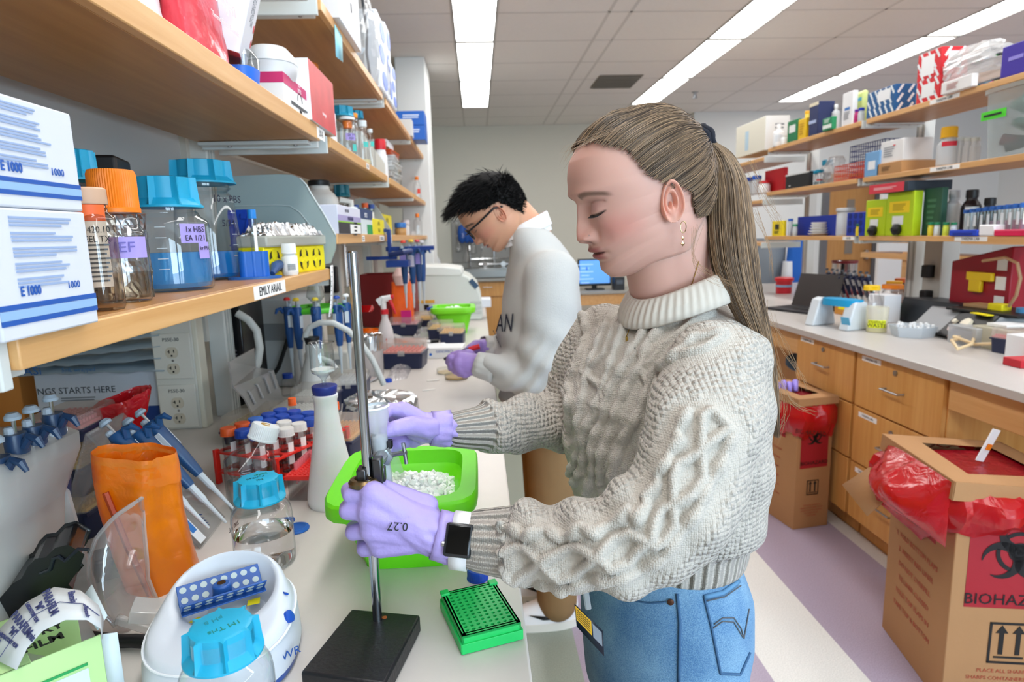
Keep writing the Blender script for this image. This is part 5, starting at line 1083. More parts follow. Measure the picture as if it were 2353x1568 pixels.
g=G();g.box((wx/2,-.001,ht*.32),(wx+.003,.003,ht*.55));g.box((wx/2,ly+.001,ht*.32),(wx+.003,.003,ht*.55));g.box((-.001,ly/2,ht*.32),(.003,ly+.003,ht*.55));g.box((wx+.001,ly/2,ht*.32),(.003,ly+.003,ht*.55));part(e,'skirt',g,GR,.0006)
g=G();g.box((.004,ly-.004,ht+.001),(.012,.012,.004));g.box((wx-.004,ly-.004,ht+.001),(.012,.012,.004));part(e,'corner_tab',g,GR,.001)
# ---- retort stand
zt=.944;cs=[PZ(x,y,zt) for x,y in ((690,1545),(884,1572),(966,1413),(808,1399))]
e=thing('retort_stand','black iron retort stand base with a tall chrome rod','stand',(cs[0][0],cs[0][1],ZB));o=np.array([cs[0][0],cs[0][1],ZB])
g=G();pl=[(q[0]-o[0],q[1]-o[1]) for q in cs];g.prism(pl,.0,zt-ZB);part(e,'base',g,mat('17171a',.42,bump=(220,.0005),noise=(60,.3)),.003)
rb=PZ(868,1424,zt);zr=solveZ(577,rb[0],rb[1]);ROD=(rb[0],rb[1])
g=G();g.lathe([(.0062,zt-ZB-.002),(.0062,zr-ZB-.002),(.0048,zr-ZB)],20,(rb[0]-o[0],rb[1]-o[1],0));part(e,'rod',g,mat('aeb4ba',.14,1));q=PZ(884,1420,zt);g=G();g.lathe([(.003,0),(.003,.0008)],10,tuple(q-o));part(e,'screw',g,mat('a5572e',.4))
# ---- clamp on the rod, holding the column
BR_=mat('7a6648',.3,.9);ALU=mat('a9b0b4',.35,.8);DKS=mat('4a4b4e',.3,.9)
Yc=ROD[1];q=PY(832,1103,Yc);e=thing('clamp','metal boss clamp on the chrome rod gripping the plastic column','clamp',q);o=np.array(q)
rodx=ROD[0]-o[0]
g=G();g.box((rodx-.006,-.002,.004),(.012,.02,.026));g.box((rodx+.013,-.001,.012),(.012,.016,.034));g.box((rodx+.004,.008,.004),(.034,.01,.02));part(e,'boss_head',g,DKS,.002)
g=G();g.tube([(rodx-.004+.0135*math.cos(t),-.006+.012*math.sin(t),-.001) for t in [2*PI*i/20 for i in range(20)]],.006,8,closed=True);part(e,'ring_nut',g,BR_)
a1=PY(852,1085,Yc)-o;a2=PY(868,1060,Yc+.03)-o;a3=PY(880,1045,Yc+.05)-o
g=G();g.tube([tuple(a1),tuple(a2),tuple(a3)],[.006,.008,.009],10);part(e,'arm',g,ALU)
g=G();b1=PY(846,1035,Yc+.06)-o;b2=PY(882,1035,Yc+.05)-o;b3=PY(893,1050,Yc+.05)-o;g.tube([tuple(b1),tuple(a3+np.array([0,.01,0])),tuple(b2)],[.009,.010,.010],10);g.tube([tuple(b2),tuple(b3),tuple(PY(884,1062,Yc+.05)-o)],.0075,8);part(e,'bracket',g,mat('8f979c',.35,.6))
for i,(pa,pb) in enumerate((((852,1042),(856,1000)),((886,1035),(892,1012)))):g=G();g.tube([tuple(PY(*pa,Yc+.055)-o),tuple(PY((pa[0]+pb[0])/2+(-4 if i==0 else 4),(pa[1]+pb[1])/2,Yc+.055)-o),tuple(PY(*pb,Yc+.055)-o)],.006,8);part(e,'rubber_jaw',g,BLACK)
g=G();g.cyl(tuple(PY(893,1047,Yc+.05)-o),tuple(PY(934,1040,Yc+.045)-o),.0032,10);g.cyl(tuple(PY(926,1018,Yc+.045)-o),tuple(PY(934,1066,Yc+.045)-o),.0027,8);part(e,'thumb_screw',g,STEEL)
# plastic column held in the clamp
ct=PY(861,936,Yc+.055);cb=PY(889,1136,Yc+.055);dv=Vector(ct-cb);e=thing('plastic_column','frosted plastic gravity column with blue resin held in the clamp','column',cb,0,None,dv.to_track_quat('Z','Y').to_euler());L_=dv.length
MLK=film('e3e9ee',.5,.3,.2)
g=G();g.lathe([(.0045,0),(.0098,.006),(.0102,.02),(.0115,L_*.7),(.0135,L_*.8),(.0165,L_*.88),(.017,L_*.97),(.0185,L_)],28,cap1=False);part(e,'body',g,MLK,smooth=1)
g=G();g.lathe([(.004,.001),(.0092,.006),(.0095,.018)],24);part(e,'blue_resin',g,mat('5d9fdc',.4));g=G();g.lathe([(.0092,.0185),(.0095,.05),(.0105,L_*.68)],24);part(e,'liquid',g,mat('dfe6ea',.3,alpha=.55))
g=G();g.lathe([(.0175,L_-.002),(.0195,L_),(.0175,L_+.002)],28,cap0=False,cap1=False);part(e,'rim',g,mat('e9eef0',.35))
# ---- green ice bucket
def bucket(name,label,rim,base,zr,c,group=None):
    (x0,x1,y0,y1),(a0,a1,b0,b1)=rim,base;e=thing(name,label,'ice bucket',((x0+x1)/2,(y0+y1)/2,ZB),0,group);ox,oy=(x0+x1)/2,(y0+y1)/2;H=zr-ZB
    def rr(A0,A1,B0,B1,z,p=6):return [((A0+A1)/2-ox+x*(A1-A0)/2,(B0+B1)/2-oy+y*(B1-B0)/2,z) for x,y,_ in ring(1,0,p,48)]
    t=.026*(x1-x0)/.23;g=G();m_=.35
    def mixr(f):return (a0*(1-f)+x0*f+.012*0,a1*(1-f)+x1*f,b0*(1-f)+y0*f,b1*(1-f)+y1*f)
    k=.012
    g.loft([rr(*base,0),rr(*base,.003),rr(*(lambda q:(q[0]+k,q[1]-k,q[2]+k,q[3]-k))(mixr(.8)),H*.72),rr(*mixr(.97),H*.8),rr(x0,x1,y0,y1,H*.84),rr(x0,x1,y0,y1,H-.004),rr(x0+.003,x1-.003,y0+.003,y1-.003,H),rr(x0+t,x1-t,y0+t,y1-t,H),rr(x0+t*1.1,x1-t*1.1,y0+t*1.1,y1-t*1.1,H*.82),rr(x0+t*1.35,x1-t*1.35,y0+t*1.35,y1-t*1.35,H*.78),rr(x0+t*1.9,x1-t*1.9,y0+t*1.9,y1-t*1.9,H*.52),rr(x0+t*2.1,x1-t*2.1,y0+t*2.1,y1-t*2.1,H*.5)])
    part(e,'tub',g,mat(c,.42),smooth=.7);return e,(x0+t*1.45,x1-t*1.45,y0+t*1.45,y1-t*1.45),H
GRN='6fe01c'
def ice(name,label,rect,z,h,n,s,seed):
    x0,x1,y0,y1=rect;rr=random.Random(seed);g=G();cx_,cy_=(x0+x1)/2,(y0+y1)/2
    for i in range(n):
        u,v=rr.random(),rr.random();hh=h*(math.sin(PI*u)*math.sin(PI*v))**.5
        d=(s*rr.uniform(.6,1.4),s*rr.uniform(.6,1.4),s*rr.uniform(.5,1.2));g.box((x0+(x1-x0)*u-cx_,y0+(y1-y0)*v-cy_,hh*rr.uniform(.55,1)),d,(rr.uniform(0,3),rr.uniform(0,3),rr.uniform(0,3)))
    g.grid(lambda u,v:(x0+(x1-x0)*u-cx_,y0+(y1-y0)*v-cy_,h*.75*(max(0,math.sin(PI*u)*math.sin(PI*v)))**.5-.004),12,12)
    o=part(None,name,g,mat('f8fbfa',.25,alpha=.94,spec=.8),.0012,smooth=0,loc=(cx_,cy_,z));return tag(o,label,'ice',kind='stuff')
e,inn,H=bucket('ice_bucket','bright green rectangular ice bucket holding crushed ice behind the hands',(-.243,-.012,.862,1.125),(-.196,-.052,.925,1.065),1.052,GRN)
ice('crushed_ice','heap of crushed ice filling the near green bucket',inn,ZB+H*.60,.04,900,.008,3)
# jar and tube standing in the ice
p=PY(922,1112,.92);e=thing('open_jar','small open clear threaded jar set in the ice','jar',(p[0],p[1],1.0));g=G();g.lathe([(.014,0),(.0145,.035),(.016,.037),(.0145,.04),(.016,.043),(.0145,.046),(.0155,.05)],24,cap1=False);part(e,'body',g,CLEAR,smooth=1);g=G();g.lathe([(.0148,.0495),(.0162,.0505),(.0148,.0515)],24,cap0=False,cap1=False);part(e,'rim',g,film('e6efe6',.5,.2))
a=PY(919,1098,.95);b=PY(902,1050,.95);d=Vector(b-a);e=thing('ice_tube','clear graduated tube leaning in the ice behind the column','tube',a,0,None,d.to_track_quat('Z','Y').to_euler());g=G();g.lathe([(.008,0),(.009,.005),(.0095,d.length+.01)],16,cap1=False);part(e,'body',g,film('e4efe2',.3,.2),smooth=1);g=G()
for i in range(6):g.box((0,-.0097,.004+.006*i),(.006,.0005,.0008))
part(e,'graduations',g,mat('f2f6f0',.5))['kind']='stuff'
# ---- foil covered dish
x0,x1=PZ(805,925,.985)[0],PZ(950,905,.985)[0]
e=thing('foil_covered_dish','round glass dish covered with crumpled foil behind the column','dish',(-.29,1.76,ZB));rd=.098
g=G();g.lathe([(rd*.9,0),(rd*.95,.004),(rd*.95,.06),(rd*.93,.06)],32,cap1=False);part(e,'dish',g,GLASS,smooth=1)
rr=random.Random(9);g=G();rs=[]
for t,z in ((1.12,.022),(1.08,.035),(1.05,.052),(1.02,.063),(.9,.067),(.7,.066),(.45,.064),(.2,.066),(.02,.065)):rs.append([(rd*t*(1+rr.uniform(-.03,.03))*math.cos(2*PI*i/54),rd*t*(1+rr.uniform(-.03,.03))*math.sin(2*PI*i/54),z+rr.uniform(-.003,.003)-(.012*(t>1.06)*rr.random())) for i in range(54)])
g.loft(rs,caps=False);part(e,'foil',g,FOIL,smooth=0)
# ---- objects farther along the worktop
def P92(x,y):return PZ(x,y,ZB)
def box92(name,label,cat,px,d,rz=0,m=None,group=None,bevel=.002):
    q=P92(*px);return crate(name,label,cat,(q[0],q[1]+d[1]/2,ZB),d,rz,m,group,bevel)
q=P92(848,872);e=thing('foil_topped_beaker','large plastic beaker topped with foil beside the spray bottle','beaker',(q[0],q[1]+.07,ZB));rb_=29*mpp(q);hb=solveZ(772,q[0],q[1]+.07)-ZB
g=G();g.lathe([(rb_*.93,0),(rb_*.96,.004),(rb_,hb)],32,cap1=False);part(e,'beaker',g,mat('c9c3c2',.4,alpha=.7),smooth=1);rr=random.Random(4);g=G()
g.loft([[(rb_*t*(1+rr.uniform(-.03,.03))*math.cos(2*PI*i/40),rb_*t*(1+rr.uniform(-.03,.03))*math.sin(2*PI*i/40),hb+z+rr.uniform(-.004,.004)) for i in range(40)] for t,z in ((1.04,-.05),(1.04,-.02),(1.02,.004),(.7,.006),(.3,.004),(.02,.004))],caps=False);part(e,'foil',g,FOIL,smooth=0)
q=P92(828,870);e=thing('glass_ring_dish','shallow clear round dish before the foil topped beaker','dish',(q[0]+.02,q[1]-.04,ZB));g=G();g.lathe([(.05,0),(.055,.004),(.058,.05),(.06,.053)],32,cap1=False);part(e,'dish',g,CLEAR,smooth=1);g=G();g.lathe([(.045,.003),(.045,.006)],24);part(e,'cloth',g,mat('b8a8a8',.8))
# spray bottle
q=P92(888,832);e=thing('spray_bottle','white spray bottle with a red trigger','spray bottle',(q[0],q[1]+.03,ZB),.0);hb=solveZ(722,q[0],q[1]+.03)-ZB;sc_=mpp(q);r=18*sc_
g=G();g.loft([ring(r*k,z,2.3,28) for k,z in ((.9,0),(.98,.005),(1,.015),(1,hb*.5),(.92,hb*.65),(.6,hb*.82),(.42,hb*.9),(.4,hb))]);part(e,'bottle',g,mat('d9d3d4',.4,alpha=.9),smooth=1);g=G();g.box((r*.2,-r*.96,hb*.3),(.004,.004,hb*.4));part(e,'red_scale',g,RED)
g=G();g.lathe([(r*.5,hb),(r*.5,hb+.02)],16);part(e,'collar',g,mat('cf2030',.4));zt=solveZ(683,q[0],q[1])-ZB
g=G();g.tube([(-.002,0,hb+.02),(-.004,0,hb+.05),(.0,0,zt-.012),(.03,0,zt-.004)],[.011,.014,.015,.011],10);g.box((-.012,0,zt-.018),(.03,.022,.03),(0,-.5,0));part(e,'sprayer_head',g,WHITE,.003)
g=G();g.cyl((.03,0,zt-.004),(.042,0,zt-.003),.009,10);g.tube([(.024,0,zt-.014),(.034,0,zt-.04),(.046,0,zt-.075)],[.008,.007,.004],8);part(e,'trigger',g,mat('cf2030',.4))
# second orange bag, red pouches
e,rg=sheetbag('orange_waste_bag','small orange bag behind the foil topped beaker','waste bag',[(812,718),(815,735),(818,768)],[(868,716),(866,735),(868,768)],2.9,2.92,.05,ORF,seed=8,n=8);e.location[2]=ZB+.0
g=G();g.loft([[(x*1.05-.003,y,z) for x,y,z in rg[j]] for j in (0,2)],caps=False);part(e,'folded_rim',g,film('f28a1a',.8,.3,.3),smooth=1.2)
for i,(x0,x1,yt,yb,Y) in enumerate(((822,858,702,716,2.95),(800,830,704,718,3.0))):
    c=PY((x0+x1)/2,yb,Y);e=thing('red_waste_pouch',('red pouch puffing out of the small orange bag','second red pouch behind the small orange bag')[i],'pouch',c);softbag(e,(x1-x0)*mpp(c)*.9,.06,(yb-yt)*mpp(c),REDF,seed=i,pinch=.7,bulge=.2)
# tip boxes and small gear
tipbox((P92(925,855)[0],P92(925,850)[1]+.07,ZB),(.165,.13,.105),-.12,'navy tip box with coral pink lid beside the clear bag','e2796e','tip boxes along the worktop',.4)
tipbox((P92(930,774)[0],P92(930,774)[1]+.08,ZB),(.15,.13,.1),-.1,'navy tip box with pink lid beyond the spray bottle','e0a2ae','tip boxes along the worktop',.4)
tipbox((P92(970,760)[0],P92(970,760)[1]+.09,ZB),(.13,.13,.09),-.1,'navy tip box with yellow lid against the white machine','eac97a','tip boxes along the worktop',.4)
tipbox((P92(1020,788)[0]-.02,P92(1020,788)[1]+.14,ZB),(.12,.12,.09),-.1,'navy tip box with yellow lid behind its twin by the green bucket','e8c87a','tip boxes along the worktop',.4)
tipbox((P92(1040,793)[0],P92(1040,793)[1]+.06,ZB),(.115,.12,.09),-.1,'navy tip box with yellow lid nearest the man\'s hands','e8c070','tip boxes along the worktop',.4)
e,inn,H=bucket('ice_bucket','smaller looking green ice bucket before the white machine',(-.26,-.02,3.3,3.52),(-.2,-.07,3.34,3.48),1.062,'7ada22')
ice('crushed_ice','heap of crushed ice in the far green bucket',inn,ZB+H*.62,.05,160,.016,5)
q=PY(1002,716,3.36);e=falcon((q[0],q[1],q[2]-.07),.016,.1,TUBEBLUE,'blue-capped tube leaning in the far green bucket',None,None,False);e.rotation_euler=(0,-.35,0)
e=box92('kit_box','white kit box with blue print before the man','box',(1020,824),(.17,.12,.045),-.1,mat('e6e9ec',.5));text(e,'GENOMICS',.015,(.01,-.0606,.03),RNY,mat('2a5fb0',.5));g=G();g.lathe([(.006,0),(.006,.001)],12,(-.05,-.06,.018),face_frame('-y'));part(e,'blue_drop',g,mat('2a6fd0',.4))
e=box92('kit_box','flat white kit lid leaning behind the blue printed box','box',(985,808),(.16,.1,.02),.2,mat('e4e6e8',.5));lines(e,mat('8a9098',.6),'+z',(0,0,.0205),.1,.05,3)
flatbag('clear_bag','clear bag lying before the coral tip box',((885,880),(935,872),(948,845),(900,845)),.035,BAGF,5)
flatbag('clear_bag','clear bag standing behind the grey label gun',((945,785),(985,775),(995,760),(960,765)),.05,BAGF,6)
q=P92(935,806);e=thing('label_gun','grey and white hand-held tool lying on the worktop behind the coral tip box','tool',(q[0],q[1]+.03,ZB+.02),-.3);g=G();g.box((0,0,.012),(.16,.045,.035),(0,.15,0));g.box((-.06,0,.02),(.05,.06,.05),(0,.3,0));part(e,'body',g,mat('8e8e8c',.45),.008);g=G();g.box((-.09,0,.005),(.03,.055,.045));part(e,'white_end',g,WHITE,.004);g=G();g.box((.0,-.024,.02),(.02,.003,.008));part(e,'orange_mark',g,ORANGE)
q=P92(972,825);e=thing('black_clip','black ribbed clip lying against the kit box','clip',(q[0]-.01,q[1]+.03,ZB+.002),.9);g=G();g.box((0,0,.015),(.09,.028,.02),(0,.35,0));part(e,'body',g,mat('303236',.5),.003)
for i in range(6):g=G();g.box((-.035+i*.014,-.0,.03-i*.005),(.005,.029,.004),(0,.35,0));part(e,'tooth',g,mat('55585e',.5))
q=P92(975,790);e=thing('marker','white marker with black cap lying behind the label gun','marker',(q[0],q[1],ZB+.009),.25);g=G();g.cyl((-.06,0,0),(.03,0,0),.008,12);part(e,'barrel',g,WHITE);g=G();g.cyl((.03,0,0),(.07,0,0),.0088,12);part(e,'cap',g,BLACK)
for i,(x,y,r_) in enumerate(((1048,876,.042),(1028,862,.042))):
    p=P92(x,y);e=thing('petri_dish',('amber agar petri dish, nearer one under the man\'s hands','pale petri dish half hidden behind the amber one')[i],'petri dish',(p[0]-.0,p[1]+r_,ZB));g=G();g.lathe([(r_*.96,0),(r_,.001),(r_,.014),(r_*.99,.014)],32,cap1=False);part(e,'dish',g,CLEAR,smooth=1);g=G();g.lathe([(r_*.95,.002),(r_*.95,.009 if i==0 else .004)],28);part(e,'agar',g,mat('c9a86a' if i==0 else 'd8c7a2',.3,alpha=.9));g=G();g.lathe([(r_*1.03,.006),(r_*1.03,.0165),(r_*.2,.0165)],32,cap0=False);part(e,'lid',g,film('f1e8d8',.12,.05,.4),smooth=1)
for i,(x,y) in enumerate(((995,875),(985,897))):
    p=P92(x,y);g=G();g.box((0,0,.0012),(.045,.012,.0015),(0,0,.3));o_=part(None,'paper_scrap',g,mat('e9e7e2',.7),loc=(p[0],p[1],ZB));tag(o_,('small white scrap lying before the petri dishes','thin white scrap lying nearest the foil covered dish')[i],'paper scrap')
p=P92(893,878);e=thing('loose_cap','tiny loose blue cap beside the clear bag and foil covered dish','cap',(p[0],p[1],ZB));part(e,'cap',cap_rib(.012,.012,0,20),mat('1746b4',.4))
g=G();q=P92(845,885);g.tube([(-.06,0,.004),(-.03,.02,.02),(0,0,.004),(.03,.02,.02),(.06,0,.004)],.002,5);o_=part(None,'wire_rack',g,STEEL,loc=(q[0],q[1],ZB));tag(o_,'small bent wire rack lying behind the foil covered dish','rack')
# white thermal cycler
e=thing('white_analyser','big white rounded bench analyser machine','machine',(-.19,3.86,ZB));WA=mat('cdd1cb',.42)
prof=[(-.27,0),(.205,0),(.212,.03),(.205,.14),(.18,.22),(.13,.27),(.09,.285),(-.27,.30)]
Ms=Matrix(((1,0,0,0),(0,0,-1,0),(0,1,0,0),(0,0,0,1)))
g=G();g.prism(prof,-.45,0,M=Ms);part(e,'housing',g,WA,.012)
g=G();g.prism([(-.27,.285),(.085,.272),(.1,.29),(.085,.32),(-.02,.335),(-.27,.34)],-.44,.006,M=Ms);part(e,'lid',g,mat('d9dcd8',.42),.008)
for i in range(3):g=G();g.box((.17,-.002,.05+.03*i),(.07,.006,.02));part(e,'vent',g,mat('b9bdb8',.5),.002)
g=G();g.box((.235,.1,.1),(.06,.16,.05));part(e,'tray',g,mat('d8dbe0',.5),.004);g=G();g.box((.162,-.004,.225),(.03,.006,.06),(0,-.7,0));part(e,'screen',g,mat('3c5570',.2));g=G();g.box((-.13,-.002,.09),(.03,.004,.03));part(e,'badge',g,BLACK);g=G();g.box((-.14,-.002,.125),(.12,.004,.018));part(e,'orange_strip',g,mat('d9a23c',.5))
# dark red crate, orange / magenta bin
e=thing('red_crate','dark red open box behind the orange sharps bag','box',(-.52,3.75,ZB));g=G();g.box((0,-.1,.16),(.3,.01,.3));g.box((0,.1,.16),(.3,.01,.3));g.box((-.15,0,.16),(.01,.2,.3));g.box((.15,0,.16),(.01,.2,.3));part(e,'walls',g,mat('7c1a1e',.5),.002)
q=PY(925,735,3.35);e=thing('orange_bin_bag','bright orange bag with a magenta strip hanging beneath the pipettes','waste bag',(q[0],3.4,ZB));w_=46*mpp(q);softbag(e,w_,.1,solveZ(648,q[0],3.4)-ZB,mat('f2641e',.45,bump=(14,.006)),seed=12,pinch=.9,bulge=.05);g=G();g.box((w_*.22,-.075,.07),(w_*.5,.006,.13));part(e,'magenta_strip',g,mat('d01a7a',.5))
g=G();g.lathe([(.03,.0),(.04,.05),(.02,.09)],10,(0,0,solveZ(655,q[0],3.4)-ZB),sx=1.2);part(e,'tissue',g,mat('e6c4be',.7))
# small grey-blue instrument with display, navy vortex
e=box92('small_instrument','small navy instrument with a white display beyond the spray bottle','instrument',(912,740),(.14,.16,.12),0,NAVY,None,.006);g=G();g.box((.02,-.081,.09),(.06,.003,.035));part(e,'display',g,mat('dfe3e4',.4));g=G();g.box((.02,-.083,.09),(.035,.003,.015));part(e,'digits',g,BLACK)
# ---- blue shelf clamp with hanging pipettes
e=thing('pipette_clamp','dark blue clamp on the shelf edge holding hanging pipettes','clamp',(XF,solveY(885,XF,1.43),ZL2));Yh=float(e.location[1]);BLK=mat('163a86',.4)
g=G();g.box((-.04,0,.05),(.1,.03,.016));g.box((.018,0,-.01),(.016,.03,.13));g.box((-.02,0,-.075),(.14,.03,.016));g.box((.06,-.04,-.1),(.1,.12,.03));g.box((.11,.02,-.035),(.22,.05,.02));part(e,'frame',g,BLK,.002);g=G();g.cyl((-.05,0,-.14),(-.05,0,-.07),.009,10);part(e,'screw',g,mat('b9a9a0',.4));g=G();g.tube([(.03,-.1,-.06),(.09,-.12,-.05),(.12,-.06,-.045),(.1,.0,-.05)],.012,8);part(e,'hook',g,mat('1a2f66',.4))
for i,(bx,by,Y,c,ln,pc) in enumerate(((926,552,2.93,'1c4676',.31,'d8493a'),(944,550,2.98,'1c4478',.32,'e0c040'),(958,550,3.03,'1d3f70',.31,'c94a5a'),(968,552,3.10,'28508c',.31,'d8d8dc'))):
    b=PY(bx,by,Y);o_=pipette(b-np.array([0,0,ln]),(0,0,-.3),'blue pipette hanging at the blue clamp, %s'%('nearest, with a red button','with a yellow button','with a pink button','with a white button')[i],c,'pipettes hanging at the blue clamp',ln,pc)
    if i<3:decal(o_,'lilac_tape',LILAC if i!=1 else mat('d9d4e0',.5),'-y',(.004,-.021,.22),.03,.05)
# green carousel with pipettes behind the paper strips
c=PY(722,712,2.02);e=thing('pipette_carousel','pipette carousel with a lime green ring and clear dome','stand',(c[0],2.05,ZB));ro_=62*mpp(c);LGN=mat('58c832',.4)
g=G();g.tube([(ro_*math.cos(t),ro_*math.sin(t),c[2]-ZB) for t in [2*PI*i/24 for i in range(24)]],.009,8,closed=True);part(e,'ring',g,LGN)
g=G();g.cyl((0,0,0),(0,0,c[2]-ZB+.02),.012,12);g.lathe([(.09,0),(.085,.02),(.02,.03)],28);part(e,'column',g,mat('c9ccc8',.4));g=G();g.lathe([(.012,.0),(.03,.02),(.022,.055),(.03,.062)],16,(0,0,c[2]-ZB+.02));part(e,'handle',g,CLEARP)
for i in range(3):t=2*PI*i/3;g=G();g.box((ro_*.5*math.cos(t),ro_*.5*math.sin(t),c[2]-ZB),(ro_,.01,.012),(0,0,t));part(e,'spoke',g,LGN)
for i,(t,pc) in enumerate(((-2.5,'c9302c'),(-2.0,'e0c030'),(-1.35,'e8d040'),(-.6,'2a50a8'),(.1,'e6e6e6'))):
    b=(float(c[0]+(ro_+.008)*math.cos(t)),float(2.05+(ro_+.008)*math.sin(t)),float(c[2]-.205));pipette(b,(0,0,t),'blue pipette on the green carousel, %s'%('with a red button','with a yellow button, beside the red one','with a yellow button, facing the camera','with a blue button','with a white button')[i],'1d4a86','pipettes on the green carousel',.25,pc)
g=G();q=[PY(x,y,2.2) for x,y in ((668,760),(655,800),(640,845),(628,862),(600,870))];g.tube(q,.007,8);o_=part(None,'black_cable',g,BLACK);tag(o_,'black cable slanting down behind the frosted flask','cable')
e=crate('grey_monitor_arm','pale grey angular instrument cover behind the name strip shelf','instrument',(-.72,2.32,.92),(.22,.2,.33),-.2,mat('b5b9ba',.5),None,.02);g=G();g.box((.0,-.101,.2),(.16,.003,.06));part(e,'panel',g,mat('85898c',.5))
e=crate('white_instrument','white low instrument behind the clear acrylic tray','instrument',(-.56,2.35,.92),(.16,.22,.12),.1,mat('b9b6ae',.5),None,.01);g=G();g.box((0,-.111,.08),(.1,.003,.02));part(e,'panel',g,mat('77797a',.5))
for i,(x,y) in enumerate(((603,862),(661,862))):
    p=PY(x,y,2.1);e=thing('small_jar',('small glass jar with blue cap behind the acrylic tray','second small blue-capped jar beside the black cable')[i],'jar',(p[0],p[1],ZB));g=G();g.lathe([(.022,0),(.024,.005),(.024,.05),(.014,.06)],16);part(e,'body',g,GLASS);g=G();g.lathe([(.017,.06),(.017,.075)],16);part(e,'cap',g,TUBEBLUE)
# outlets on a farther column, black adapter
for i,(x,Y) in enumerate(((812,2.6),(872,3.0))):
    xq=PY(x,700,Y)[0];e=thing('power_column',('second power column with outlets behind the stand rod','third power column with a black adapter behind the clamp')[i],'power column',(min(xq,-.7),Y,.92));g=G();g.box((0,.03,.25),(.12,.06,.5));part(e,'body',g,CREAM,.003)
    for z in (.1,.2,.33):g=G();g.box((0,-.003,z),(.07,.006,.06));part(e,'outlet',g,mat('c2b69c',.4),.004)
    if i:g=G();g.box((.02,-.03,.33),(.06,.05,.12));part(e,'adapter',g,BLACK,.004);g=G();g.tube([(.02,-.03,.27),(.0,-.04,.2),(.05,-.06,.1),(.12,-.05,.06)],.004,6);part(e,'wire',g,BLACK)
# ================================================================ BENCH AND SHELVES ACROSS THE AISLE
RF,RB_=2.2,2.52
top('worktop','grey laboratory worktop across the aisle above the wooden drawers',1.655,3.3,1.2,5.9,.91,TOPR)
RZ=dict(l=1.345,m=1.672,u=1.99)
RL={}
for k,nm in (('l','low'),('m','middle'),('u','upper')):
    shelf('%s wooden shelf across the aisle, far end behind the ponytail'%nm,RZ[k]-.05,.026,4.86,5.95,RF,RB_,-1)
    RL[k+'A']=shelf('%s wooden shelf across the aisle, half toward the far wall'%nm,RZ[k],.026,3.63,4.78,RF,RB_,-1)
    RL[k+'B']=shelf('%s wooden shelf across the aisle, half above the biohazard cartons'%nm,RZ[k],.026,2.2,3.57,RF,RB_,-1)
for y,nm in ((3.6,'midway along'),(4.82,'at the far end of'),(2.12,'out at the camera end of')):
    e=thing('shelf_post','white slotted shelf post %s the bench across the aisle'%nm,'post',(RB_+.05,y,.91));g=G();g.box((0,0,.58),(.06,.07,1.16));part(e,'upright',g,mat('d5d6d2',.45),.003)
    for s in (-.02,.02):g=G();g.box((-.031,s,.58),(.004,.008,1.16));part(e,'slot_rib',g,mat('a9ada9',.5))
e=thing('power_column','grey power column with black plugs behind the red sharps bin','power column',(RB_+.0,3.38,.91));g=G();g.box((.04,0,.22),(.1,.14,.44));part(e,'body',g,mat('b9b8b2',.5),.003)
for z in (.12,.26):g=G();g.box((-.03,0,z),(.05,.05,.07));part(e,'plug',g,BLACK,.006)
g=G();g.tube([(-.05,0,.1),(-.08,-.08,.04),(-.1,-.25,.02)],.006,6);part(e,'wire',g,BLACK)
for k,yy in (('uB',235),('mB',393),('lB',549)):
    x=(2170,2170,2230)[('uB','mB','lB').index(k)];y=solveY(x,RF,RZ[k[0]]+.013);c=(RF-RB_-.0005,y-(2.2+3.57)/2,.013)
    decal(RL[k],'edge_label',LABELW,'-x',c,.19,.02);text(RL[k],'YAREMA LAB',.018,(c[0]-.001,c[1],c[2]),RNX)
y=solveY(1950,RF,1.358);decal(RL['lA'],'edge_label',LABELW,'-x',(RF-RB_-.0005,y-4.205,.013),.12,.02);text(RL['lA'],'LISTER',.016,(RF-RB_-.0015,y-4.205,.013),RNX)
def drawer_unit(label,y0,y1,fronts):
    e=thing('drawer_unit',label,'cabinet',(1.98,(y0+y1)/2,0));w=y1-y0
    g=G();g.box((0,0,.49),(.56,w,.78));g.box((.02,0,.05),(.5,w,.1));part(e,'body',g,CABINET,.002)
    for z0,z1 in fronts:
        g=G();g.box((-.29,0,(z0+z1)/2),(.02,w-.012,z1-z0-.008));d=part(e,'drawer',g,CABINET,.002);pull(d,(-.3,0,(z0+z1)/2-.0),.11,'y')
        g=G();g.lathe([(.011,0),(.011,.006)],12,(-.3,0,z1-.05),face_frame('-x'));part(d,'lock',g,STEEL);decal(d,'name_strip',LABELW,'-x',(-.3005,w*.3,z1-.03),.13,.022);text(d,'YAREMA LAB',.014,(-.3012,w*.3,z1-.03),RNX)
FD=[(.63,.885),(.37,.63),(.1,.37)]
drawer_unit('wooden drawer unit behind the first biohazard carton',2.7,3.22,FD);drawer_unit('wooden drawer unit between the two biohazard cartons',2.145,2.69,FD)
for y0,y1,nm in ((3.23,4.75,'far'),(1.2,2.135,'near')):
    e=thing('knee_space','wooden knee space panel under the %s end of the worktop across the aisle'%nm,'cabinet',(1.98,(y0+y1)/2,0));g=G();g.box((-.28,0,.82),(.02,y1-y0,.115));part(e,'apron',g,MAPLE,.002);g=G();g.box((.3,0,.44),(.02,y1-y0,.88));part(e,'back_board',g,CABINET)
e=thing('stool','dark blue stool seat tucked in the knee space across the aisle','stool',(2.0,3.55,0));g=G();g.lathe([(.17,.6),(.19,.62),(.19,.66),(.15,.68)],24);part(e,'seat',g,mat('24506e',.5));g=G();g.cyl((0,0,.05),(0,0,.6),.025);part(e,'column',g,STEEL)
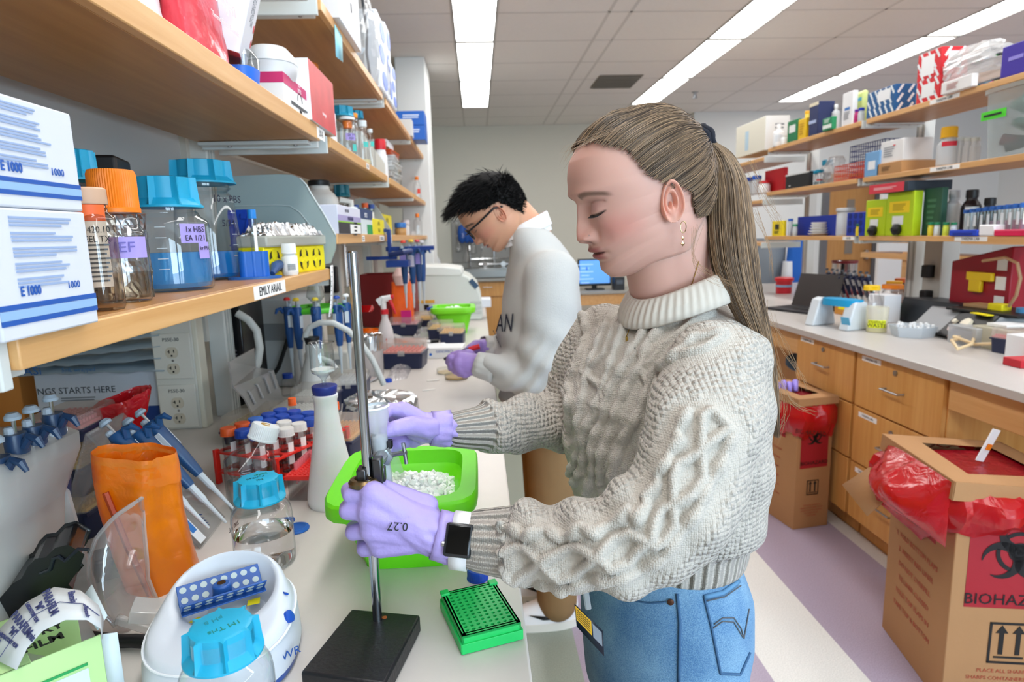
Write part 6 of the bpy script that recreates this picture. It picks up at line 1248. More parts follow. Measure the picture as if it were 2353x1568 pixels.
for i in range(5):t=2*PI*i/5;g=G();g.tube([(0,0,.09),(.22*math.cos(t),.22*math.sin(t),.06),(.24*math.cos(t),.24*math.sin(t),0)],.016,6);part(e,'leg',g,BLACK)
# ---- table-driven cartons: shelf, x0 x1 (aisle face), x2 (near face end), ytop, colour
def rb(name,label,cat,k,x0,x1,x2,yt,c,dx=0,z=None,group=None,deco=None,bev=.003,m=None):
    z=RZ[k]+.0263 if z is None else z;X=RF+.004+dx;a,b=solveY(x0,X,z),solveY(x1,X,z);dep=max(.03,solveX(x2,b,z)-X) if x2 else .12;h=max(.012,solveZ(yt,X,b)-z)
    e=crate(name,label,cat,(X+dep/2,(a+b)/2,z),(dep,a-b,h),0,m or mat(c,.5),group,bev);d=(dep,a-b,h)
    for q in deco or []:
        if q[0]=='p':decal(e,'label',mat(q[1],.5),q[2],{'-x':(-dep/2-.0006,d[1]*q[3],h*q[4]),'-y':(dep*q[3],-d[1]/2-.0006,h*q[4])}[q[2]],(d[1] if q[2]=='-x' else dep)*q[5],h*q[6])
        if q[0]=='l':lines(e,mat(q[1],.6),q[2],{'-x':(-dep/2-.0012,d[1]*q[3],h*q[4]),'-y':(dep*q[3],-d[1]/2-.0012,h*q[4])}[q[2]],(d[1] if q[2]=='-x' else dep)*q[5],h*q[6],5)
        if q[0]=='s': # diagonal dashes printed on both faces
            g=G();n=max(2,int(d[1]/.045));nz=max(3,int(h/.055));n2=max(2,int(dep/.045))
            for j in range(nz):
                for i in range(n):g.box((-dep/2-.0004,-d[1]/2+(i+.5+.5*(j%2)*.8)*d[1]/n*.94,(j+.5)*h/nz),(.0006,.012,.05),(-.6,0,0))
                for i in range(n2):g.box((-dep/2+(i+.5)*dep/n2,-d[1]/2-.0004,(j+.5)*h/nz),(.012,.0006,.05),(0,.6,0))
            part(e,'dash_print',g,mat('dfe6ea',.5))['kind']='stuff'
    return e,d
P_= lambda c,f,*a:('p',c,f)+a
Lc_= lambda c,f,*a:('l',c,f)+a
rb('carton','big cream carton with a pale blue swoosh at the far end of the upper shelf','carton','u',1690,1757,1812,266,'e6e3d4',deco=[P_('b9d4e4','-x',.1,.45,.12,.6),P_('dcdcda','-y',0,.5,.99,.98),Lc_('7c8086','-y',.1,.55,.4,.5)])
rb('folder','green folder with a white label on the upper shelf','folder','u',1808,1831,1833,272,'1d7a4c',deco=[P_('e8ecea','-x',0,.6,.6,.35)])
rb('folder','yellow folder beside the green folder','folder','u',1833,1850,1856,270,'e9bd1a',deco=[Lc_('c89a10','-x',0,.5,.6,.6)])
rb('carton','tall navy carton with cream top on the upper shelf','carton','u',1857,1878,1915,232,'1f2c5c',deco=[P_('e2d8be','-x',0,.95,.99,.1),P_('a9b9da','-x',.1,.42,.8,.1)])
rb('carton','small green and white carton before the navy carton','carton','u',1889,1911,1922,267,'1d8a5a',-.02,deco=[P_('e6efe9','-x',0,.3,.9,.3),Lc_('d5ede0','-x',0,.75,.6,.3)])
rb('carton','slim white carton with blue arrow print on the upper shelf','carton','u',1933,1957,1968,207,'e9eaec',deco=[P_('3a78c0','-x',0,.5,.5,.08),Lc_('9aa0a8','-x',0,.3,.6,.25)])
rb('pouch','pale lime pouch between the slim white carton and the blue dashed carton','pouch','u',1962,1982,1990,205,'cfdd8e',.05,bev=.02,deco=[P_('58b0d8','-x',0,.75,.5,.1)])
rb('carton','blue carton with diagonal white dashes at the end of the upper shelf','carton','u',1990,2054,2103,192,'11568e',.0,deco=[('s',),P_('e9ecee','-x',-.12,.72,.45,.4)])
e,d=rb('carton','red carton with white dashes, lower of two','carton','u',2104,2158,2220,172,'d2202c',.0,group='red dashed cartons',deco=[('s',),P_('eceef0','-x',.0,.5,.55,.6)])
rb('carton','red carton with white dashes, upper of two','carton','u',2106,2160,2222,106,'d2202c',.0,RZ['u']+.027+d[2],'red dashed cartons',[('s',),P_('eceef0','-x',.05,.5,.55,.7),P_('e6e8ec','-y',.0,.55,.5,.6)])
e,d=rb('carton','low white carton beside the red cartons','carton','u',2161,2232,2240,168,'e8e7e6',-.03,deco=[Lc_('b98a86','-x',.1,.5,.4,.5)])
y=float(e.location[1]);crumplebag('clear_bag','white crinkled plastic bag on top of the low white carton','bag',(RF+.08,y,RZ['u']+.027+d[2]),.16,.3,.14,film('eceeee',.6,.2,.4),21)
for i,(yt,c) in enumerate(((177,'2b2a30'),(152,'24262c'))):rb('carton','black carton with multicoloured spots, %s of two'%('lower','upper')[i],'carton','u',2230,2296,2300,yt,c,.02,RZ['u']+.027+(.0 if i==0 else hh_),'spotted cartons',[P_('8fc0e4','-x',.0,.6,.5,.25)]+[P_(cc,'-x',-.4+.16*j,.25+.1*(j%2),.12,.25) for j,cc in enumerate(('35b24a','e0349a','2a9be0','f07a2a','35b24a','e0349a'))]);hh_=.105 if i==0 else 0
rb('carton','glossy violet carton at the frame edge of the upper shelf','carton','u',2297,2385,2400,78,'3c2a9c',deco=[P_('8f86d8','-x',.1,.55,.4,.12)])
# middle shelf
rb('box','bright red plastic box on the middle shelf behind white bottles','box','m',1756,1800,1806,384,'c81826',.1)
rb('box','black box with silver lid on the middle shelf','box','m',1804,1858,1866,393,'17181b',.0,deco=[P_('d9dcdc','-x',0,.97,1,.1),P_('e9e9e9','-x',.3,.2,.06,.08)])
rb('box','light blue box with a white label at the end of the middle shelf','box','m',1985,2018,2028,345,'74a6d4',deco=[P_('e8ecf0','-x',0,.45,.5,.35)])
e,d=rb('carton','shallow brown cardboard tray carton on the middle shelf','carton','m',2014,2070,2150,368,'b98a58',.0,deco=[Lc_('7a5a38','-x',.1,.5,.4,.4)])
rb('carton','white open carton resting on the cardboard tray','carton','m',2022,2074,2142,316,'e8e8e8',.01,RZ['m']+.027+d[2],None,[Lc_('9a9ea4','-x',.1,.5,.5,.5),P_('d24a50','-x',-.1,.75,.1,.06)])
# low shelf
rb('box','small yellow box with a black hand symbol on the low shelf','box','l',1773,1797,1800,507,'f2d81c',deco=[P_('2a2a1c','-x',0,.6,.4,.35),Lc_('2a2a1c','-x',0,.25,.5,.2)])
for i,(x0,x1,yt,dx) in enumerate(((1831,1912,494,.08),(1911,1925,493,.05),(1944,1984,487,.0))):
    e,d=rb('blue_rack',('wide royal blue tray rack behind the white dishes','narrow royal blue rack beside the foil topped cup','royal blue rack with round holes beside the lime cartons')[i],'rack','l',x0,x1,x1+4,yt,'1838b0',dx)
    if i==2:
        g=G()
        for u in (-.3,0,.3):
            for v in (.25,.55,.85):g.lathe([(.018,0),(.018,.001)],14,(-d[0]/2-.001,d[1]*u,d[2]*v),face_frame('-x'))
        part(e,'hole',g,mat('0e2478',.6))
LIME='b4cf12'
for i,(x0,x1,x2,yt) in enumerate(((1986,2032,2040,457),(2033,2095,2115,438))):
    e,d=rb('lime_carton',('lime green carton with a yellow label, shorter one','lime green carton with a yellow label, taller one')[i],'carton','l',x0,x1,x2,yt,LIME,0,None,'lime green cartons',[P_('f2d21c','-x',.02,.66,.75,.26),Lc_('a88f10','-x',.0,.66,.5,.16),P_('e9ecec','-x',.05,.36,.4,.2)])
    g=G();g.lathe([(.028,0),(.03,.02),(.012,.035)],14,(-d[0]/2-.001,0,d[2]*.15),face_frame('-x'));part(e,'spigot',g,BLACK);hl=d[2]
e,d=rb('carton','flat red and black carton lying across the lime green cartons','carton','l',2004,2086,2188,415,'2b3540',-.03,RZ['l']+.028+hl,None,[P_('d6394a','-x',.1,.5,.99,.98),Lc_('f0c8cc','-x',.1,.5,.7,.3)])
rb('binder','dark green glassy binder standing behind the lime green cartons','binder','l',2116,2158,2163,430,'2f5a48',.06,deco=[Lc_('4a7a62','-x',0,.5,.5,.6)])
rb('foam_box','white foam box on the low shelf end','box','l',2247,2283,2312,516,'ecebee',-.01,bev=.006);rb('tray','magenta tray at the frame edge of the low shelf','tray','l',2283,2380,2390,527,'dc1650',-.012,deco=[P_('f06a8c','-x',0,.85,.98,.1)])
rb('tray','blue plastic tray under the green-capped vials','tray','l',2180,2244,2250,528,'1d42c0',-.015,deco=[P_('0e2a90','-x',0,.35,.7,.3)])
# ---- bottles and tubs on these shelves: shelf, x, w, ytop, cap colour, kind, body, dx
def rbot(label,k,x,w,yt,cap,kind,body,dx=0,neck=.6,fill=0,liq=None,lab=None,caph=None,sq=2,group=None,name='bottle',sh=.72):
    z=RZ[k]+.0263 if k in RZ else k;X=RF+.05+dx;p,r,h=lcyl(z,X,x,w,yt);r=min(r,.09)
    e=bottle(name,label,'bottle',p,r,h,mat(cap,.45),kind,sq,neck,fill,liq,body,group,caph,sh)
    if lab:a=facing(p);tape(e,r*1.02,h*lab[1],h*lab[2],a-.6,a+.8,mat(lab[0],.5),'label')
    return e
CL2=mat('d5dade',.35,alpha=.7)
for i,(x,w,yt,c) in enumerate(((1722,22,408,'2344a4'),(1738,22,404,'1f5fc8'),(1756,26,416,'d01e2c'))):rbot(('clear jar with navy lid beside the ponytail','clear jar with blue lid beside the ponytail','white bottle with red cap beside the ponytail')[i],'m',x,w,yt,c,'plain',CL2 if i<2 else WHITE,.0,.8,sh=.8,group='jars beside the ponytail')
rbot('white dropper bottle beside the cream carton','u',1788,24,285,'e8e8e8','plain',WHITE,-.02,.35,lab=('cfd4da',.2,.5));rbot('small white bottle beside the dropper bottle','u',1801,14,310,'dddddd','plain',WHITE,-.03,.7)
rbot('yellow topped dispenser behind the yellow folder','u',1853,14,255,'f0b41c','plain',mat('eccf54',.5),.08,.8);rbot('white spray bottle beside the green and white carton','u',1918,18,240,'e4e8ea','plain',CL2,.06,.4);rbot('purple-capped small bottle beside the blue dashed carton','u',1966,12,252,'6a2a9c','plain',mat('c0307a',.4),-.02,.8);rbot('blue-capped vial at the corner of the blue dashed carton','u',1978,14,248,'1f3fb0','plain',CL2,-.03,.8)
for i,(x,w,yt) in enumerate(((1867,26,393),(1882,22,390),(1899,28,368))):rbot('cyan-capped glass bottle on the middle shelf across the aisle, %s'%('beside the black box','middle one of three','tallest of three')[i],'m',x,w,yt,'1fa0c8','plain',GLASS,-.0+.03*i,.75,.4,None,('d85a5a',.3,.4) if i==1 else None,sh=.78,group='cyan-capped bottles across the aisle')
rbot('clear bottle with yellow cap and red tape on the middle shelf','m',2175,44,292,'f0b818','rib',CL2,.02,.65,lab=('d2283c',.5,.62),caph=.05)
for i,x in enumerate((2205,2222,2238)):rbot('clear glass staining jar beside the big plastic tub, %s'%('first','second','third')[i],'m',x,18,316,'c9d0cc','plain',CL2,.05,.9,sq=5,group='glass jars beside the tub')
e=rbot('frosted cup topped with foil on the low shelf','l',1940,36,478,'cfd2d4','plain',CL2,0,.98,sh=.95,caph=.02);
for i,(x,c) in enumerate(((1815,'1f5fc0'),(1826,'3a9a6a'))):rbot(('tube with blue liquid on the low shelf','green vial beside the tube with blue liquid')[i],'l',x,11,503+12*i,c,'plain',CL2,-.02,.9,.45,mat(c,.4))
rbot('white lab bottle behind the low shelf vials','l',2186,40,437,'d0d3d6','plain',mat('dfe2e6',.45),.12,.5,lab=('eceef0',.2,.7));rbot('dark brown bottle with white label on the low shelf','l',2226,40,436,'191516','plain',mat('231a1c',.3),.12,.55,lab=('e0e2e4',.12,.62));rbot('black round bottle behind the capped tubes','l',2268,34,455,'141416','plain',mat('1c1c20',.4),.14,.6)
for i,x in enumerate((2218,2232,2247,2262,2278,2294,2312,2330,2346)):
    X=RF+.10-.008*i;p,r,h=lcyl(RZ['l']+.0263,X,x,14,482-2*i);falcon(p,r,h,mat('2a6ac4',.4),'blue-capped clear tube in the row on the low shelf, %s'%('first','second','third','fourth','fifth','sixth','seventh','eighth','ninth')[i]+' from the brown bottle','tubes in the row across the aisle',mat('c8a8c0',.4,alpha=.6) if i>3 else None)
for i,x in enumerate((2138,2152,2172,2190)):rbot('short vial with green cap, %s from the lime green cartons'%('first','second','third','fourth')[i],'l',x,13,511,'1d7a52','plain',mat(('e0cf3a','cfd6da','c9d84a','c9ced2')[i],.4),-.03,.9,group='green-capped vials')
rbot('short vial with green cap and yellow label before the blue rack','l',1972,12,515,'1d6a4a','plain',mat('e6cf2a',.4),-.04,.9)
for i in range(5):p=lcyl(RZ['l']+.0263+.018*i,RF+.06,1880,60,530);e=thing('stacked_dish','white dish in the stack on the low shelf, %s'%('lowest','second up','third up','fourth up','topmost')[i],'dish',(p[0][0]+.02,p[0][1],RZ['l']+.0265+.018*i),0,'white dishes on the low shelf');g=G();g.lathe([(.05,0),(.055,.003),(.085-.006*i,.015),(.08-.006*i,.0165)],28);part(e,'dish',g,mat('e4e4e2',.4))
# wire baskets, tub
def basket(label,k,x0,x1,yt,dx,c,dep=.16):
    z=RZ[k]+.0263;X=RF+.004+dx;a,b=solveY(x0,X,z),solveY(x1,X,z);h=solveZ(yt,X,b)-z;w=a-b;e=thing('wire_basket',label,'basket',(X+dep/2,(a+b)/2,z));g=G();n=max(4,int(w/.022));nz=max(3,int(h/.03))
    for i in range(n+1):
        for X2 in (-dep/2,dep/2):g.box((X2,-w/2+w*i/n,h/2),(.003,.004,h))
    for i in range(7):g.box((-dep/2+dep*i/6,-w/2,h/2),(.004,.003,h))
    for j in range(nz+1):
        z_=.002+(h-.004)*j/nz;g.box((-dep/2,0,z_),(.003,w,.004));g.box((dep/2,0,z_),(.003,w,.004));g.box((0,-w/2,z_),(dep,.003,.004));g.box((0,w/2,z_),(dep,.003,.004))
    g.box((0,0,.002),(dep,w,.003));part(e,'wires',g,mat(c,.4));return e
basket('orange red wire basket on the middle shelf','m',1917,1982,370,0,'d24a32');basket('tall dark blue wire basket behind the orange red one','m',1950,2028,318,.17,'2a2f78')
y=solveY(1927,RF+.1,1.75);crumplebag('clear_bag','clear plastic bag standing in the orange red wire basket','bag',(RF+.08,y,RZ['m']+.03),.1,.14,.16,BAGM,31)
z=RZ['m']+.0263;a,b=solveY(2238,RF-.02,z),solveY(2420,RF-.02,z);h=solveZ(212,RF-.02,a)-z;e=thing('plastic_tub','big clear plastic tub with a green label on the middle shelf','tub',(RF+.13,(a+b)/2,z));w=a-b
g=G();g.loft([[(x*.15*k,y_*w/2*k,z_) for x,y_,_ in ring(1,0,6,40)] for z_,k in ((0,.9),(.005,.92),(h*.93,1.0),(h*.94,1.05),(h,1.05))],caps=False);part(e,'tub',g,mat('c9d6d4',.3,alpha=.34),smooth=.6);decal(e,'green_label',mat('4fd62e',.5),'-x',(-.151,w*.28,h*.62),.13,.035);lines(e,INK,'-x',(-.1525,w*.28,h*.62),.1,.018,1)
rr=random.Random(8)
for i in range(9):c_=('5a2230','1f6a4a','2b2f3a','6f8f8a','3a5a52')[i%5];g=G();g.box((rr.uniform(-.06,.06),rr.uniform(-.3,.3)*w,.04+h*.78*rr.random()),(.07,.12,.03),(rr.uniform(-.5,.5),rr.uniform(-.5,.5),rr.uniform(0,3)));part(e,'content',g,mat(c_,.6),.006)
# ---- worktop things across the aisle
ZR=.9103
def rp(x,y):return PZ(x,y,ZR)
def fcyl(x,yb,w,yt):return bcyl(x,yb,w,yt,ZR)
p=PX(1801,690,2.45);e=thing('red_bin','small red sharps bin with a pale blue band behind the laptop','bin',(2.45,solveY(1801,2.45,.95),ZR));s=mpp(e.location);w=17*s;h=solveZ(637,2.45,e.location[1])-ZR
g=G();g.lathe([(w,0),(w*1.02,h*.78)],24);part(e,'body',g,mat('c22030',.35));g=G();g.lathe([(w*1.2,h*.78),(w*1.22,h*.95),(w*.9,h)],24);part(e,'lid',g,mat('d8202c',.4));g=G();g.lathe([(w*1.04,h*.4),(w*1.04,h*.54)],24,cap0=False,cap1=False);part(e,'blue_band',g,mat('8fb2d4',.5))
# laptop
c=rp(1818,716);e=thing('laptop','open black laptop on the worktop across the aisle','laptop',(2.02,3.86,ZR),-1.2);g=G();g.box((0,0,.009),(.33,.23,.016));part(e,'base',g,mat('25242a',.4),.003);g=G();g.box((0,.01,.0175),(.28,.1,.001));part(e,'keyboard',g,mat('101014',.6));g=G();g.box((0,.15,.115),(.33,.008,.225),(-.35,0,0));part(e,'lid',g,mat('2c2422',.4),.003)
# steel cylinder, pipette stand
p=PX(1938,680,2.5);e=thing('steel_canister','shiny steel canister before the far wooden door','canister',(2.56,solveY(1938,2.56,1),ZR));h=solveZ(600,2.56,e.location[1])-ZR;g=G();g.lathe([(.075,0),(.08,.004),(.08,h-.01),(.083,h)],32,cap1=False);part(e,'body',g,mat('b9b4b2',.15,1));g=G();g.lathe([(.081,h-.015),(.085,h),(.081,h+.004)],32,cap0=False,cap1=False);part(e,'red_rim',g,mat('7a2028',.4))
e=thing('pipette_rack','dark rack of pipettes on the worktop across the aisle','rack',(2.42,solveY(2000,2.42,1),ZR));g=G();g.box((0,0,.1),(.06,.5,.02));g.box((0,.24,.05),(.06,.01,.1));g.box((0,-.24,.05),(.06,.01,.1));part(e,'frame',g,mat('a02436',.5),.003)
for i in range(8):y=e.location[1]+.21-.06*i;pipette((2.41-.07,y,ZR+.01),(0,.35,PI),'blue pipette in the dark rack across the aisle, %s from the far end'%('first','second','third','fourth','fifth','sixth','seventh','last')[i],'1a2444','pipettes in the dark rack',.26,'46505e')
e=crate('tape_box','small orange and yellow cardboard box behind the shaker','box',(2.2,3.6,ZR),(.1,.16,.06),.2,mat('c98a3c',.6),None,.003);decal(e,'yellow_strip',YELLOW,'-x',(-.0506,.0,.04),.1,.015)
e=crate('white_roll_box','white and blue box behind the yellow-capped bottle','box',(2.2,3.3,ZR),(.1,.12,.15),.1,mat('e2e4e8',.5),None,.003);decal(e,'blue_band',mat('1d62c8',.5),'-x',(-.0506,.0,.05),.12,.05)
# shaker / rocker
p=rp(1925,766);e=thing('tube_rocker','pale grey sloped bench rocker with a bright blue cradle','rocker',(1.9,3.06,ZR),.3);Mx=Matrix(((1,0,0,0),(0,0,-1,0),(0,1,0,0),(0,0,0,1)))
for s in (-.02,.2):
    g=G();g.prism([(-.08,0),(.08,0),(.075,.03),(.045,.14),(.0,.15),(-.035,.14)],-.06,0.0,M=Matrix.Translation((0,s,0))@Mx);part(e,'housing',g,mat('cfd6dc',.4),.008)
g=G();g.box((-.075,-.0,.05),(.002,.05,.04),(0,-.3,0));part(e,'keypad',g,mat('58a8cf',.5));g=G();g.loft([[(x*.05,y*.11+.09,z) for x,y,_ in ring(1,0,3,24)] for z in (.115,.15)]);part(e,'cradle',g,mat('1f9fd6',.4))
def cbot(label,x,yb,w,yt,cap,body,liq=None,fill=0,lab=None,kind='rib',neck=.62,name='bottle'):
    p,r,h=fcyl(x,yb,w,yt);e=bottle(name,label,'bottle',(p[0],p[1],ZR),r,h,mat(cap,.4),kind,2,neck,fill,liq,body,None,.12*h,.6)
    if lab:a=facing(p);tape(e,r*1.02,h*lab[1],h*lab[2],a-.9,a+.9,mat(lab[0],.5),'label')
cbot('glass bottle with yellow cap and blue liquid behind the waste beaker',1998,748,48,656,'f2c81a',GLASS,mat('7f8fc8',.3,alpha=.6),.5,('5f74b4',.3,.42));cbot('big glass bottle with orange cap and green label',2046,735,62,654,'f08a1e',GLASS,None,0,('69b85a',.32,.46));cbot('glass bottle with yellow cap behind the orange-capped bottle',2050,715,46,646,'f2b41a',GLASS);cbot('brown tinted bottle with dark orange cap behind the others',2072,712,52,640,'d8661a',mat('8a5a4a',.3,alpha=.5));cbot('slim clear flask with black cap before the red sharps bin',2303,715,34,662,'161618',mat('9a8a88',.3,alpha=.45),kind='plain')
p,r,h=fcyl(2013,766,48,705);e=thing('waste_beaker','plastic beaker with a yellow tape reading WASTE','beaker',(p[0],p[1],ZR));g=G();g.lathe([(r*.85,0),(r*.88,.004),(r,h)],28,cap1=False);part(e,'body',g,mat('e9e2c8',.35,alpha=.5),smooth=1);g=G();g.lathe([(r*.84,.004),(r*.89,h*.3)],24);part(e,'liquid',g,mat('e2e07a',.3,alpha=.7));a=facing(p);tape(e,r*.95,h*.2,h*.5,a-.9,a+.9,mat('eaf01e',.5));ctext(e,'WASTE',.026,r*.98,h*.29,a);ctext(e,'ETHIDIUM',.016,r*1.0,h*.43,a)
p=rp(2100,776);e=thing('white_dish','clear six-sided dish holding white tube caps','dish',(p[0]+.02,p[1]+.04,ZR),.3);g=G();hx=[(math.cos(PI*i/3),math.sin(PI*i/3)) for i in range(6)];g.loft([[(x*a,y*a,z) for x,y in hx] for a,z in ((.085,0),(.1,.05),(.097,.05),(.083,.004))],caps=True);part(e,'dish',g,mat('cfd8e0',.3,alpha=.6));rr=random.Random(2);g=G()
for i in range(40):g.lathe([(.006,0),(.007,.014),(.004,.016)],8,(rr.uniform(-.06,.06),rr.uniform(-.06,.06),.02+rr.random()*.03))
part(e,'white_caps',g,WHITE)['kind']='stuff'
# hotplate stirrer + black power unit
e=thing('control_unit','grey sloped control unit with a black panel and a round dial','control unit',(2.25,2.73,ZR),-.05);g=G();g.prism([(-.14,.02),(-.1,.0),(.2,0),(.2,.1),(-.04,.12)],-.24,.2,M=Mx);part(e,'housing',g,mat('8d8f92',.45),.004);g=G();g.prism([(-.145,.02),(-.04,.121),(-.045,.126),(-.152,.024)],-.02,.2,M=Mx);part(e,'panel',g,BLACK);nrm=Vector((-.69,0,.72))
for y,r in ((-.07,.028),(.0,.012)):g=G();g.lathe([(r,0),(r*.9,.012),(r*.5,.014)],20,(-.1,y-.02,.078),nrm.to_track_quat('Z','Y').to_matrix());part(e,'dial',g,mat('d8d0bc',.4))
g=G();g.box((-.06,-.12,.125),(.03,.1,.004));part(e,'yellow_strip',g,YELLOW)
e=thing('power_unit','black electronic power unit with a flat tray behind the control unit','power unit',(2.38,3.02,ZR));g=G();g.prism([(-.1,0),(.15,0),(.15,.12),(-.06,.13)],-.3,.1,M=Mx);part(e,'housing',g,mat('20262e',.4),.004);g=G();g.lathe([(.012,0),(.01,.015)],14,(-.09,.0,.08),face_frame('-x'));part(e,'knob',g,STEEL);
e2=crate('black_tray','flat black tray on top of the control unit','tray',(2.32,2.66,ZR+.1215),(.24,.36,.012),.1,BLACK,None,.002);g=G();g.box((.0,.1,.02),(.09,.13,.016));part(e2,'brown_block',g,mat('b08a60',.6),.003);g=G();g.box((-.02,.0,.026),(.05,.07,.03));part(e2,'yellow_block',g,YELLOW,.003)
g=G();g.lathe([(.03,0),(.03,.02)],16);part(e2,'blue_reel',g,mat('4f8fc0',.5),loc=(.0,-.1,.012))
# red sharps bin, big
X_=2.42;y0,y1=solveY(2182,X_,1.1),solveY(2318,X_,1.1);e=thing('sharps_bin','large dark red sloped bin with a yellow part behind the power unit','bin',(X_,(y0+y1)/2,ZR));w=y0-y1;zt=solveZ(566,X_,y1)-ZR;z2=solveZ(600,X_,y0)-ZR
g=G();g.add([(0,w/2,0),(0,-w/2,0),(0,-w/2,zt),(0,w/2,z2),(.14,w/2,0),(.14,-w/2,0),(.14,-w/2,zt),(.14,w/2,z2)],[(0,3,2,1),(4,5,6,7),(0,1,5,4),(1,2,6,5),(2,3,7,6),(3,0,4,7)]);part(e,'body',g,mat('9c1528',.4),.006);g=G();g.box((-.012,-.06*w,z2*.8),(.02,w*.42,.04));g.box((-.012,0,z2*.66),(.02,w*.2,.06));part(e,'yellow_latch',g,mat('e8c21a',.4),.004)
for j in range(3):decal(e,'white_label',LABELW,'-x',(-.001,-w*.36,zt*(.8-.22*j)),w*.16,zt*.15)
# tubing, gel boxes, tip box, pink and red edge items
q=[(2168,765),(2185,752),(2215,742),(2240,752),(2236,775),(2205,790),(2185,805),(2200,815),(2230,812),(2236,798),(2215,790),(2190,796),(2240,800),(2300,812)]
g=G();g.tube([tuple(rp(x,y)+np.array([0,0,.012+.03*abs(math.sin(i*1.3))])) for i,(x,y) in enumerate(q)],.007,8);o_=part(None,'tubing_coil',g,mat('d8bf96',.4),smooth=1);tag(o_,'beige rubber tubing coiled on the worktop across the aisle','tubing')
p=rp(2183,780);g=G();g.lathe([(.0,0),(.03,.008),(.036,.03),(.028,.055),(.0,.062)],16);o_=part(None,'rubber_bulb',g,mat('e0c9c6',.5),loc=tuple(p+np.array([.02,.0,0])),smooth=2);tag(o_,'pale pink rubber bulb beside the beige tubing','bulb')
def rbox2(label,name,cat,px,d,c,m=None):q=rp(*px);return crate(name,label,cat,(q[0]+d[0]/2,q[1]+d[1]/2,ZR),d,0,m or mat(c,.4),None,.003)
e=rbox2('clear gel tank beside the beige tubing','gel_tank','tank',(2240,800),(.2,.16,.08),'',mat('c9ccd0',.3,alpha=.6));decal(e,'panel',mat('a9adb4',.4),'-x',(-.101,0,.04),.12,.05);e=rbox2('clear cream gel tank with a white comb','gel_tank','tank',(2310,812),(.18,.18,.09),'',mat('dcd6bc',.3,alpha=.6));g=G();g.box((-.0,0,.098),(.12,.1,.012));part(e,'comb',g,WHITE)
tipbox((2.13,2.36,ZR+.0),(.12,.13,.1),.1,'navy tip box with pink lid at the frame edge across the aisle','e0909a','tip boxes across the aisle',.4)
rbox2('small white and blue carton at the frame edge across the aisle','carton','carton',(2358,838),(.1,.1,.1),'e4e6e8');rbox2('red flat case at the very frame edge across the aisle','case','case',(2345,848),(.1,.08,.03),'b81628')
g=G();g.tube([PX(x,y,2.3) for x,y in ((2258,600),(2310,592),(2338,605),(2345,640),(2335,680),(2318,705))],.007,6);o_=part(None,'brown_tube',g,mat('b08a66',.5));tag(o_,'thin brown tube looping beside the red sharps bin','tube')
# ---- beyond the shelves
e=thing('grey_cabinet','tall grey steel cabinet with a blue coat beyond the ponytail','cabinet',(solveX(1770,6.2,1),6.4,0));zt=solveZ(548,e.location[0],6.2);w=(1815-1745)*mpp((e.location[0],6.2,1));g=G();g.box((0,0,zt/2),(w,.4,zt));part(e,'body',g,mat('7d858c',.5),.006);g=G();g.box((0,-.205,zt*.5),(w*.9,.01,zt*.9));part(e,'door',g,mat('868e95',.5),.004)
q=PY(1828,600,6.1);e=thing('blue_coat','blue and white lab coat hanging beyond the laptop','coat',q);g=G();rr=random.Random(3);g.loft([[(x*.1*(.7+.5*t)+rr.uniform(-.01,.01),y*.06,.25-.75*t) for x,y,_ in ring(1,0,3,20)] for t in (0,.1,.3,.6,1)]);part(e,'coat',g,mat('1d5fb8',.8));g=G();g.loft([[(x*.06*(.6+.6*t)-.09,y*.05-.02,.0-.5*t) for x,y,_ in ring(1,0,3,16)] for t in (0,.3,.6,1)]);part(e,'white_sleeve',g,mat('dfe3e8',.8))
g=G();xa,xb=solveX(2015,7.6,1),solveX(2088,7.6,1);g.box(((xa+xb)/2,7.6,1.05),(xb-xa,.06,2.1));o_=part(None,'white_door_panel',g,mat('eceae6',.5),.004);tag(o_,'bright white door panel beyond the shelf post','panel')
e=thing('rear_shelf_rack','wooden shelf rack on the wall beyond the red sharps bin','shelf rack',(3.75,4.6,0));g=G();g.box((0,0,1.29),(.3,2.4,.03));g.box((0,0,1.16),(.3,2.4,.05));part(e,'shelf',g,MAPLE)
for y in (.6,-.6):g=G();g.box((-.1,y,.6),(.06,.08,1.2));part(e,'post',g,MAPLE)
# ---- biohazard cartons
BIO=mat('a01a26',.6);CARD2=mat('ac8056',.8,bump=(60,.0006),noise=(9,.05));REDP=mat('b05038',.7)
def biosym(parent,R,c,s):
    """trefoil: three open horns, ring and hub"""
    g=G()
    def arc(cx,cy,r0,a0,a1,w0,w1,n=22):
        vs=[];
        for i in range(n+1):
            t=i/n;a=a0+(a1-a0)*t;w=w0+(w1-w0)*math.sin(PI*t);vs+=[(cx+(r0-w/2)*math.cos(a),cy+(r0-w/2)*math.sin(a)),(cx+(r0+w/2)*math.cos(a),cy+(r0+w/2)*math.sin(a))]
        g.add([Vector(c)+R@Vector((x*s,y*s,.0012)) for x,y in vs],[(2*i,2*i+1,2*i+3,2*i+2) for i in range(n)])
    for k in range(3):
        a=PI/2+k*2*PI/3;cx,cy=.5*math.cos(a),.5*math.sin(a);arc(cx,cy,.42,a+.55,a+2*PI-.55,.02,.26);arc(.0,.0,.5,a-PI/3+.35,a+PI/3-.35+2*PI/3*0,.1,.1)
    arc(0,0,.19,0,2*PI,.14,.14)
    part(parent,'biohazard_symbol',g,mat('141012',.6),smooth=0)
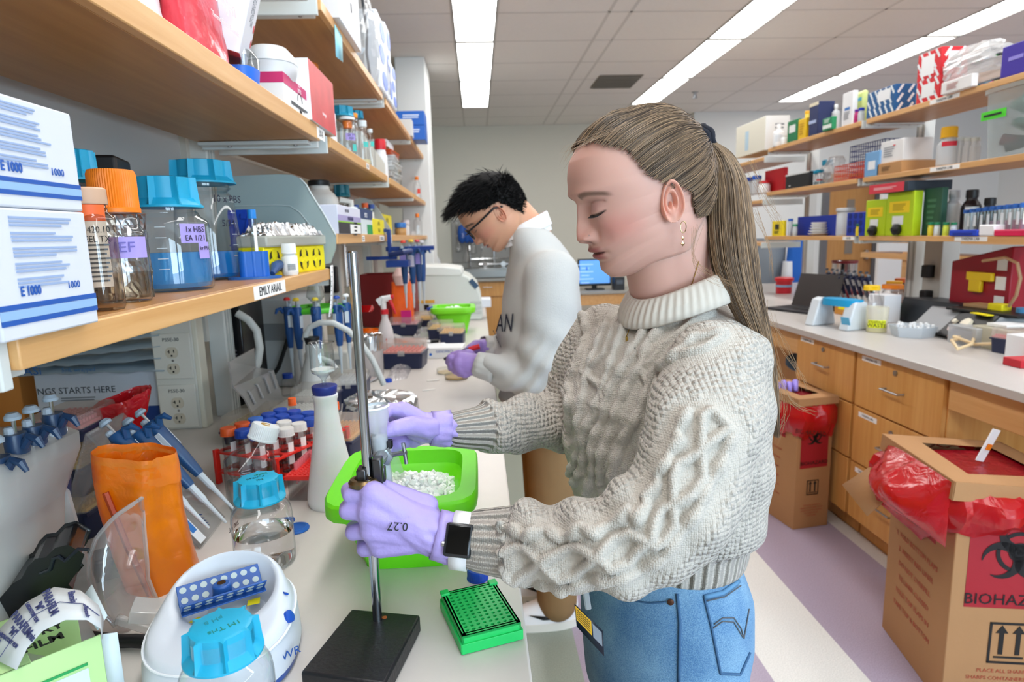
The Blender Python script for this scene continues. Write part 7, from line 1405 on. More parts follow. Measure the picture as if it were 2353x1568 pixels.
def biobox(label,N,ux,wx,uy,wy,H,lidz,texts=True):
    """carton: near corner N on the floor, ux along the symbol face, uy along the other visible face"""
    ang=math.atan2(ux[1],ux[0]);e=thing('biohazard_carton',label,'carton',(N[0],N[1],0),ang,'biohazard cartons') # local x = symbol face, local y = other face
    g=G();g.box((wx/2,wy/2,H/2),(wx,wy,H));part(e,'carton',g,CARD2,.003)
    R=face_frame('-y');k=wx/.30
    decal(e,'red_panel',BIO,'-y',(wx*.5,-.001,H*.725),wx*.78,H*.46);biosym(e,R,(wx*.5,-.002,H*.76),.10*k);text(e,'BIOHAZARD',.042*k,(wx*.5,-.003,H*.535),RNY,mat('1a1012',.6))
    g=G()
    for c_,d_ in (((0,.045),(.1,.006)),((0,-.065),(.1,.006)),((-.047,-.01),(.006,.115)),((.047,-.01),(.006,.115)),((0,-.05),(.07,.005))):g.box((wx*.5+c_[0]*k,-.0015,H*.345+c_[1]*k),(d_[0]*k,.001,d_[1]*k))
    for s in (-.02,.02):g.box((wx*.5+s*k,-.0015,H*.345-.012*k),(.011*k,.001,.06*k));g.prism([(-.015*k,0),(.015*k,0),(0,.022*k)],0,.001,M=Matrix.Translation((wx*.5+s*k,-.001,H*.345+.018*k))@R.to_4x4())
    part(e,'arrow_symbol',g,mat('191614',.6))
    for j,s in enumerate(('PLACE ALL SHARPS IN','SHARPS CONTAINERS. PLACE','LIQUIDS IN EXCESS OF 20CC','IN A LEAK PROOF','CONTAINER')):text(e,s,.0145*k,(wx*.5,-.0015,H*.19-.021*k*j),RNY,REDP)
    f=Matrix(((0,0,-1),(-1,0,0),(0,1,0)))
    g=G();g.box((-.001,wy*.45,H*.82),(.001,wy*.4,H*.22));part(e,'side_panel',g,BIO)
    for j,s in enumerate(('1. FOLD BOTTOM FLAPS','2. INSERT RED LINER','DO NOT OVERFILL','TIE LINER CLOSED','FOLD TOP FLAPS IN','TAPE TOP & BOTTOM')):text(e,s,.021*k,(-.0015,wy*.52,H*(.6-.075*j)),RNX,REDP)
    return e
Nn=PZ(1838,1213,0);Rr=PZ(1920,1193,0);Ll=PZ(1735,1150,0);H1=solveZ(930,Nn[0],Nn[1])
ux=(Rr-Nn);wx=.19;ux=np.array([.985,.17,0]);Nn=Nn+np.array([-.045,-.02,0]);wy=.34
e=biobox('brown biohazard carton with a red liner bag standing beside the drawers',Nn,ux,wx,None,wy,H1,0)
def lid(e,wx,wy,z,hl,M=None,o=.012,hole=.055):
    g=G();a,b=-o,wx+o;c,d=-o,wy+o;h=hole
    for q in (((a+b)/2,c,z+hl/2,b-a,.005,hl),((a+b)/2,d,z+hl/2,b-a,.005,hl),(a,(c+d)/2,z+hl/2,.005,d-c,hl),(b,(c+d)/2,z+hl/2,.005,d-c,hl)):g.box(q[:3],q[3:])
    V=[(a,c),(b,c),(b,d),(a,d)];I=[(a+h,c+h),(b-h*.9,c+h*1.3),(b-h,d-h),(a+h*1.2,d-h)]
    g.add([(x,y,z+hl) for x,y in V+I],[(0,1,5,4),(1,2,6,5),(2,3,7,6),(3,0,4,7)])
    o_=part(e,'lid',g,CARD2,smooth=0)
    if M is not None:o_.matrix_local=M
    return o_
LINER=film('dc1420',.88,.22,.22,bump=(18,.005))
def liner(e,wx,wy,zt,dz,out,seed,m=LINER,low=None,face=None):
    """red bag folded over the rim and hanging down outside"""
    rr=random.Random(seed);g=G();n=72;rs=[]
    def P(t,off):
        p=2*(wx+wy)*t
        if p<wx:q=(p,-off)
        elif p<wx+wy:q=(wx+off,p-wx)
        elif p<2*wx+wy:q=(2*wx+wy-p,wy+off)
        else:q=(-off,2*wx+2*wy-p)
        return q
    for j,s in enumerate((0,.2,.4,.6,.8,1)):
        r=[]
        for i in range(n):
            t=i/n;L_=low(t) if low else 1;b=out*(math.sin(PI*min(1,s*1.1))**.7)*(1+.5*math.sin(9*2*PI*t+seed))*L_+.004+rr.uniform(0,.008);x,y=P(t,b);r.append((x,y,zt-dz*s*L_*(1+.08*math.sin(7*2*PI*t))+rr.uniform(-.006,.006)))
        rs.append(r)
    g.loft(rs,caps=False);return part(e,'liner_bag',g,m,smooth=.5)
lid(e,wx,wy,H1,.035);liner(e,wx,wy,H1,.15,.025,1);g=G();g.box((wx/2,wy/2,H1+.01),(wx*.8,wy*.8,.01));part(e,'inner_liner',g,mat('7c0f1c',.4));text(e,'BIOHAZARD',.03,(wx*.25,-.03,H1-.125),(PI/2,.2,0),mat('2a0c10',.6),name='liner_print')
p=Vector((Nn[0],Nn[1],0))+Matrix.Rotation(math.atan2(ux[1],ux[0]),3,'Z')@Vector((wx*.45,wy*.6,H1+.0155));e2=thing('discarded_glove','lilac glove discarded on top of the first biohazard carton','glove',p);
for i in range(4):g=G();g.tube([(-.06+.03*i,-.03,.005),(-.05+.03*i,.0,.035+.01*(i%2)),(-.03+.03*i,.03,.01)],[.01,.016,.009],8);part(e2,'fold',g,mat('9c8ae0',.5),smooth=2)
# second carton: bigger in view, tilted lid and bulging bag
Nn=PZ(2160,1622,0);Ll=PZ(2026,1440,0);uy=Ll-Nn;wy=np.linalg.norm(uy);uy/=wy;ux=np.array([uy[1],-uy[0],0]);H2=solveZ(1145,Nn[0],Nn[1]);wx=.34
e=biobox('brown biohazard carton in front with a tilted lid and bulging red bag',Nn,ux,wx,None,wy,H2,0)
hl=.055;M=Matrix.Translation((-.01,0,H2+.0))@Euler((.0,.07,.02)).to_matrix().to_4x4();lo=lid(e,wx,wy,0,hl,M,.02,.075)
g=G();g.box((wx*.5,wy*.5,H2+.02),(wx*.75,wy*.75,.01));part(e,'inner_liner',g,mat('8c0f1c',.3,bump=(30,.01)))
liner(e,wx,wy,H2+.02,.13,.05,4,low=lambda t:.95+.75*math.exp(-((t-.86)/.09)**2))
g=G();g.add([(-.004,wy*.55,H2),(-.004,wy,H2),(-.17,wy*.96,H2-.12),(-.16,wy*.5,H2-.15)],[(0,1,2,3)]);part(e,'open_flap',g,CARD2,thick=.004)
g=G();g.grid(lambda u,v:(-.03-.12*math.sin(PI*v)*math.sin(PI*min(1,u*1.1))**.6+.004*math.sin(40*u*v),wy*(-.02+1.06*u),H2+.05-.2*v),26,20);part(e,'bulging_bag',g,film('e4141f',.88,.16,.3,bump=(12,.012)),smooth=1.2)
p=Vector((Nn[0],Nn[1],0))+Matrix.Rotation(math.atan2(ux[1],ux[0]),3,'Z')@Vector((wx*.55,wy*.55,H2+.035));e2=thing('wrapper','white wrapper with an orange mark sticking out of the tilted carton','wrapper',p,.3);g=G();g.box((0,0,.05),(.035,.004,.11),(.2,.3,0));part(e2,'paper',g,PAPER);g=G();g.box((.0,-.004,.045),(.02,.002,.02),(.2,.3,0));part(e2,'orange_mark',g,ORANGE)
crate('small_carton','brown cardboard carton behind the tilted carton','carton',(1.92,2.02,0),(.16,.16,.52),.2,CARD2,None,.003)
# ================================================================ PEOPLE
from mathutils.bvhtree import BVHTree
def ss(a,b,x):t=np.clip((x-a)/(b-a),0,1);return t*t*(3-2*t)
def chain(g,pts,n=14):
    """tapered limb: (point, radius) joints with balls"""
    for (a,ra),(b,rb_) in zip(pts,pts[1:]):g.cyl(a,b,ra,n,0,rb_)
    for a,r in pts:g.lathe([(r*math.sin(t),-r*math.cos(t)) for t in [PI*(i+.02)/8*.995 for i in range(9)]],n,tuple(a))
def fuse(g,vox,it=4,fac=.5):
    """one continuous skin over overlapping closed shapes"""
    me=bpy.data.meshes.new('f');me.from_pydata(g.v,[],g.f);o=bpy.data.objects.new('f',me);COL.objects.link(o)
    m=o.modifiers.new('r','REMESH');m.mode='VOXEL';m.voxel_size=vox
    if it:s=o.modifiers.new('s','SMOOTH');s.iterations=it;s.factor=fac
    r=bpy.data.meshes.new_from_object(o.evaluated_get(bpy.context.evaluated_depsgraph_get()));bpy.data.objects.remove(o);r.shade_smooth();return r
def verts(me):a=np.empty(len(me.vertices)*3);me.vertices.foreach_get('co',a);return a.reshape(-1,3)
def norms(me):a=np.empty(len(me.vertices)*3);me.vertex_normals.foreach_get('vector',a);return a.reshape(-1,3)
def setv(me,v):me.vertices.foreach_set('co',v.ravel());me.update()
def attr(me,name,v,kind='FLOAT'):
    a=me.attributes.new(name,kind,'POINT')
    a.data.foreach_set('value' if kind=='FLOAT' else 'color',np.asarray(v,float).ravel())
def colmat(name,rough=.5,sss=0,spec=.5,aniso=0):
    m,N,L,b=nodes(name);a=N.new('ShaderNodeAttribute');a.attribute_name='col';L.new(a.outputs['Color'],b.inputs['Base Color']);b.inputs['Roughness'].default_value=rough;b.inputs['Specular IOR Level'].default_value=spec
    if sss:b.inputs['Subsurface Weight'].default_value=sss;b.inputs['Subsurface Radius'].default_value=(.012,.005,.003);b.inputs['Subsurface Scale'].default_value=1
    return m
SKIN=colmat('mat_skin',.48,.25,.4);HAIRM=colmat('mat_hair',.38,0,.5)
L3= lambda h:np.array(lin(h)[:3])
HC=np.array([0,0,.02])
FP=[(-.02,.122),(.03,.119),(.066,.106),(.0845,.0889),(.0935,.068),(.0965,.0485),(.0905,.0324),(.0885,.015),(.0885,-.0067),(.0905,-.0223),(.093,-.032),(.091,-.0375),(.0895,-.0425),(.0845,-.0519),(.0862,-.0636),(.0765,-.0769),(.05,-.083),(.03,-.083),(.0,-.085)]
BP=[(-.02,.122),(-.06,.112),(-.088,.08),(-.098,.045),(-.095,.01),(-.082,-.025),(-.066,-.05),(-.054,-.085)]
SP=[(-80,.1),(-70,.102),(-60,.101),(-49,.091),(-30,.0765),(-20,.073),(0,.0745),(20,.080),(40,.0905),(60,.098),(90,.102)]
def _pol(P):q=sorted((math.atan2(z-.02,abs(f)),math.hypot(f,z-.02)) for f,z in P);return [a for a,_ in q],[b for _,b in q]
def skull_r(th,ph,wide=1.0):
    fa,fr=_pol([p for p in FP if p[0]>=0]+[(0,.1215)]);ba,br=_pol(BP+[(-.0,.1215)])
    rf=np.interp(ph,fa,fr);rb=np.interp(ph,ba,br);rs=np.interp(np.degrees(ph),*zip(*SP))*wide
    c,s=np.cos(th),np.abs(np.sin(th));ra=np.where(c>0,rf,rb);p=np.where(c>0,2.25-.45*ss(-.3,-.8,ph),2.1)
    return ((np.abs(c)/ra)**p+(s/rs)**p)**(-1/p)
def gs(x,s):return np.exp(-(x/s)**2)
def head(male=False,skin='cda193',lip='9c5352',brow='5f4535',seed=0):
    nt,npz=230,210;t=np.linspace(-1,1,nt,endpoint=False);th=PI*(.5*t+.5*t**3);ph=np.linspace(-1.33,1.55,npz);TH,PH=np.meshgrid(th,ph)
    r=skull_r(TH,PH,1.05 if male else 1.0);F=HC[0]+r*np.cos(PH)*np.cos(TH);Yl=r*np.cos(PH)*np.sin(TH);Z=HC[2]+r*np.sin(PH);ay=np.abs(Yl);fm=ss(.02,.05,F)
    nz=[.045,.0324,.015,0,-.0067,-.013,-.0175,-.0235,-.03];N_=np.interp(-Z,[-a for a in nz],[0,.0045,.0115,.0168,.0192,.0185,.0155,.0015,0]);wn=np.interp(-Z,[-a for a in nz],[.006,.0062,.0075,.0095,.0112,.012,.0115,.01,.008])
    d=N_*np.exp(-(ay/wn)**2.2)
    d+=.0078*gs(ay-.0128,.006)*gs(Z+.012,.0068)-.0025*gs(ay-.0215,.004)*gs(Z+.010,.008)-.005*gs(ay-.0075,.0035)*gs(Z+.0195,.0028)
    d+=-.0082*gs(ay-.030,.0155)*gs(Z-.025,.0105)-.004*gs(ay-.0165,.006)*gs(Z-.025,.009)+.0082*np.exp(-(((ay-.0315)/.0135)**2+((Z-.0215)/.0098)**2)**1.4)
    cz=.0325-14*(ay-.031)**2;win=ss(.016,.022,ay)*ss(.050,.044,ay);d-=.0022*gs(Z-cz,.0014)*win
    lz=.0152+10*(ay-.030)**2;lw=ss(.0165,.021,ay)*ss(.048,.044,ay);d-=.0016*gs(Z-lz+.001,.0012)*lw
    d+=.003*gs(Z-.046,.007)*gs(ay-.03,.022)
    d+=-.001*gs(Yl,.003)*gs(Z+.027,.004)+.0032*gs(Z+.0325,.0034)*np.exp(-(Yl/.0175)**4)-.0062*gs(Z+.0374,.0015)*np.exp(-(Yl/.0215)**6)+.003*gs(Z+.0426,.0042)*np.exp(-(Yl/.0155)**4)-.002*gs(ay-.025,.004)*gs(Z+.0375,.005)
    d+=.0035*gs(ay-.046,.018)*gs(Z-.0,.02)-.002*gs(ay-.035,.012)*gs(Z+.02,.014)
    F=F+d*fm
    V=np.stack([F,Yl,Z],-1).reshape(-1,3);n=nt;fs=[(j*n+i,j*n+(i+1)%n,(j+1)*n+(i+1)%n,(j+1)*n+i) for j in range(npz-1) for i in range(n)];fs+=[tuple((npz-1)*n+i for i in range(n)),tuple(range(n-1,-1,-1))]
    c=np.tile(L3(skin),(V.shape[0],1));ay,Z,fm,Yl,F0=(q.ravel() for q in (ay,Z,fm,Yl,F))
    def mix(w,h):nonlocal c;w=np.clip(w*fm,0,1)[:,None];c=c*(1-w)+L3(h)*w
    rg=np.random.default_rng(seed);fre=rg.normal(0,1,len(c))
    mix(.5*gs(ay-.048,.022)*gs(Z+.008,.02),'c9766c');mix(.35*gs(ay,.014)*gs(Z+.008,.01),'cf8072');mix(.35*gs(ay-.031,.014)*gs(Z-.027,.009),'a87c80')
    mix(.9*np.exp(-((Z+.0325)/.0042)**4)*np.exp(-(Yl/.0215)**8)+.95*np.exp(-((Z+.0426)/.0052)**4)*np.exp(-(Yl/.0195)**8),lip);mix(1.0*gs(Z+.0374,.0014)*np.exp(-(Yl/.021)**8),'4a2020')
    bz=.0445-9*(ay-.034)**2-.16*np.maximum(0,ay-.034);mix((.85 if male else .82)*np.exp(-((Z-bz)/(.0045 if male else .0036))**4)*ss(.012,.017,ay)*ss(.060,.052,ay),brow)
    mix(.95*gs(Z-lz.ravel()+.0006,.0013)*lw.ravel(),'2a1c18');mix(.8*gs(ay-.0075,.0028)*gs(Z+.0195,.002),'5a2c28')
    return V,fs,c
def ear(side,skin='d79c8a'):
    """outer ear: rolled rim, inner ridge, hollow and lobe"""
    nu,pr_=44,[(.0,-.005),(.2,-.006),(.34,-.002),(.44,.007),(.54,.0095),(.64,.0065),(.74,.0045),(.85,.0105),(.93,.0135),(1.0,.0125),(1.03,.008),(.98,.003),(.86,-.004),(.7,-.010)];vs=[];fs=[]
    for k,(v,h) in enumerate(pr_):
        for i in range(nu):
            a=2*PI*i/nu;rx=.0145*(1-.12*math.sin(a));rz=.0265;dx,dz=math.cos(a)*rx*v,math.sin(a)*rz*v
            lobe=max(0,-math.sin(a));lw_=max(0,(lobe-.55)/.45);hh=h*(1-lw_)+lw_*(.0065 if v<1.01 else h)
            fr=max(0,math.cos(a));hh-=.007*fr*v
            vs.append((.0+dx*-1*-1*.9-.12*dz-.001,side*(.0715+hh+.2*max(0,-dx)),.003+dz))
    m=len(pr_)
    fs=[(k*nu+i,k*nu+(i+1)%nu,(k+1)*nu+(i+1)%nu,(k+1)*nu+i) for k in range(m-1) for i in range(nu)]
    c=np.tile(L3(skin),(len(vs),1));return np.array(vs),fs,c
def headM(origin,yaw,pitch,s=1.03):
    f=np.array([-math.cos(yaw)*math.cos(pitch),-math.sin(yaw)*math.cos(pitch),-math.sin(pitch)]);l=np.array([math.sin(yaw),-math.cos(yaw),0]);u=np.cross(f,l)
    M=np.stack([f,l,u],1)*s;o=np.array(origin);return lambda V:np.asarray(V)@M.T+o
def hairpaths(T,roots,fn,n,cols,rads,seed):
    """strands as thin three-sided tubes; fn(k, t) gives points"""
    V=[];F=[];C=[];b=0
    for k in range(roots):
        P=np.array(fn(k));c=cols[k];r=rads[k]
        tg=np.gradient(P,axis=0);tg/=np.linalg.norm(tg,axis=1)[:,None]+1e-9;up=np.array([.31,.77,.55]);a=np.cross(tg,up);a/=np.linalg.norm(a,axis=1)[:,None]+1e-9;d=np.cross(tg,a)
        m=len(P);w=r*np.concatenate([np.ones(m-2),[.6,.15]])[:,None]
        for q in range(3):V.append(P+w*(a*math.cos(2.094*q)+d*math.sin(2.094*q)))
        for q in range(3):
            i0,i1=b+q*m,b+((q+1)%3)*m;F.append(np.stack([np.arange(i0,i0+m-1),np.arange(i0+1,i0+m),np.arange(i1+1,i1+m),np.arange(i1,i1+m-1)],1))
        C.append(np.tile(c,(3*m,1)));b+=3*m
    V=T(np.concatenate(V));F=np.concatenate(F);me=bpy.data.meshes.new('hair');me.from_pydata(V.tolist(),[],F.tolist());C=np.concatenate(C);attr(me,'col',np.c_[C,np.ones(len(C))],'FLOAT_COLOR');me.shade_smooth();return me
def dirang(d):return np.arctan2(d[...,1],d[...,0]),np.arcsin(np.clip(d[...,2],-1,1))
def hand(wr,fingers,thumb,palm_r,fr,glove=True,cuff=None,vox=.0022):
    """fingers: list of 4 joints each; returns fused glove mesh"""
    g=G()
    for P in fingers:
        q=[np.array(p) for p in P];chain(g,[(wr[0]*.75+q[0]*.25,palm_r*1.05),(q[0],palm_r*.86)]);r=fr;chain(g,[(q[0],r*1.2),(q[1],r*1.08),(q[2],r*.98),(q[3],r*.88)],12)
    q=[np.array(p) for p in thumb];chain(g,[(q[0],palm_r),(q[1],fr*1.45),(q[2],fr*1.22),(q[3],fr*1.0)],12)
    for a,b in zip(fingers,fingers[1:]):chain(g,[((np.array(a[0])+np.array(b[0]))/2,palm_r*.8),(wr[0],palm_r)])
    chain(g,wr[1]);return fuse(g,vox,3,.5)
def addbody(e,islands,name='body',m=SKIN):
    V=[];F=[];C=[];o=0
    for v,f,c in islands:V.append(np.asarray(v));F+=[tuple(i+o for i in q) for q in f];C.append(c);o+=len(v)
    V=np.concatenate(V);C=np.concatenate(C);me=bpy.data.meshes.new(name);me.from_pydata(V.tolist(),[],F);attr(me,'col',np.c_[C,np.ones(len(C))],'FLOAT_COLOR');me.shade_smooth();return ob(name,me,m,e)
def mesh_island(me,col,shrink=0):
    v=verts(me)-norms(me)*shrink;return v,[tuple(p.vertices) for p in me.polygons],np.tile(L3(col),(len(v),1))
def child(e,name,me,m,label=None):
    o=ob(name,me,m,e)
    if label:o['label']=label
    return o
def keep(o,e):o.matrix_parent_inverse=Matrix.Translation(-Vector(e.location));return o
def bvh(me):return BVHTree.FromPolygons([v.co[:] for v in me.vertices],[p.vertices[:] for p in me.polygons])
def cast(b,x,y,off=.0):
    d=ray(x,y);d=d/np.linalg.norm(d);h=b.ray_cast(Vector(CAM),Vector(d));return None if h[0] is None else np.array(h[0]+h[1]*off)
def casts(b,pts,off=0,sub=4):
    out=[]
    for (x0,y0),(x1,y1) in zip(pts,pts[1:]):
        for k in range(sub):t=k/sub;q=cast(b,x0+(x1-x0)*t,y0+(y1-y0)*t,off);out+=[q] if q is not None else []
    q=cast(b,*pts[-1],off);return out+([q] if q is not None else [])
def rings_body(cx,f,rows,n=40):
    """stack of ellipses: (z, shift forward, half width, half depth, lean point)"""
    l=np.array([-f[1],f[0],0]);return [[tuple(np.array([cx[0],cx[1],z])+f*(sf+b*math.cos(t))+l*a*math.sin(t)) for t in [2*PI*i/n for i in range(n)]] for z,sf,a,b in rows]
LIL=mat('a99ad8',.42,spec=.4,bump=(90,.0012))
# ---------------- the woman
TY=math.radians(20);fT=np.array([-math.cos(TY),-math.sin(TY),0]);lT=np.array([-fT[1],fT[0],0]);TC=np.array([.270,.89])
wo=thing('person','woman with a ponytail in a cream cable-knit sweater and jeans holding the clamp','person',(.28,.87,0));wl=(.28,.87,0)
def W(o):return keep(o,wo)
g=G();g.loft(rings_body(TC,fT,[(.953,.0,.132,.106),(.97,.0,.136,.110),(.998,.0,.140,.114),(1.008,.0,.155,.126),(1.06,.0,.166,.134),(1.13,.008,.17,.140),(1.2,.008,.17,.136),(1.255,-.002,.165,.12),(1.285,-.010,.150,.102),(1.312,-.02,.105,.08),(1.322,-.025,.07,.06)]))
SL=[(PY(1640,862,.745),.066),(PY(1612,1000,.68),.068),(PY(1555,1180,.64),.062),(PY(1430,1248,.645),.058),(PY(1290,1254,.69),.053),(PY(1165,1246,.73),.044),(PY(1112,1243,.745),.040)]
SR=[(PY(1395,795,1.0),.070),(PY(1335,900,1.02),.062),(PY(1285,965,1.01),.054),(PY(1180,975,.955),.046),(PY(1095,985,.92),.033),(PY(1047,988,.90),.027)]
chain(g,SL,20);chain(g,SR,20)
sw=fuse(g,.0024,26,.6);V=verts(sw);NN=norms(sw);BV=bvh(sw)
z6= lambda *p:[(1150+.426*x,900+.426*y) for x,y in p];z8= lambda *p:[(980+.5103*x,600+.5103*y) for x,y in p]
CAB=[z6((1140,100),(1090,130),(1082,300),(1095,470),(1030,560),(960,600),(870,630),(840,700),(820,790),(740,860),(700,930),(600,950),(560,910),(520,890),(430,850),(370,840),(300,880),(220,920),(150,980),(90,1010),(10,960)),
 z6((1140,100),(1235,195),(1110,290),(1060,340),(960,390),(935,470),(930,600),(940,730),(890,800),(830,830),(770,800),(690,770),(610,790),(540,880),(440,960),(400,1000),(330,1000),(260,950),(220,910),(130,850),(80,840),(0,870))]
CAT=[z6((1010,110),(950,225),(965,265),(915,325),(905,390),(845,440),(840,505),(785,560),(790,620),(740,690),(690,640),(640,685),(565,720),(520,765),(440,735),(380,775),(310,790),(255,740),(190,765),(130,790),(60,740),(0,725)),z6((1250,230),(1190,390),(1110,530),(1060,650),(970,770),(890,880),(750,980),(610,1010),(330,1060),(200,1060)),
 z8((700,240),(720,330),(680,470),(640,560),(650,640),(630,760)),z8((830,230),(790,330),(730,480),(700,620),(690,760),(670,880),(640,1030)),z8((890,290),(840,420),(800,560),(740,700),(700,830),(690,950),(650,1060)),z8((985,310),(920,400),(880,480),(830,560),(790,700),(750,830),(740,950),(720,1040)),z8((1300,180),(1170,240),(1060,295),(990,370),(960,480),(900,560),(860,650),(830,760),(790,880),(770,1000)),z8((1340,320),(1200,345),(1120,420),(1040,480),(1000,560),(960,660),(930,740),(880,800),(850,900),(830,1000))]
CAD=[z8((840,230),(800,300),(720,420),(700,500),(780,560),(800,640),(740,720),(690,800)),z8((1300,180),(1290,230),(1200,270),(1130,330),(1060,380),(1010,450),(960,480)),z8((1340,330),(1250,390),(1130,420)),z8((960,480),(1000,560),(960,660)),z8((880,480),(960,400),(990,370)),z8((730,480),(800,420),(840,300))]
h=np.zeros(len(V));cw=np.zeros(len(V));flat=np.zeros(len(V))
front=((V-CAM)*NN).sum(1)<.02
for lst,wid,amp,twist in ((CAB,.0050,.0066,0),(CAT,.0060,.0068,1),(CAD,.0044,.0052,0)):
    for pl in lst:
        Q=casts(BV,pl,0,4);s=0.
        for a,b in zip(Q,Q[1:]):
            d=b-a;L_=np.linalg.norm(d)
            if L_>.08 or L_<1e-6:continue
            lo,hi=np.minimum(a,b)-.03,np.maximum(a,b)+.03;ix=np.where(((V>lo)&(V<hi)).all(1)&front)[0]
            if len(ix):
                t=np.clip((V[ix]-a)@d/(L_*L_),0,1);ds=np.linalg.norm(V[ix]-a-t[:,None]*d,axis=1);w_=wid*(1+.16*np.sin((s+t*L_)/.0095*PI/1.6)) if twist else wid
                pr_=np.sqrt(np.clip(1-(ds/(w_*1.15))**2,0,1));h[ix]=np.maximum(h[ix],amp*pr_*(1+(.22*np.sin((s+t*L_)/.0095*PI/1.6) if twist else 0)));cw[ix]=np.maximum(cw[ix],pr_);flat[ix]=np.maximum(flat[ix],np.exp(-(ds/.024)**4))
            s+=L_
h-=.0022*np.clip(flat-cw,0,1)
# ribs: hem and cuffs
ang=np.arctan2((V[:,:2]-TC)@lT[:2],(V[:,:2]-TC)@fT[:2]);hemw=ss(1.005,.997,V[:,2]);rph=ang*52;rw=hemw.copy()
armw=np.zeros(len(V))
for A in (SL,SR):
    p1,p0=np.array(A[-1][0]),np.array(A[-2][0]);d=p1-p0;L_=np.linalg.norm(d);d/=L_;sd=(V-p1)@d;rad=V-p1-np.outer(sd,d);rr_=np.linalg.norm(rad,axis=1)
    w_=ss(-.052,-.046,sd)*(rr_<.075)*(sd<.06);a1=np.cross(d,[0,0,1]);a1/=np.linalg.norm(a1);a2=np.cross(d,a1);an=np.arctan2(rad@a1,rad@a2);rph=np.where(w_>.01,an*17,rph);rw=np.maximum(rw,w_);h-=.006*ss(-.045,-.050,sd)*0
    h+=.006*np.exp(-((sd+.062)/.012)**2)*(rr_<.09)*(1 if A is SR else .4)
# soft folds in the sleeves and waist
h+=.004*np.sin(V[:,0]*95+V[:,2]*60)*ss(.3,.1,V[:,0])*(V[:,2]<1.2)*(1-rw)+.003*np.sin(V[:,2]*70+ang*3)*(1-rw)*(1-flat)
V2=V+NN*h[:,None];setv(sw,V2);attr(sw,'ribph',rph);attr(sw,'ribw',rw);attr(sw,'cabw',np.clip(flat*1.2,0,1))
m,N,L,b=nodes('mat_knit');KN=m;tc=N.new('ShaderNodeTexCoord');b.inputs['Roughness'].default_value=.9;b.inputs['Specular IOR Level'].default_value=.15;b.inputs['Sheen Weight'].default_value=.15
def att(n_):a=N.new('ShaderNodeAttribute');a.attribute_name=n_;return a.outputs['Fac']
def mth(op,a,b_=None):q=N.new('ShaderNodeMath');q.operation=op;[L.new(x,q.inputs[i]) if hasattr(x,'node') else setattr(q.inputs[i],'default_value',x) for i,x in enumerate((a,b_)) if x is not None];return q.outputs[0]
vo=N.new('ShaderNodeTexVoronoi');vo.feature='SMOOTH_F1';vo.inputs['Scale'].default_value=155;vo.inputs['Smoothness'].default_value=.35;vo.inputs['Randomness'].default_value=.35;L.new(tc.outputs['Object'],vo.inputs['Vector'])
v2=N.new('ShaderNodeTexVoronoi');v2.inputs['Scale'].default_value=420;v2.inputs['Randomness'].default_value=.4;L.new(tc.outputs['Object'],v2.inputs['Vector'])
bob=mth('MULTIPLY',mth('SUBTRACT',1.0,vo.outputs['Distance']),mth('SUBTRACT',1.0,mth('MULTIPLY',att('cabw'),.92)));bob=mth('MULTIPLY',bob,mth('SUBTRACT',1.0,att('ribw')))
rib=mth('MULTIPLY',mth('MULTIPLY',mth('SINE',att('ribph')),.55),att('ribw'));fine=mth('MULTIPLY',v2.outputs['Distance'],-.16)
bp=N.new('ShaderNodeBump');bp.inputs['Distance'].default_value=.0085;bp.inputs['Strength'].default_value=1;L.new(mth('ADD',mth('ADD',bob,rib),fine),bp.inputs['Height']);L.new(bp.outputs[0],b.inputs['Normal']);b.inputs['Base Color'].default_value=lin('c3bdb4')
W(child(wo,'sweater',sw,KN))
# ribbed collar
g=G();n=320;rs=[];cF,cK=PY(1455,712,.845),PY(1668,632,.905);cc=(cF+cK)/2;fv=(cF-cK)/2
for k in range(13):
    a=2*PI*k/12;row=[]
    for i in range(n):
        t=2*PI*i/n;q=cc+fv*math.cos(t)+lT*.074*math.sin(t)+np.array([0,0,-.006*math.cos(2*t)]);o_=np.array([fv[0],fv[1],0])/np.linalg.norm(fv[:2])*math.cos(t)+lT*math.sin(t);rr_=1+.17*math.sin(t*52)*(math.cos(a)>-.3);row.append(tuple(q+o_*.0062*math.cos(a)*rr_+np.array([0,0,.020*math.sin(a)])+o_*-.008*math.sin(a)))
    rs.append(row)
g.loft(rs,caps=False);W(part(wo,'collar',g,mat('c6c0b6',.9),smooth=2))
# body: head, ears, neck, torso, arms, hands, legs
HM=headM((.228,.855,1.463),math.radians(10),math.radians(17),.965);hv,hf,hc=head(seed=1)
isl=[(HM(hv),hf,hc)]
for s in (1,-1):v,f,c=ear(s);isl.append((HM(v),f,c))
g=G();nk0,nk1=HM([-.03,0,-.045]),np.array([.286,.892,1.30])
chain(g,[(nk0,.05),(nk0*.5+nk1*.5,.0505),(nk1,.056),(np.array([.285,.892,1.24]),.08)],24);chain(g,[(HM([.0,0,-.05]),.046),(nk1+np.array([-.012,0,0]),.05)],20)
g.loft(rings_body(TC,fT,[(.85,0,.12,.09),(1.0,0,.11,.09),(1.15,0,.13,.1),(1.22,0,.12,.08),(1.27,-.01,.09,.06)]))
for A in (SL,SR):chain(g,[(p,r*.55) for p,r in A[:-1]])
wrl=PY(1042,1235,.748);wrr=PY(1025,984,.895)
chain(g,[(SL[-2][0],.03),(wrl,.0265),(PY(1000,1225,.745),.025)]);chain(g,[(SR[-2][0],.025),(wrr,.0235),(PY(990,984,.89),.022)])
for s in (-1,1):c=np.array([.265,.892,0])+lT*.07*s;chain(g,[(c+[0,0,.82],.066),(c+[0,0,.47],.05),(c+[0,0,.09],.04)])
bd=fuse(g,.0075,6);isl.append(mesh_island(bd,'cda193'))
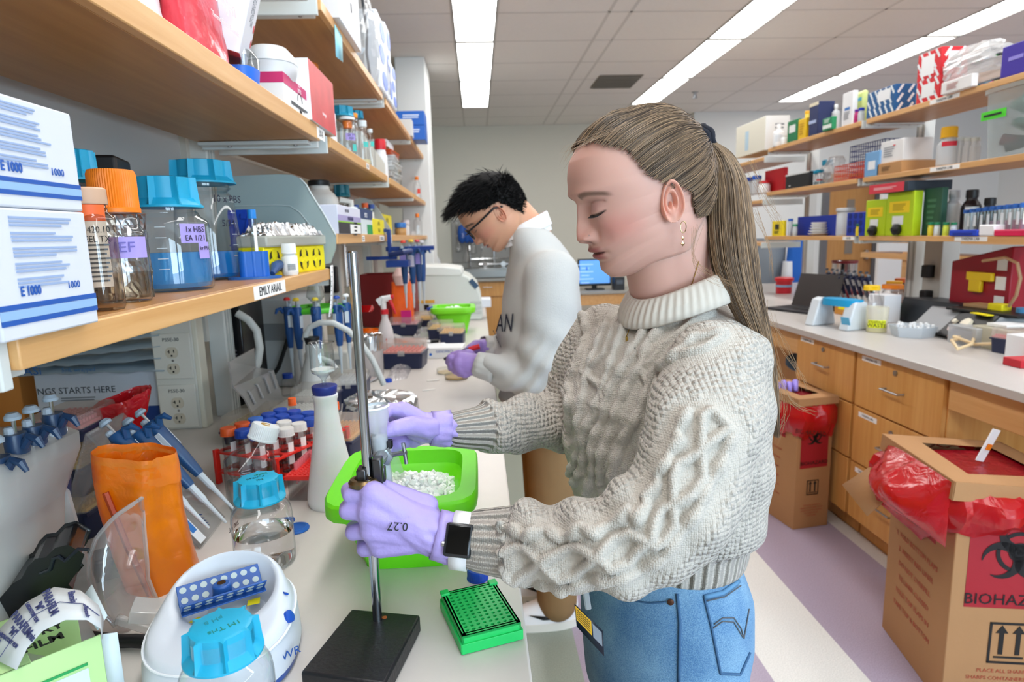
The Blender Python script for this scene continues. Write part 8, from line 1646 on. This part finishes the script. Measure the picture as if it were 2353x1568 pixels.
# gloves
y1= lambda *p,d=0:[PY(a,b,Y+d) for a,b,Y in p]
DL,DR=-.030,-.035
fl=[y1((856,1136,.768),(806,1138,.775),(800,1126,.803),(826,1116,.82),d=DL),y1((850,1176,.764),(798,1176,.772),(797,1166,.803),(826,1160,.82),d=DL),y1((856,1216,.768),(812,1224,.778),(812,1214,.806),(838,1205,.82),d=DL),y1((876,1252,.776),(838,1262,.785),(836,1250,.808),(858,1240,.816),d=DL)]
tl=y1((975,1170,.80),(905,1136,.803),(862,1115,.806),(842,1100,.816),d=DL)
GL=hand((PY(1000,1228,.748),[(PY(940,1200,.745),.026),(PY(1000,1228,.748),.0285),(PY(1044,1238,.748),.0300)]),fl,tl,.0195,.0098)
fr_=[y1((925,945,.915),(893,941,.905),(879,956,.885),(879,976,.868),d=DR),y1((930,962,.938),(885,955,.942),(852,976,.92),(846,1000,.9),d=DR),y1((938,985,.945),(892,998,.948),(857,1013,.93),(851,1034,.905),d=DR),y1((950,1008,.94),(908,1024,.935),(896,1034,.915),(893,1030,.905),d=DR)]
tr=y1((985,985,.905),(942,978,.878),(908,985,.862),(887,993,.858),d=DR)
GR_=hand((PY(985,985,.89),[(PY(960,980,.89),.022),(PY(995,985,.89),.0235),(PY(1030,986,.895),.0245)]),fr_,tr,.0165,.0092)
for me in (GL,GR_):
    v=verts(me);n_=norms(me);x=v[:,0];d=.0009*np.sin(v[:,0]*330+v[:,2]*160)*ss(-.12,-.05,x)+.0012*np.sin(v[:,2]*420+v[:,0]*90)*ss(-.09,-.05,x);setv(me,v+n_*d[:,None])
isl.append(mesh_island(GL,'cda193',.0025));isl.append(mesh_island(GR_,'cda193',.0025))
W(addbody(wo,isl))
gl=W(child(wo,'glove',GL,LIL,'lilac nitrile glove marked 0.27 on the clamp hand'));W(child(wo,'glove',GR_,LIL))
def cuffring(e,a,b,r0,r1,m,name='glove_cuff',sd=1):
    d=Vector(np.array(b)-np.array(a));q=d.to_track_quat('Z','Y').to_matrix();rr=random.Random(sd);g=G();rs=[]
    for t in (0,.25,.5,.75,1,1.0):rs.append([tuple(Vector(a)+q@Vector(((r0+(r1-r0)*t+(.0016*math.sin(7*u+5*t)+.0012*math.sin(13*u))*t)*math.cos(u),(r0+(r1-r0)*t+(.0016*math.sin(7*u+5*t))*t)*math.sin(u),d.length*t))) for u in [2*PI*i/60 for i in range(60)]])
    g.loft(rs,caps=False);return keep(part(e,name,g,m,smooth=2,thick=.0012),e)
cuffring(wo,PY(1000,1228,.748),PY(1047,1239,.748),.0305,.0315,LIL,sd=2);cuffring(wo,PY(990,985,.89),PY(1034,986,.895),.0245,.0262,LIL,sd=5)
bg=bvh(GL);
def stick(e,b,s,size,x,y,m,rotz=0,name='ink_mark',off=.0008):
    d=ray(x,y);d=Vector(d/np.linalg.norm(d));h_=b.ray_cast(Vector(CAM),d)
    if h_[0] is None:return
    n_=h_[1];rx=Vector(RT);xa=(rx-n_*rx.dot(n_)).normalized();ya=n_.cross(xa);M4=Matrix((xa,ya,n_)).transposed().to_4x4();M4.translation=h_[0]+n_*(off+.0026);o=text(e,s,size,(0,0,0),(0,0,0),m,name);o.matrix_basis=M4@Matrix.Rotation(rotz,4,'Z');o.matrix_parent_inverse=Matrix.Translation(-Vector(e.location));return o
stick(wo,bg,'0.27',.0145,914,1208,INK,PI-.1)
# watch
d=Vector(PY(1085,1240,.745)-wrl).normalized();q=d.to_track_quat('Z','Y').to_matrix();wc=Vector(PY(1060,1243,.747))
g=G();g.loft([[tuple(wc+q@Vector((.0315*math.cos(u),.036*math.sin(u),z))) for u in [2*PI*i/40 for i in range(40)]] for z in (-.011,.011)],caps=False);W(part(wo,'watch_band',g,mat('e9eaec',.4),smooth=2,thick=.002))
vw=Vector(CAM-np.array(wc)).normalized();n_=(vw-d*vw.dot(d)).normalized();ya=n_.cross(d);RM=Matrix((d,ya,n_)).transposed();g=G();g.box(tuple(wc+n_*.0325),(.034,.040,.011),RM);W(part(wo,'watch_case',g,mat('26282b',.25),.004,seg=3));g=G();g.box(tuple(wc+n_*.0384),(.027,.033,.001),RM);W(part(wo,'watch_screen',g,mat('050506',.06),.003));g=G();g.cyl(tuple(wc+n_*.033-d*.0165-ya*.006),tuple(wc+n_*.033-d*.0195-ya*.006),.0035);W(part(wo,'watch_crown',g,STEEL))
# hair
Td=np.array([-.106,0,.060])-HC;TR=np.linalg.norm(Td);Td/=TR
hlF,hlZ=zip(*[(-.12,-.036),(-.045,-.034),(-.034,-.028),(-.031,.004),(-.022,.014),(-.005,.022),(.022,.044),(.037,.078),(.06,.098),(.078,.112),(.1,.13)])
def inhair(P):return P[...,2]-np.interp(P[...,0],hlF,hlZ)
rg=np.random.default_rng(11);NS=7200;roots=[]
while len(roots)<NS:
    d=rg.normal(size=(4000,3));d/=np.linalg.norm(d,axis=1)[:,None];th,ph=dirang(d);r=skull_r(th,ph);P=HC+d*r[:,None];q=inhair(P);w_=np.where(q<.018,1.0,.16);ok=(q>-.006*rg.random(len(q))**2)&(rg.random(len(q))<w_)&(ph>-.62);roots+=list(d[ok])
roots=np.array(roots[:NS]);jit=rg.normal(0,1,(NS,4));om=np.arccos(np.clip(roots@Td,-1,1));h0=rg.random(NS);cA,cB,cC=L3('3d2f25'),L3('75604b'),L3('a88a6a');mixc=np.clip(rg.normal(.42,.28,NS),0,1)[:,None];lite=ss(.05,.12,(roots[:,2]*.1))[:,None];cols=np.where(mixc<.5,cA+(cB-cA)*mixc*2,cB+(cC-cB)*(mixc-.5)*2)
def wpath(k):
    t=np.linspace(0,1,13)**.9;d0=roots[k];o=om[k];d=(np.sin((1-t)*o)[:,None]*d0+np.sin(t*o)[:,None]*Td)/max(math.sin(o),1e-3);sag=np.array([0,0,-.10*math.sin(min(o,2.2))*(1 if d0[2]<.8 else 0)*.5]);d=d+np.sin(PI*t)[:,None]*sag;d/=np.linalg.norm(d,axis=1)[:,None]
    th,ph=dirang(d);r=skull_r(th,ph);off=.0015+(.0055+.0045*h0[k])*np.sin(PI*np.minimum(1,t*1.15+.12))**.7*(1-.3*t)+.0006*jit[k,0]*np.sin(9*t+jit[k,1]);e_=ss(.86,1,t);r=(r+off)*(1-e_)+(TR*.985+.003*jit[k,2])*e_;return HC+d*r[:,None]+np.outer(e_,np.array([0,.005*jit[k,3],.005*jit[k,1]]))
W(child(wo,'hair',hairpaths(HM,NS,wpath,16,cols,.0003+.0002*rg.random(NS),1),HAIRM))
# scalp under the strands
nt,npz=120,80;TH,PH=np.meshgrid(np.linspace(-PI,PI,nt,endpoint=False),np.linspace(-.7,1.56,npz));r=skull_r(TH,PH)+.0022;P=np.stack([r*np.cos(PH)*np.cos(TH),r*np.cos(PH)*np.sin(TH),.02+r*np.sin(PH)],-1).reshape(-1,3);kp=inhair(P)>.004
fs=[f for f in [(j*nt+i,j*nt+(i+1)%nt,(j+1)*nt+(i+1)%nt,(j+1)*nt+i) for j in range(npz-1) for i in range(nt)] if all(kp[q] for q in f)];me=bpy.data.meshes.new('scalp_hair');me.from_pydata(HM(P).tolist(),[],fs);attr(me,'col',np.tile(np.r_[L3('5a4331'),1],(len(P),1)),'FLOAT_COLOR');me.shade_smooth();W(child(wo,'scalp_hair',me,HAIRM))
# ponytail: centre line and half width traced against the photo, at real depth
pt0=HM([-.112,0,.062]);CL=[(1618,322,14),(1655,352,27),(1672,420,42),(1676,520,50),(1690,610,50),(1712,680,40),(1735,745,30),(1760,830,20),(1775,930,13),(1785,1000,6)];YD=[.862,.865,.85,.83,.82,.81,.80,.80,.79,.79]
CP=[PY(x,y,Y) for (x,y,w_),Y in zip(CL,YD)];CWd=[w_*mpp(p) for (x,y,w_),p in zip(CL,CP)];CP=np.array(CP);CWd=np.array(CWd);tt=np.linspace(0,1,len(CP));NP_=3400;u_=rg.normal(0,.5,(NP_,2));u_/=np.maximum(1,np.linalg.norm(u_,axis=1)/1.0)[:,None];en=np.clip(rg.normal(.78,.14,NP_),.45,1.0);pj=rg.normal(0,1,(NP_,3));mixc=np.clip(rg.normal(.5,.27,NP_),0,1)[:,None];pc=np.where(mixc<.5,cA+(cB-cA)*mixc*2,cB+(cC-cB)*(mixc-.5)*2)
RTn=RT;FWn=FW
def ppath(k):
    t=np.linspace(0,en[k],22);c=np.stack([np.interp(t,tt,CP[:,i]) for i in range(3)],1);w_=np.interp(t,tt,CWd)
    for _ in range(2):c[1:-1]=(c[:-2]+2*c[1:-1]+c[2:])/4
    wob=.10*np.sin(t*7+pj[k,0])*t+.16*np.sin(t*8.5)*t;return c+np.outer(w_*(u_[k,0]*1.05+wob),RTn)+np.outer(w_*.75*u_[k,1],FWn)+np.outer(.004*np.sin(11*t+pj[k,1])*t,UP)
ID= lambda V:np.asarray(V)
W(child(wo,'ponytail',hairpaths(ID,NP_,ppath,22,pc,.00034+.0002*rg.random(NP_),2),HAIRM))
# loose flyaway hairs
FL_=[(1300,330),(1290,350),(1320,305),(1500,230),(1560,250),(1460,235)]
fly=[[(1600,520),(1590,600),(1640,640),(1700,660)],[(1760,760),(1785,850),(1790,930),(1770,990)],[(1765,720),(1800,800),(1840,860),(1850,900)],[(1755,700),(1770,800),(1812,930),(1880,950)],[(1720,380),(1760,460),(1790,520)],[(1735,480),(1770,560),(1775,640)],[(1440,300),(1380,310),(1310,340),(1296,370)],[(1760,800),(1800,880),(1810,960),(1775,1010)]]
def fpath(k):p=fly[k%len(fly)];Y=(.80 if p[0][0]>1700 else .79 if p[0][0]>1500 else .785);q=np.array([PY(x+rg.normal(0,7),y+rg.normal(0,9),Y) for x,y in p]);s=np.linspace(0,1,14);c=np.stack([np.interp(s,np.linspace(0,1,len(q)),q[:,i]) for i in range(3)],1);[c.__setitem__(slice(1,-1),(c[:-2]+2*c[1:-1]+c[2:])/4) for _ in range(3)];return c
W(child(wo,'loose_hair',hairpaths(ID,77,fpath,14,np.tile(L3('9a7a58'),(77,1)),np.full(77,.00016),3),HAIRM))['kind']='stuff'
# hair tie, earring, nose stud, necklace
g=G();tp=HM([-.108,0,.062]);ax=Vector(HM([-1,0,.15])-HM([0,0,0])).normalized();qq=ax.to_track_quat('Z','Y').to_matrix()
for z in (-.005,.0,.006):g.tube([tuple(Vector(tp)+qq@Vector((.0155*math.cos(t),.0155*math.sin(t),z+.0015*math.sin(5*t)))) for t in [2*PI*i/28 for i in range(28)]],.0042,8,closed=True)
W(part(wo,'hair_tie',g,mat('171a26',.8),smooth=2))
g=G();eb=HM([-.008,.079,-.027]);g.tube([tuple(eb+np.array([.0006*math.sin(t),-.001,0])+np.array([.003*math.sin(t),0,.007*math.cos(t)-.006])) for t in [2*PI*i/16 for i in range(16)]],.0006,5,closed=True);g.lathe([(.0,-.022),(.0022,-.02),(.0,-.0165)],5,tuple(eb));g.lathe([(.0,-.030),(.003,-.0265),(.0,-.023)],5,tuple(eb));W(part(wo,'earring',g,mat('c9b48a',.2,1)))
g=G();g.lathe([(.0,-.001),(.0013,0),(.0,.001)],8,tuple(HM([.0965,.0175,-.009])));W(part(wo,'nose_stud',g,mat('e6e6ea',.1,1)))
bb=bvh([c for c in wo.children if c.name.startswith('body')][0].data);bs=bvh(sw)
nk=casts(bb,[(1605,600),(1590,650),(1560,690),(1520,720)],.0012,5);pn=casts(bs,[(1452,752),(1447,768),(1443,778)],.004,2);g=G()
if len(nk)>2:g.tube([tuple(q) for q in nk],.0006,5)
if len(pn)>2:g.tube([tuple(q) for q in pn],.0007,5);g.box(tuple(pn[-1]+np.array([0,-.001,-.006])),(.003,.003,.012))
W(part(wo,'necklace',g,mat('c8a95a',.25,1)))
# eyelashes
def lpath(k):
    s=k/33;ay=.0195+.026*s;z=.0152+10*(ay-.030)**2-.001;r0=np.array([.0,ay,z]);th,ph=dirang(((r0+[.085,0,0])-HC)/np.linalg.norm((r0+[.085,0,0])-HC));x=float(skull_r(np.array(th),np.array(ph)))*math.cos(ph)*math.cos(th)+.0005;t=np.linspace(0,1,5);return np.stack([x+.006*t,ay+.003*t*(s-.2),z-.0035*t+.001*t*t],1)
W(child(wo,'eyelashes',hairpaths(HM,34,lpath,5,np.tile(L3('1e1512'),(34,1)),np.full(34,.00028),4),HAIRM))
# jeans, belt details, badge, shoes
g=G();JC=np.array([.262,.892]);g.loft(rings_body(JC,fT,[(.72,-.005,.14,.11),(.82,-.010,.15,.122),(.89,-.008,.15,.12),(.95,0,.134,.106),(1.0,.0,.122,.096)]))
for s in (-1,1):c=np.array([JC[0]+.005,JC[1],0])+lT*.072*s;chain(g,[(c+[0,0,.80],.084),(c+[0,0,.46],.066),(c+[0,0,.10],.06),(c+[0,0,.05],.062)],20)
jn=fuse(g,.0055,10);jb=bvh(jn);m,N,L,b=nodes('mat_denim');tc=N.new('ShaderNodeTexCoord');n1=N.new('ShaderNodeTexNoise');n1.inputs['Scale'].default_value=14;n1.inputs['Detail'].default_value=8;L.new(tc.outputs['Object'],n1.inputs['Vector']);wv=N.new('ShaderNodeTexNoise');wv.inputs['Scale'].default_value=700;L.new(tc.outputs['Object'],wv.inputs['Vector'])
mx=N.new('ShaderNodeMix');mx.data_type='RGBA';mx.inputs['A'].default_value=lin('4a78a6');mx.inputs['B'].default_value=lin('86aecb');ad=N.new('ShaderNodeMath');ad.operation='MULTIPLY_ADD';L.new(wv.outputs[0],ad.inputs[0]);ad.inputs[1].default_value=1.1;L.new(n1.outputs[0],ad.inputs[2]);rm=N.new('ShaderNodeMapRange');rm.inputs[1].default_value=.75;rm.inputs[2].default_value=1.35;L.new(ad.outputs[0],rm.inputs[0]);L.new(rm.outputs[0],mx.inputs['Factor']);L.new(mx.outputs['Result'],b.inputs['Base Color']);b.inputs['Roughness'].default_value=.85;bp=N.new('ShaderNodeBump');bp.inputs['Distance'].default_value=.0006;L.new(wv.outputs[0],bp.inputs['Height']);L.new(bp.outputs[0],b.inputs['Normal']);DEN=m
je=W(child(wo,'jeans',jn,DEN))
def seam(pix,r,m,name='seam',off=.0012):
    Q=casts(jb,pix,off,5)
    if len(Q)>2:g=G();g.tube([tuple(q) for q in Q],r,6);return part(je,name,g,m,smooth=2)
DK_=mat('3d6288',.8);TH_=mat('5b5f66',.8)
seam([(1556,1365),(1562,1430),(1560,1568)],.0022,DK_)
pk=[(1617,1370),(1634,1440),(1642,1480),(1655,1548),(1700,1550),(1722,1500)];seam(pk,.0018,DK_,'pocket_edge');seam([(1617,1372),(1660,1362),(1695,1336)],.0034,mat('5f8fb8',.85),'pocket_hem');seam([(1622,1380),(1662,1371),(1698,1346)],.0008,TH_,'stitching',.003);seam([(1640,1435),(1660,1420),(1685,1420),(1702,1445),(1708,1468),(1720,1400)],.0008,TH_,'stitching');seam([(1636,1445),(1660,1428),(1685,1430),(1706,1465)],.0008,TH_,'stitching')
seam([(1440,1378),(1490,1386),(1530,1384)],.0012,DK_,'pocket_edge');rv=cast(jb,1541,1383,.001)
if rv is not None:g=G();g.lathe([(.0045,0),(.0045,.0015),(.002,.0025)],12,tuple(rv),Vector((-.2,-.97,0)).to_track_quat('Z','Y').to_matrix());W(part(wo,'rivet',g,mat('5a3a2a',.4,.7)))
bq=[PY(x,y,.735) for x,y in ((1320,1388),(1385,1450),(1388,1508),(1325,1440))];g=G();g.add([tuple(q) for q in bq],[(3,2,1,0)]);W(part(wo,'badge',g,mat('15202c',.3),thick=.0012));lp_= lambda u,v,o=.0012:tuple((bq[0]*(1-u)+bq[1]*u)*(1-v)+(bq[3]*(1-u)+bq[2]*u)*v+np.array([0,-o,0]))
g=G();g.add([lp_(.02,.04),lp_(.58,.04),lp_(.58,.66),lp_(.02,.66)],[(3,2,1,0)]);W(part(wo,'badge_yellow_field',g,mat('d9a520',.5)));g=G();g.add([lp_(.62,.1),lp_(.95,.1),lp_(.95,.66),lp_(.62,.66)],[(3,2,1,0)]);W(part(wo,'badge_photo',g,mat('8a8f98',.5)))
g=G();[g.add([lp_(.06,.12+.1*i,.002),lp_(.52,.12+.1*i,.002),lp_(.52,.15+.1*i,.002),lp_(.06,.15+.1*i,.002)],[(3,2,1,0)]) for i in range(5)];W(part(wo,'badge_print',g,INK))['kind']='stuff'
g=G();g.tube([tuple(PY(1345,1352,.745)),tuple(PY(1348,1375,.738)),tuple(PY(1352,1400,.735))],.004,6);W(part(wo,'badge_clip',g,film('e0e4e8',.5,.2)))
def shoes(e,C,l,f,col,sole,k=1.0):
    for s in (-1,1):
        c=np.array([C[0],C[1],0])+l*.085*s*k;a=math.atan2(f[1],f[0]);g=G();Q=Matrix.Translation(c)@Matrix.Rotation(a,4,'Z')
        g.loft([[tuple(Q@Vector((x*.13*w_+.045+sh,y*.047*w_,z))) for x,y,_ in ring(1,0,2.6,28)] for z,w_,sh in ((.028,1.0,0),(.05,.98,-.002),(.075,.8,-.03),(.1,.55,-.06),(.115,.52,-.062))]);sh_=keep(part(e,'shoe',g,mat(col,.5),smooth=1),e);g=G();g.loft([[tuple(Q@Vector((x*.135+.045,y*.05,z))) for x,y,_ in ring(1,0,2.6,28)] for z in (0,.03)]);o=part(sh_,'sole',g,mat(sole,.6));yield sh_,Q
list(shoes(wo,JC,lT,fT,'e6e6e4','dcdad4'))
# ---------------- the man
MC=np.array([.185,2.03]);MY=math.radians(2);fM=np.array([-math.cos(MY),-math.sin(MY),0]);lM=np.array([-fM[1],fM[0],0])
mn=thing('person','man in glasses and an off-white sweatshirt bending over the bench with a red pen','person',(.2,2.03,0));ml=(.2,2.03,0)
def K(o):return keep(o,mn)
rows=[(PY(1240,925,2.03),.19,.118),(PY(1240,890,2.03),.205,.13),(PY(1236,800,2.03),.215,.136),(PY(1240,720,2.03),.215,.128),(PY(1245,640,2.03),.205,.115),(PY(1240,590,2.03),.17,.095),(PY(1222,545,2.03),.11,.075),(PY(1212,520,2.03),.07,.06)]
g=G();g.loft([[tuple(c+fM*b*math.cos(t)+lM*a*math.sin(t)) for t in [2*PI*i/36 for i in range(36)]] for c,a,b in rows])
ML=[(PY(1268,640,1.86),.085),(PY(1262,760,1.83),.08),(PY(1240,858,1.83),.074),(PY(1180,862,1.87),.062),(PY(1140,850,1.9),.05)];MR=[(PY(1215,640,2.2),.08),(PY(1190,800,2.22),.07),(PY(1140,800,2.1),.05)]
chain(g,ML,18);chain(g,MR,18);swm=fuse(g,.009,8,.6);v=verts(swm);n_=norms(swm);d=.005*np.sin(v[:,0]*38+v[:,2]*55+3*v[:,1])*ss(1.28,1.05,v[:,2])+.006*np.sin(v[:,2]*85-v[:,0]*60+4*np.sin(v[:,0]*20))*ss(1.2,1.0,v[:,2])*(v[:,2]<1.15)+.003*np.sin(v[:,2]*30+v[:,1]*40);setv(swm,v+n_*d[:,None]);K(child(mn,'sweatshirt',swm,mat('bdbebc',.9,bump=(300,.0008))))
SWC=mat('c0c0bd',.9)
cuffring(mn,PY(1142,850,1.9),PY(1095,836,1.92),.046,.038,SWC,'cuff',3);cuffring(mn,PY(1140,800,2.1),PY(1108,796,2.08),.04,.034,SWC,'cuff',4)
bm=bvh(swm);stick(mn,bm,'AN',.08,1163,745,mat('1b2236',.7),-.2,'chest_print',.003);stick(mn,bm,'DERY',.026,1146,778,mat('1b2236',.7),-.35,'chest_print',.003)
HN=headM(PY(1147,493,1.955)+np.array([0,.075,0]),math.radians(2),math.radians(44),1.06);hv,hf,hc=head(True,'cf9a7c','a8605c','1a1412',2);isl=[(HN(hv),hf,hc)]
for s in (1,-1):v,f,c=ear(s,'cc8a70');isl.append((HN(v),f,c))
g=G();n0,n1=HN([-.035,0,-.03]),rows[-2][0];chain(g,[(n0,.06),(n1,.066),(rows[-3][0],.06)],20);chain(g,[(HN([.01,0,-.055]),.048),(n1,.055)],16);g.loft([[tuple(c+fM*b*.62*math.cos(t)+lM*a*.62*math.sin(t)) for t in [2*PI*i/24 for i in range(24)]] for c,a,b in rows[:-2]])
for A in (ML,MR):chain(g,[(p,r*.6) for p,r in A])
for s in (-1,1):c=np.array([MC[0]+.05,MC[1]+.2,0])+lM*.095*s;chain(g,[(c+[0,-.14,.95],.05),(c+[0,0,.75],.06),(c+[0,0,.48],.05),(c+[0,0,.1],.045)])
hm=[y1((1058,826,1.93),(1035,822,1.93),(1030,832,1.95),(1036,838,1.965)),y1((1056,836,1.92),(1038,840,1.925),(1036,846,1.95),(1042,846,1.96)),y1((1060,846,1.92),(1046,852,1.93),(1046,852,1.95),(1052,850,1.96)),y1((1068,852,1.925),(1056,858,1.935),(1056,856,1.95),(1062,852,1.96))]
GM=hand((PY(1085,836,1.93),[(PY(1070,838,1.93),.036),(PY(1100,838,1.92),.034)]),hm,y1((1075,822,1.96),(1055,816,1.965),(1042,818,1.965),(1034,824,1.965)),.028,.0115,vox=.0035)
hr=[y1((1090,800,2.06),(1072,806,2.05),(1064,812,2.04),(1068,818,2.03)),y1((1092,806,2.06),(1076,814,2.05),(1072,818,2.04),(1076,820,2.03)),y1((1096,810,2.06),(1082,818,2.05),(1080,820,2.04),(1084,822,2.03)),y1((1100,812,2.07),(1090,820,2.06),(1088,822,2.05),(1090,824,2.04))]
GN=hand((PY(1105,800,2.08),[(PY(1100,802,2.07),.03),(PY(1118,798,2.08),.03)]),hr,y1((1095,796,2.05),(1082,800,2.03),(1074,806,2.02),(1068,812,2.02)),.022,.0105,vox=.0035)
isl.append(mesh_island(fuse(g,.011,5),'cf9a7c'));isl.append(mesh_island(GM,'cf9a7c',.003));isl.append(mesh_island(GN,'cf9a7c',.003));K(addbody(mn,isl));GLM=mat('9a7fc4',.5);K(child(mn,'glove',GM,GLM));K(child(mn,'glove',GN,GLM))
# shirt collar
g=G();cc=rows[-1][0]+np.array([.0,0,-.005]);rs=[]
for k,(h_,ex) in enumerate(((-.03,.012),(.005,.002),(.028,-.006),(.026,-.002),(-.012,.012))):rs.append([tuple(cc+fM*(.066+ex)*math.cos(t)+lM*(.07+ex)*math.sin(t)+np.array([0,0,h_-.028*math.cos(t)-.004])) for t in [2*PI*i/40 for i in range(40)]])
g.loft(rs,caps=False);K(part(mn,'shirt_collar',g,mat('e4e6ea',.8),smooth=2))
# short black hair
mF,mZ=zip(*[(-.12,-.055),(-.05,-.045),(-.03,.005),(-.02,.03),(.02,.04),(.04,.055),(.062,.09),(.075,.098),(.1,.12)]);NM=5200;rm_=[]
while len(rm_)<NM:d=rg.normal(size=(4000,3));d/=np.linalg.norm(d,axis=1)[:,None];th,ph=dirang(d);P=HC+d*skull_r(th,ph,1.05)[:,None];ok=P[:,2]>np.interp(P[:,0],mF,mZ);rm_+=list(d[ok])
rm_=np.array(rm_[:NM]);jm=rg.normal(0,1,(NM,3));jl=rg.random(NM);th,ph=dirang(rm_);rM=skull_r(th,ph,1.05)
def mpath(k):
    d=rm_[k];P=HC+d*rM[k];top=ss(.03,.1,P[2]);Ln=.012+.03*top*(.6+.6*jl[k])+.012*ss(.03,.07,P[0]);w_=d*(.75-.25*top)+np.array([.75*top+.1,0,-.25+.1*top])+jm[k]*.16;w_/=np.linalg.norm(w_);t=np.linspace(0,1,5)[:,None];return P+w_*Ln*t+np.array([.006,0,-.004])*t*t*top
mc_=L3('0c0a0a');HAIRB=colmat('mat_black_hair',.7,0,.2);K(child(mn,'hair',hairpaths(HN,NM,mpath,5,np.outer(rg.uniform(.6,2.2,NM),mc_),.0008+.0006*rg.random(NM),5),HAIRB))
r=skull_r(TH,PH,1.05)+.004;P=np.stack([r*np.cos(PH)*np.cos(TH),r*np.cos(PH)*np.sin(TH),.02+r*np.sin(PH)],-1).reshape(-1,3);kp=P[:,2]>np.interp(P[:,0],mF,mZ);fs=[f for f in [(j*nt+i,j*nt+(i+1)%nt,(j+1)*nt+(i+1)%nt,(j+1)*nt+i) for j in range(npz-1) for i in range(nt)] if all(kp[q] for q in f)];me=bpy.data.meshes.new('scalp_hair');me.from_pydata(HN(P).tolist(),[],fs);attr(me,'col',np.tile(np.r_[mc_,1],(len(P),1)),'FLOAT_COLOR');me.shade_smooth();K(child(mn,'scalp_hair',me,HAIRB))
# glasses
g=G();GF=mat('14171c',.3)
for s in (1,-1):
    rim=[tuple(HN([.101-.12*max(0,abs(y_)-.03),s*y_,z_])) for y_,z_ in [(.034+.024*math.cos(t)*(1+.1*math.cos(2*t)),.021+.018*math.sin(t)) for t in [2*PI*i/20 for i in range(20)]]];g.tube(rim,.0022,6,closed=True);g.tube([tuple(HN([.096,s*.058,.03])),tuple(HN([.06,s*.079,.027])),tuple(HN([0,s*.083,.025])),tuple(HN([-.02,s*.08,.01]))],.0032,6)
g.tube([tuple(HN([.102,-.012,.026])),tuple(HN([.108,0,.028])),tuple(HN([.102,.012,.026]))],.0022,6);K(part(mn,'glasses',g,GF,smooth=2))
# trousers, shoes
g=G();c0=np.array([MC[0]+.05,MC[1]+.2,0]);g.loft([[tuple(c0+np.array([0,-(z-.72)*.75,z])+fM*b*math.cos(t)+lM*a*math.sin(t)) for t in [2*PI*i/30 for i in range(30)]] for z,a,b in ((.74,.17,.125),(.85,.175,.13),(.95,.165,.118))])
for s in (-1,1):c=c0+lM*.095*s+np.array([0,0,0]);chain(g,[(c+[0,-.05,.82],.098),(c+[0,0,.72],.095),(c+[.0,0,.46],.085),(c+[.01,0,.12],.075),(c+[.01,0,.09],.075)],18)
K(child(mn,'trousers',fuse(g,.011,6),mat('8a6d48',.85,noise=(12,.12))))
for i,(sh_,Q) in enumerate(shoes(mn,(MC[0]+.05,MC[1]+.2),lM,fM,'e4e4e6','dedbd2',1.1)):
    for s in (-1,1):
        g=G();g.add([tuple(Q@Vector((x,s*(.0475-.10*max(0,z-.05)),z))) for x,z in ((.10,.068),(.05,.046),(-.02,.044),(-.05,.052),(-.06,.066),(-.03,.058),(.03,.058))],[tuple(range(7))]);part(sh_,'curved_stripe',g,BLACK,thick=.002)
# pens held by the man
a,b=PY(1020,826,1.945),PY(1048,815,1.95);e=thing('pen','black pen held in the man\'s nearer gloved hand','pen',a);g=G();g.cyl((0,0,0),tuple(b-a),.0045,10);part(e,'barrel',g,BLACK)
a,b=PY(1062,808,2.0),PY(1102,796,2.0);e=thing('pen','red-capped marker held in the man\'s farther gloved hand','pen',a);g=G();g.cyl((0,0,0),tuple((b-a)*.4),.0065,10);part(e,'barrel',g,BLACK);g=G();g.cyl(tuple((b-a)*.4),tuple(b-a),.0085,10);part(e,'cap',g,RED)
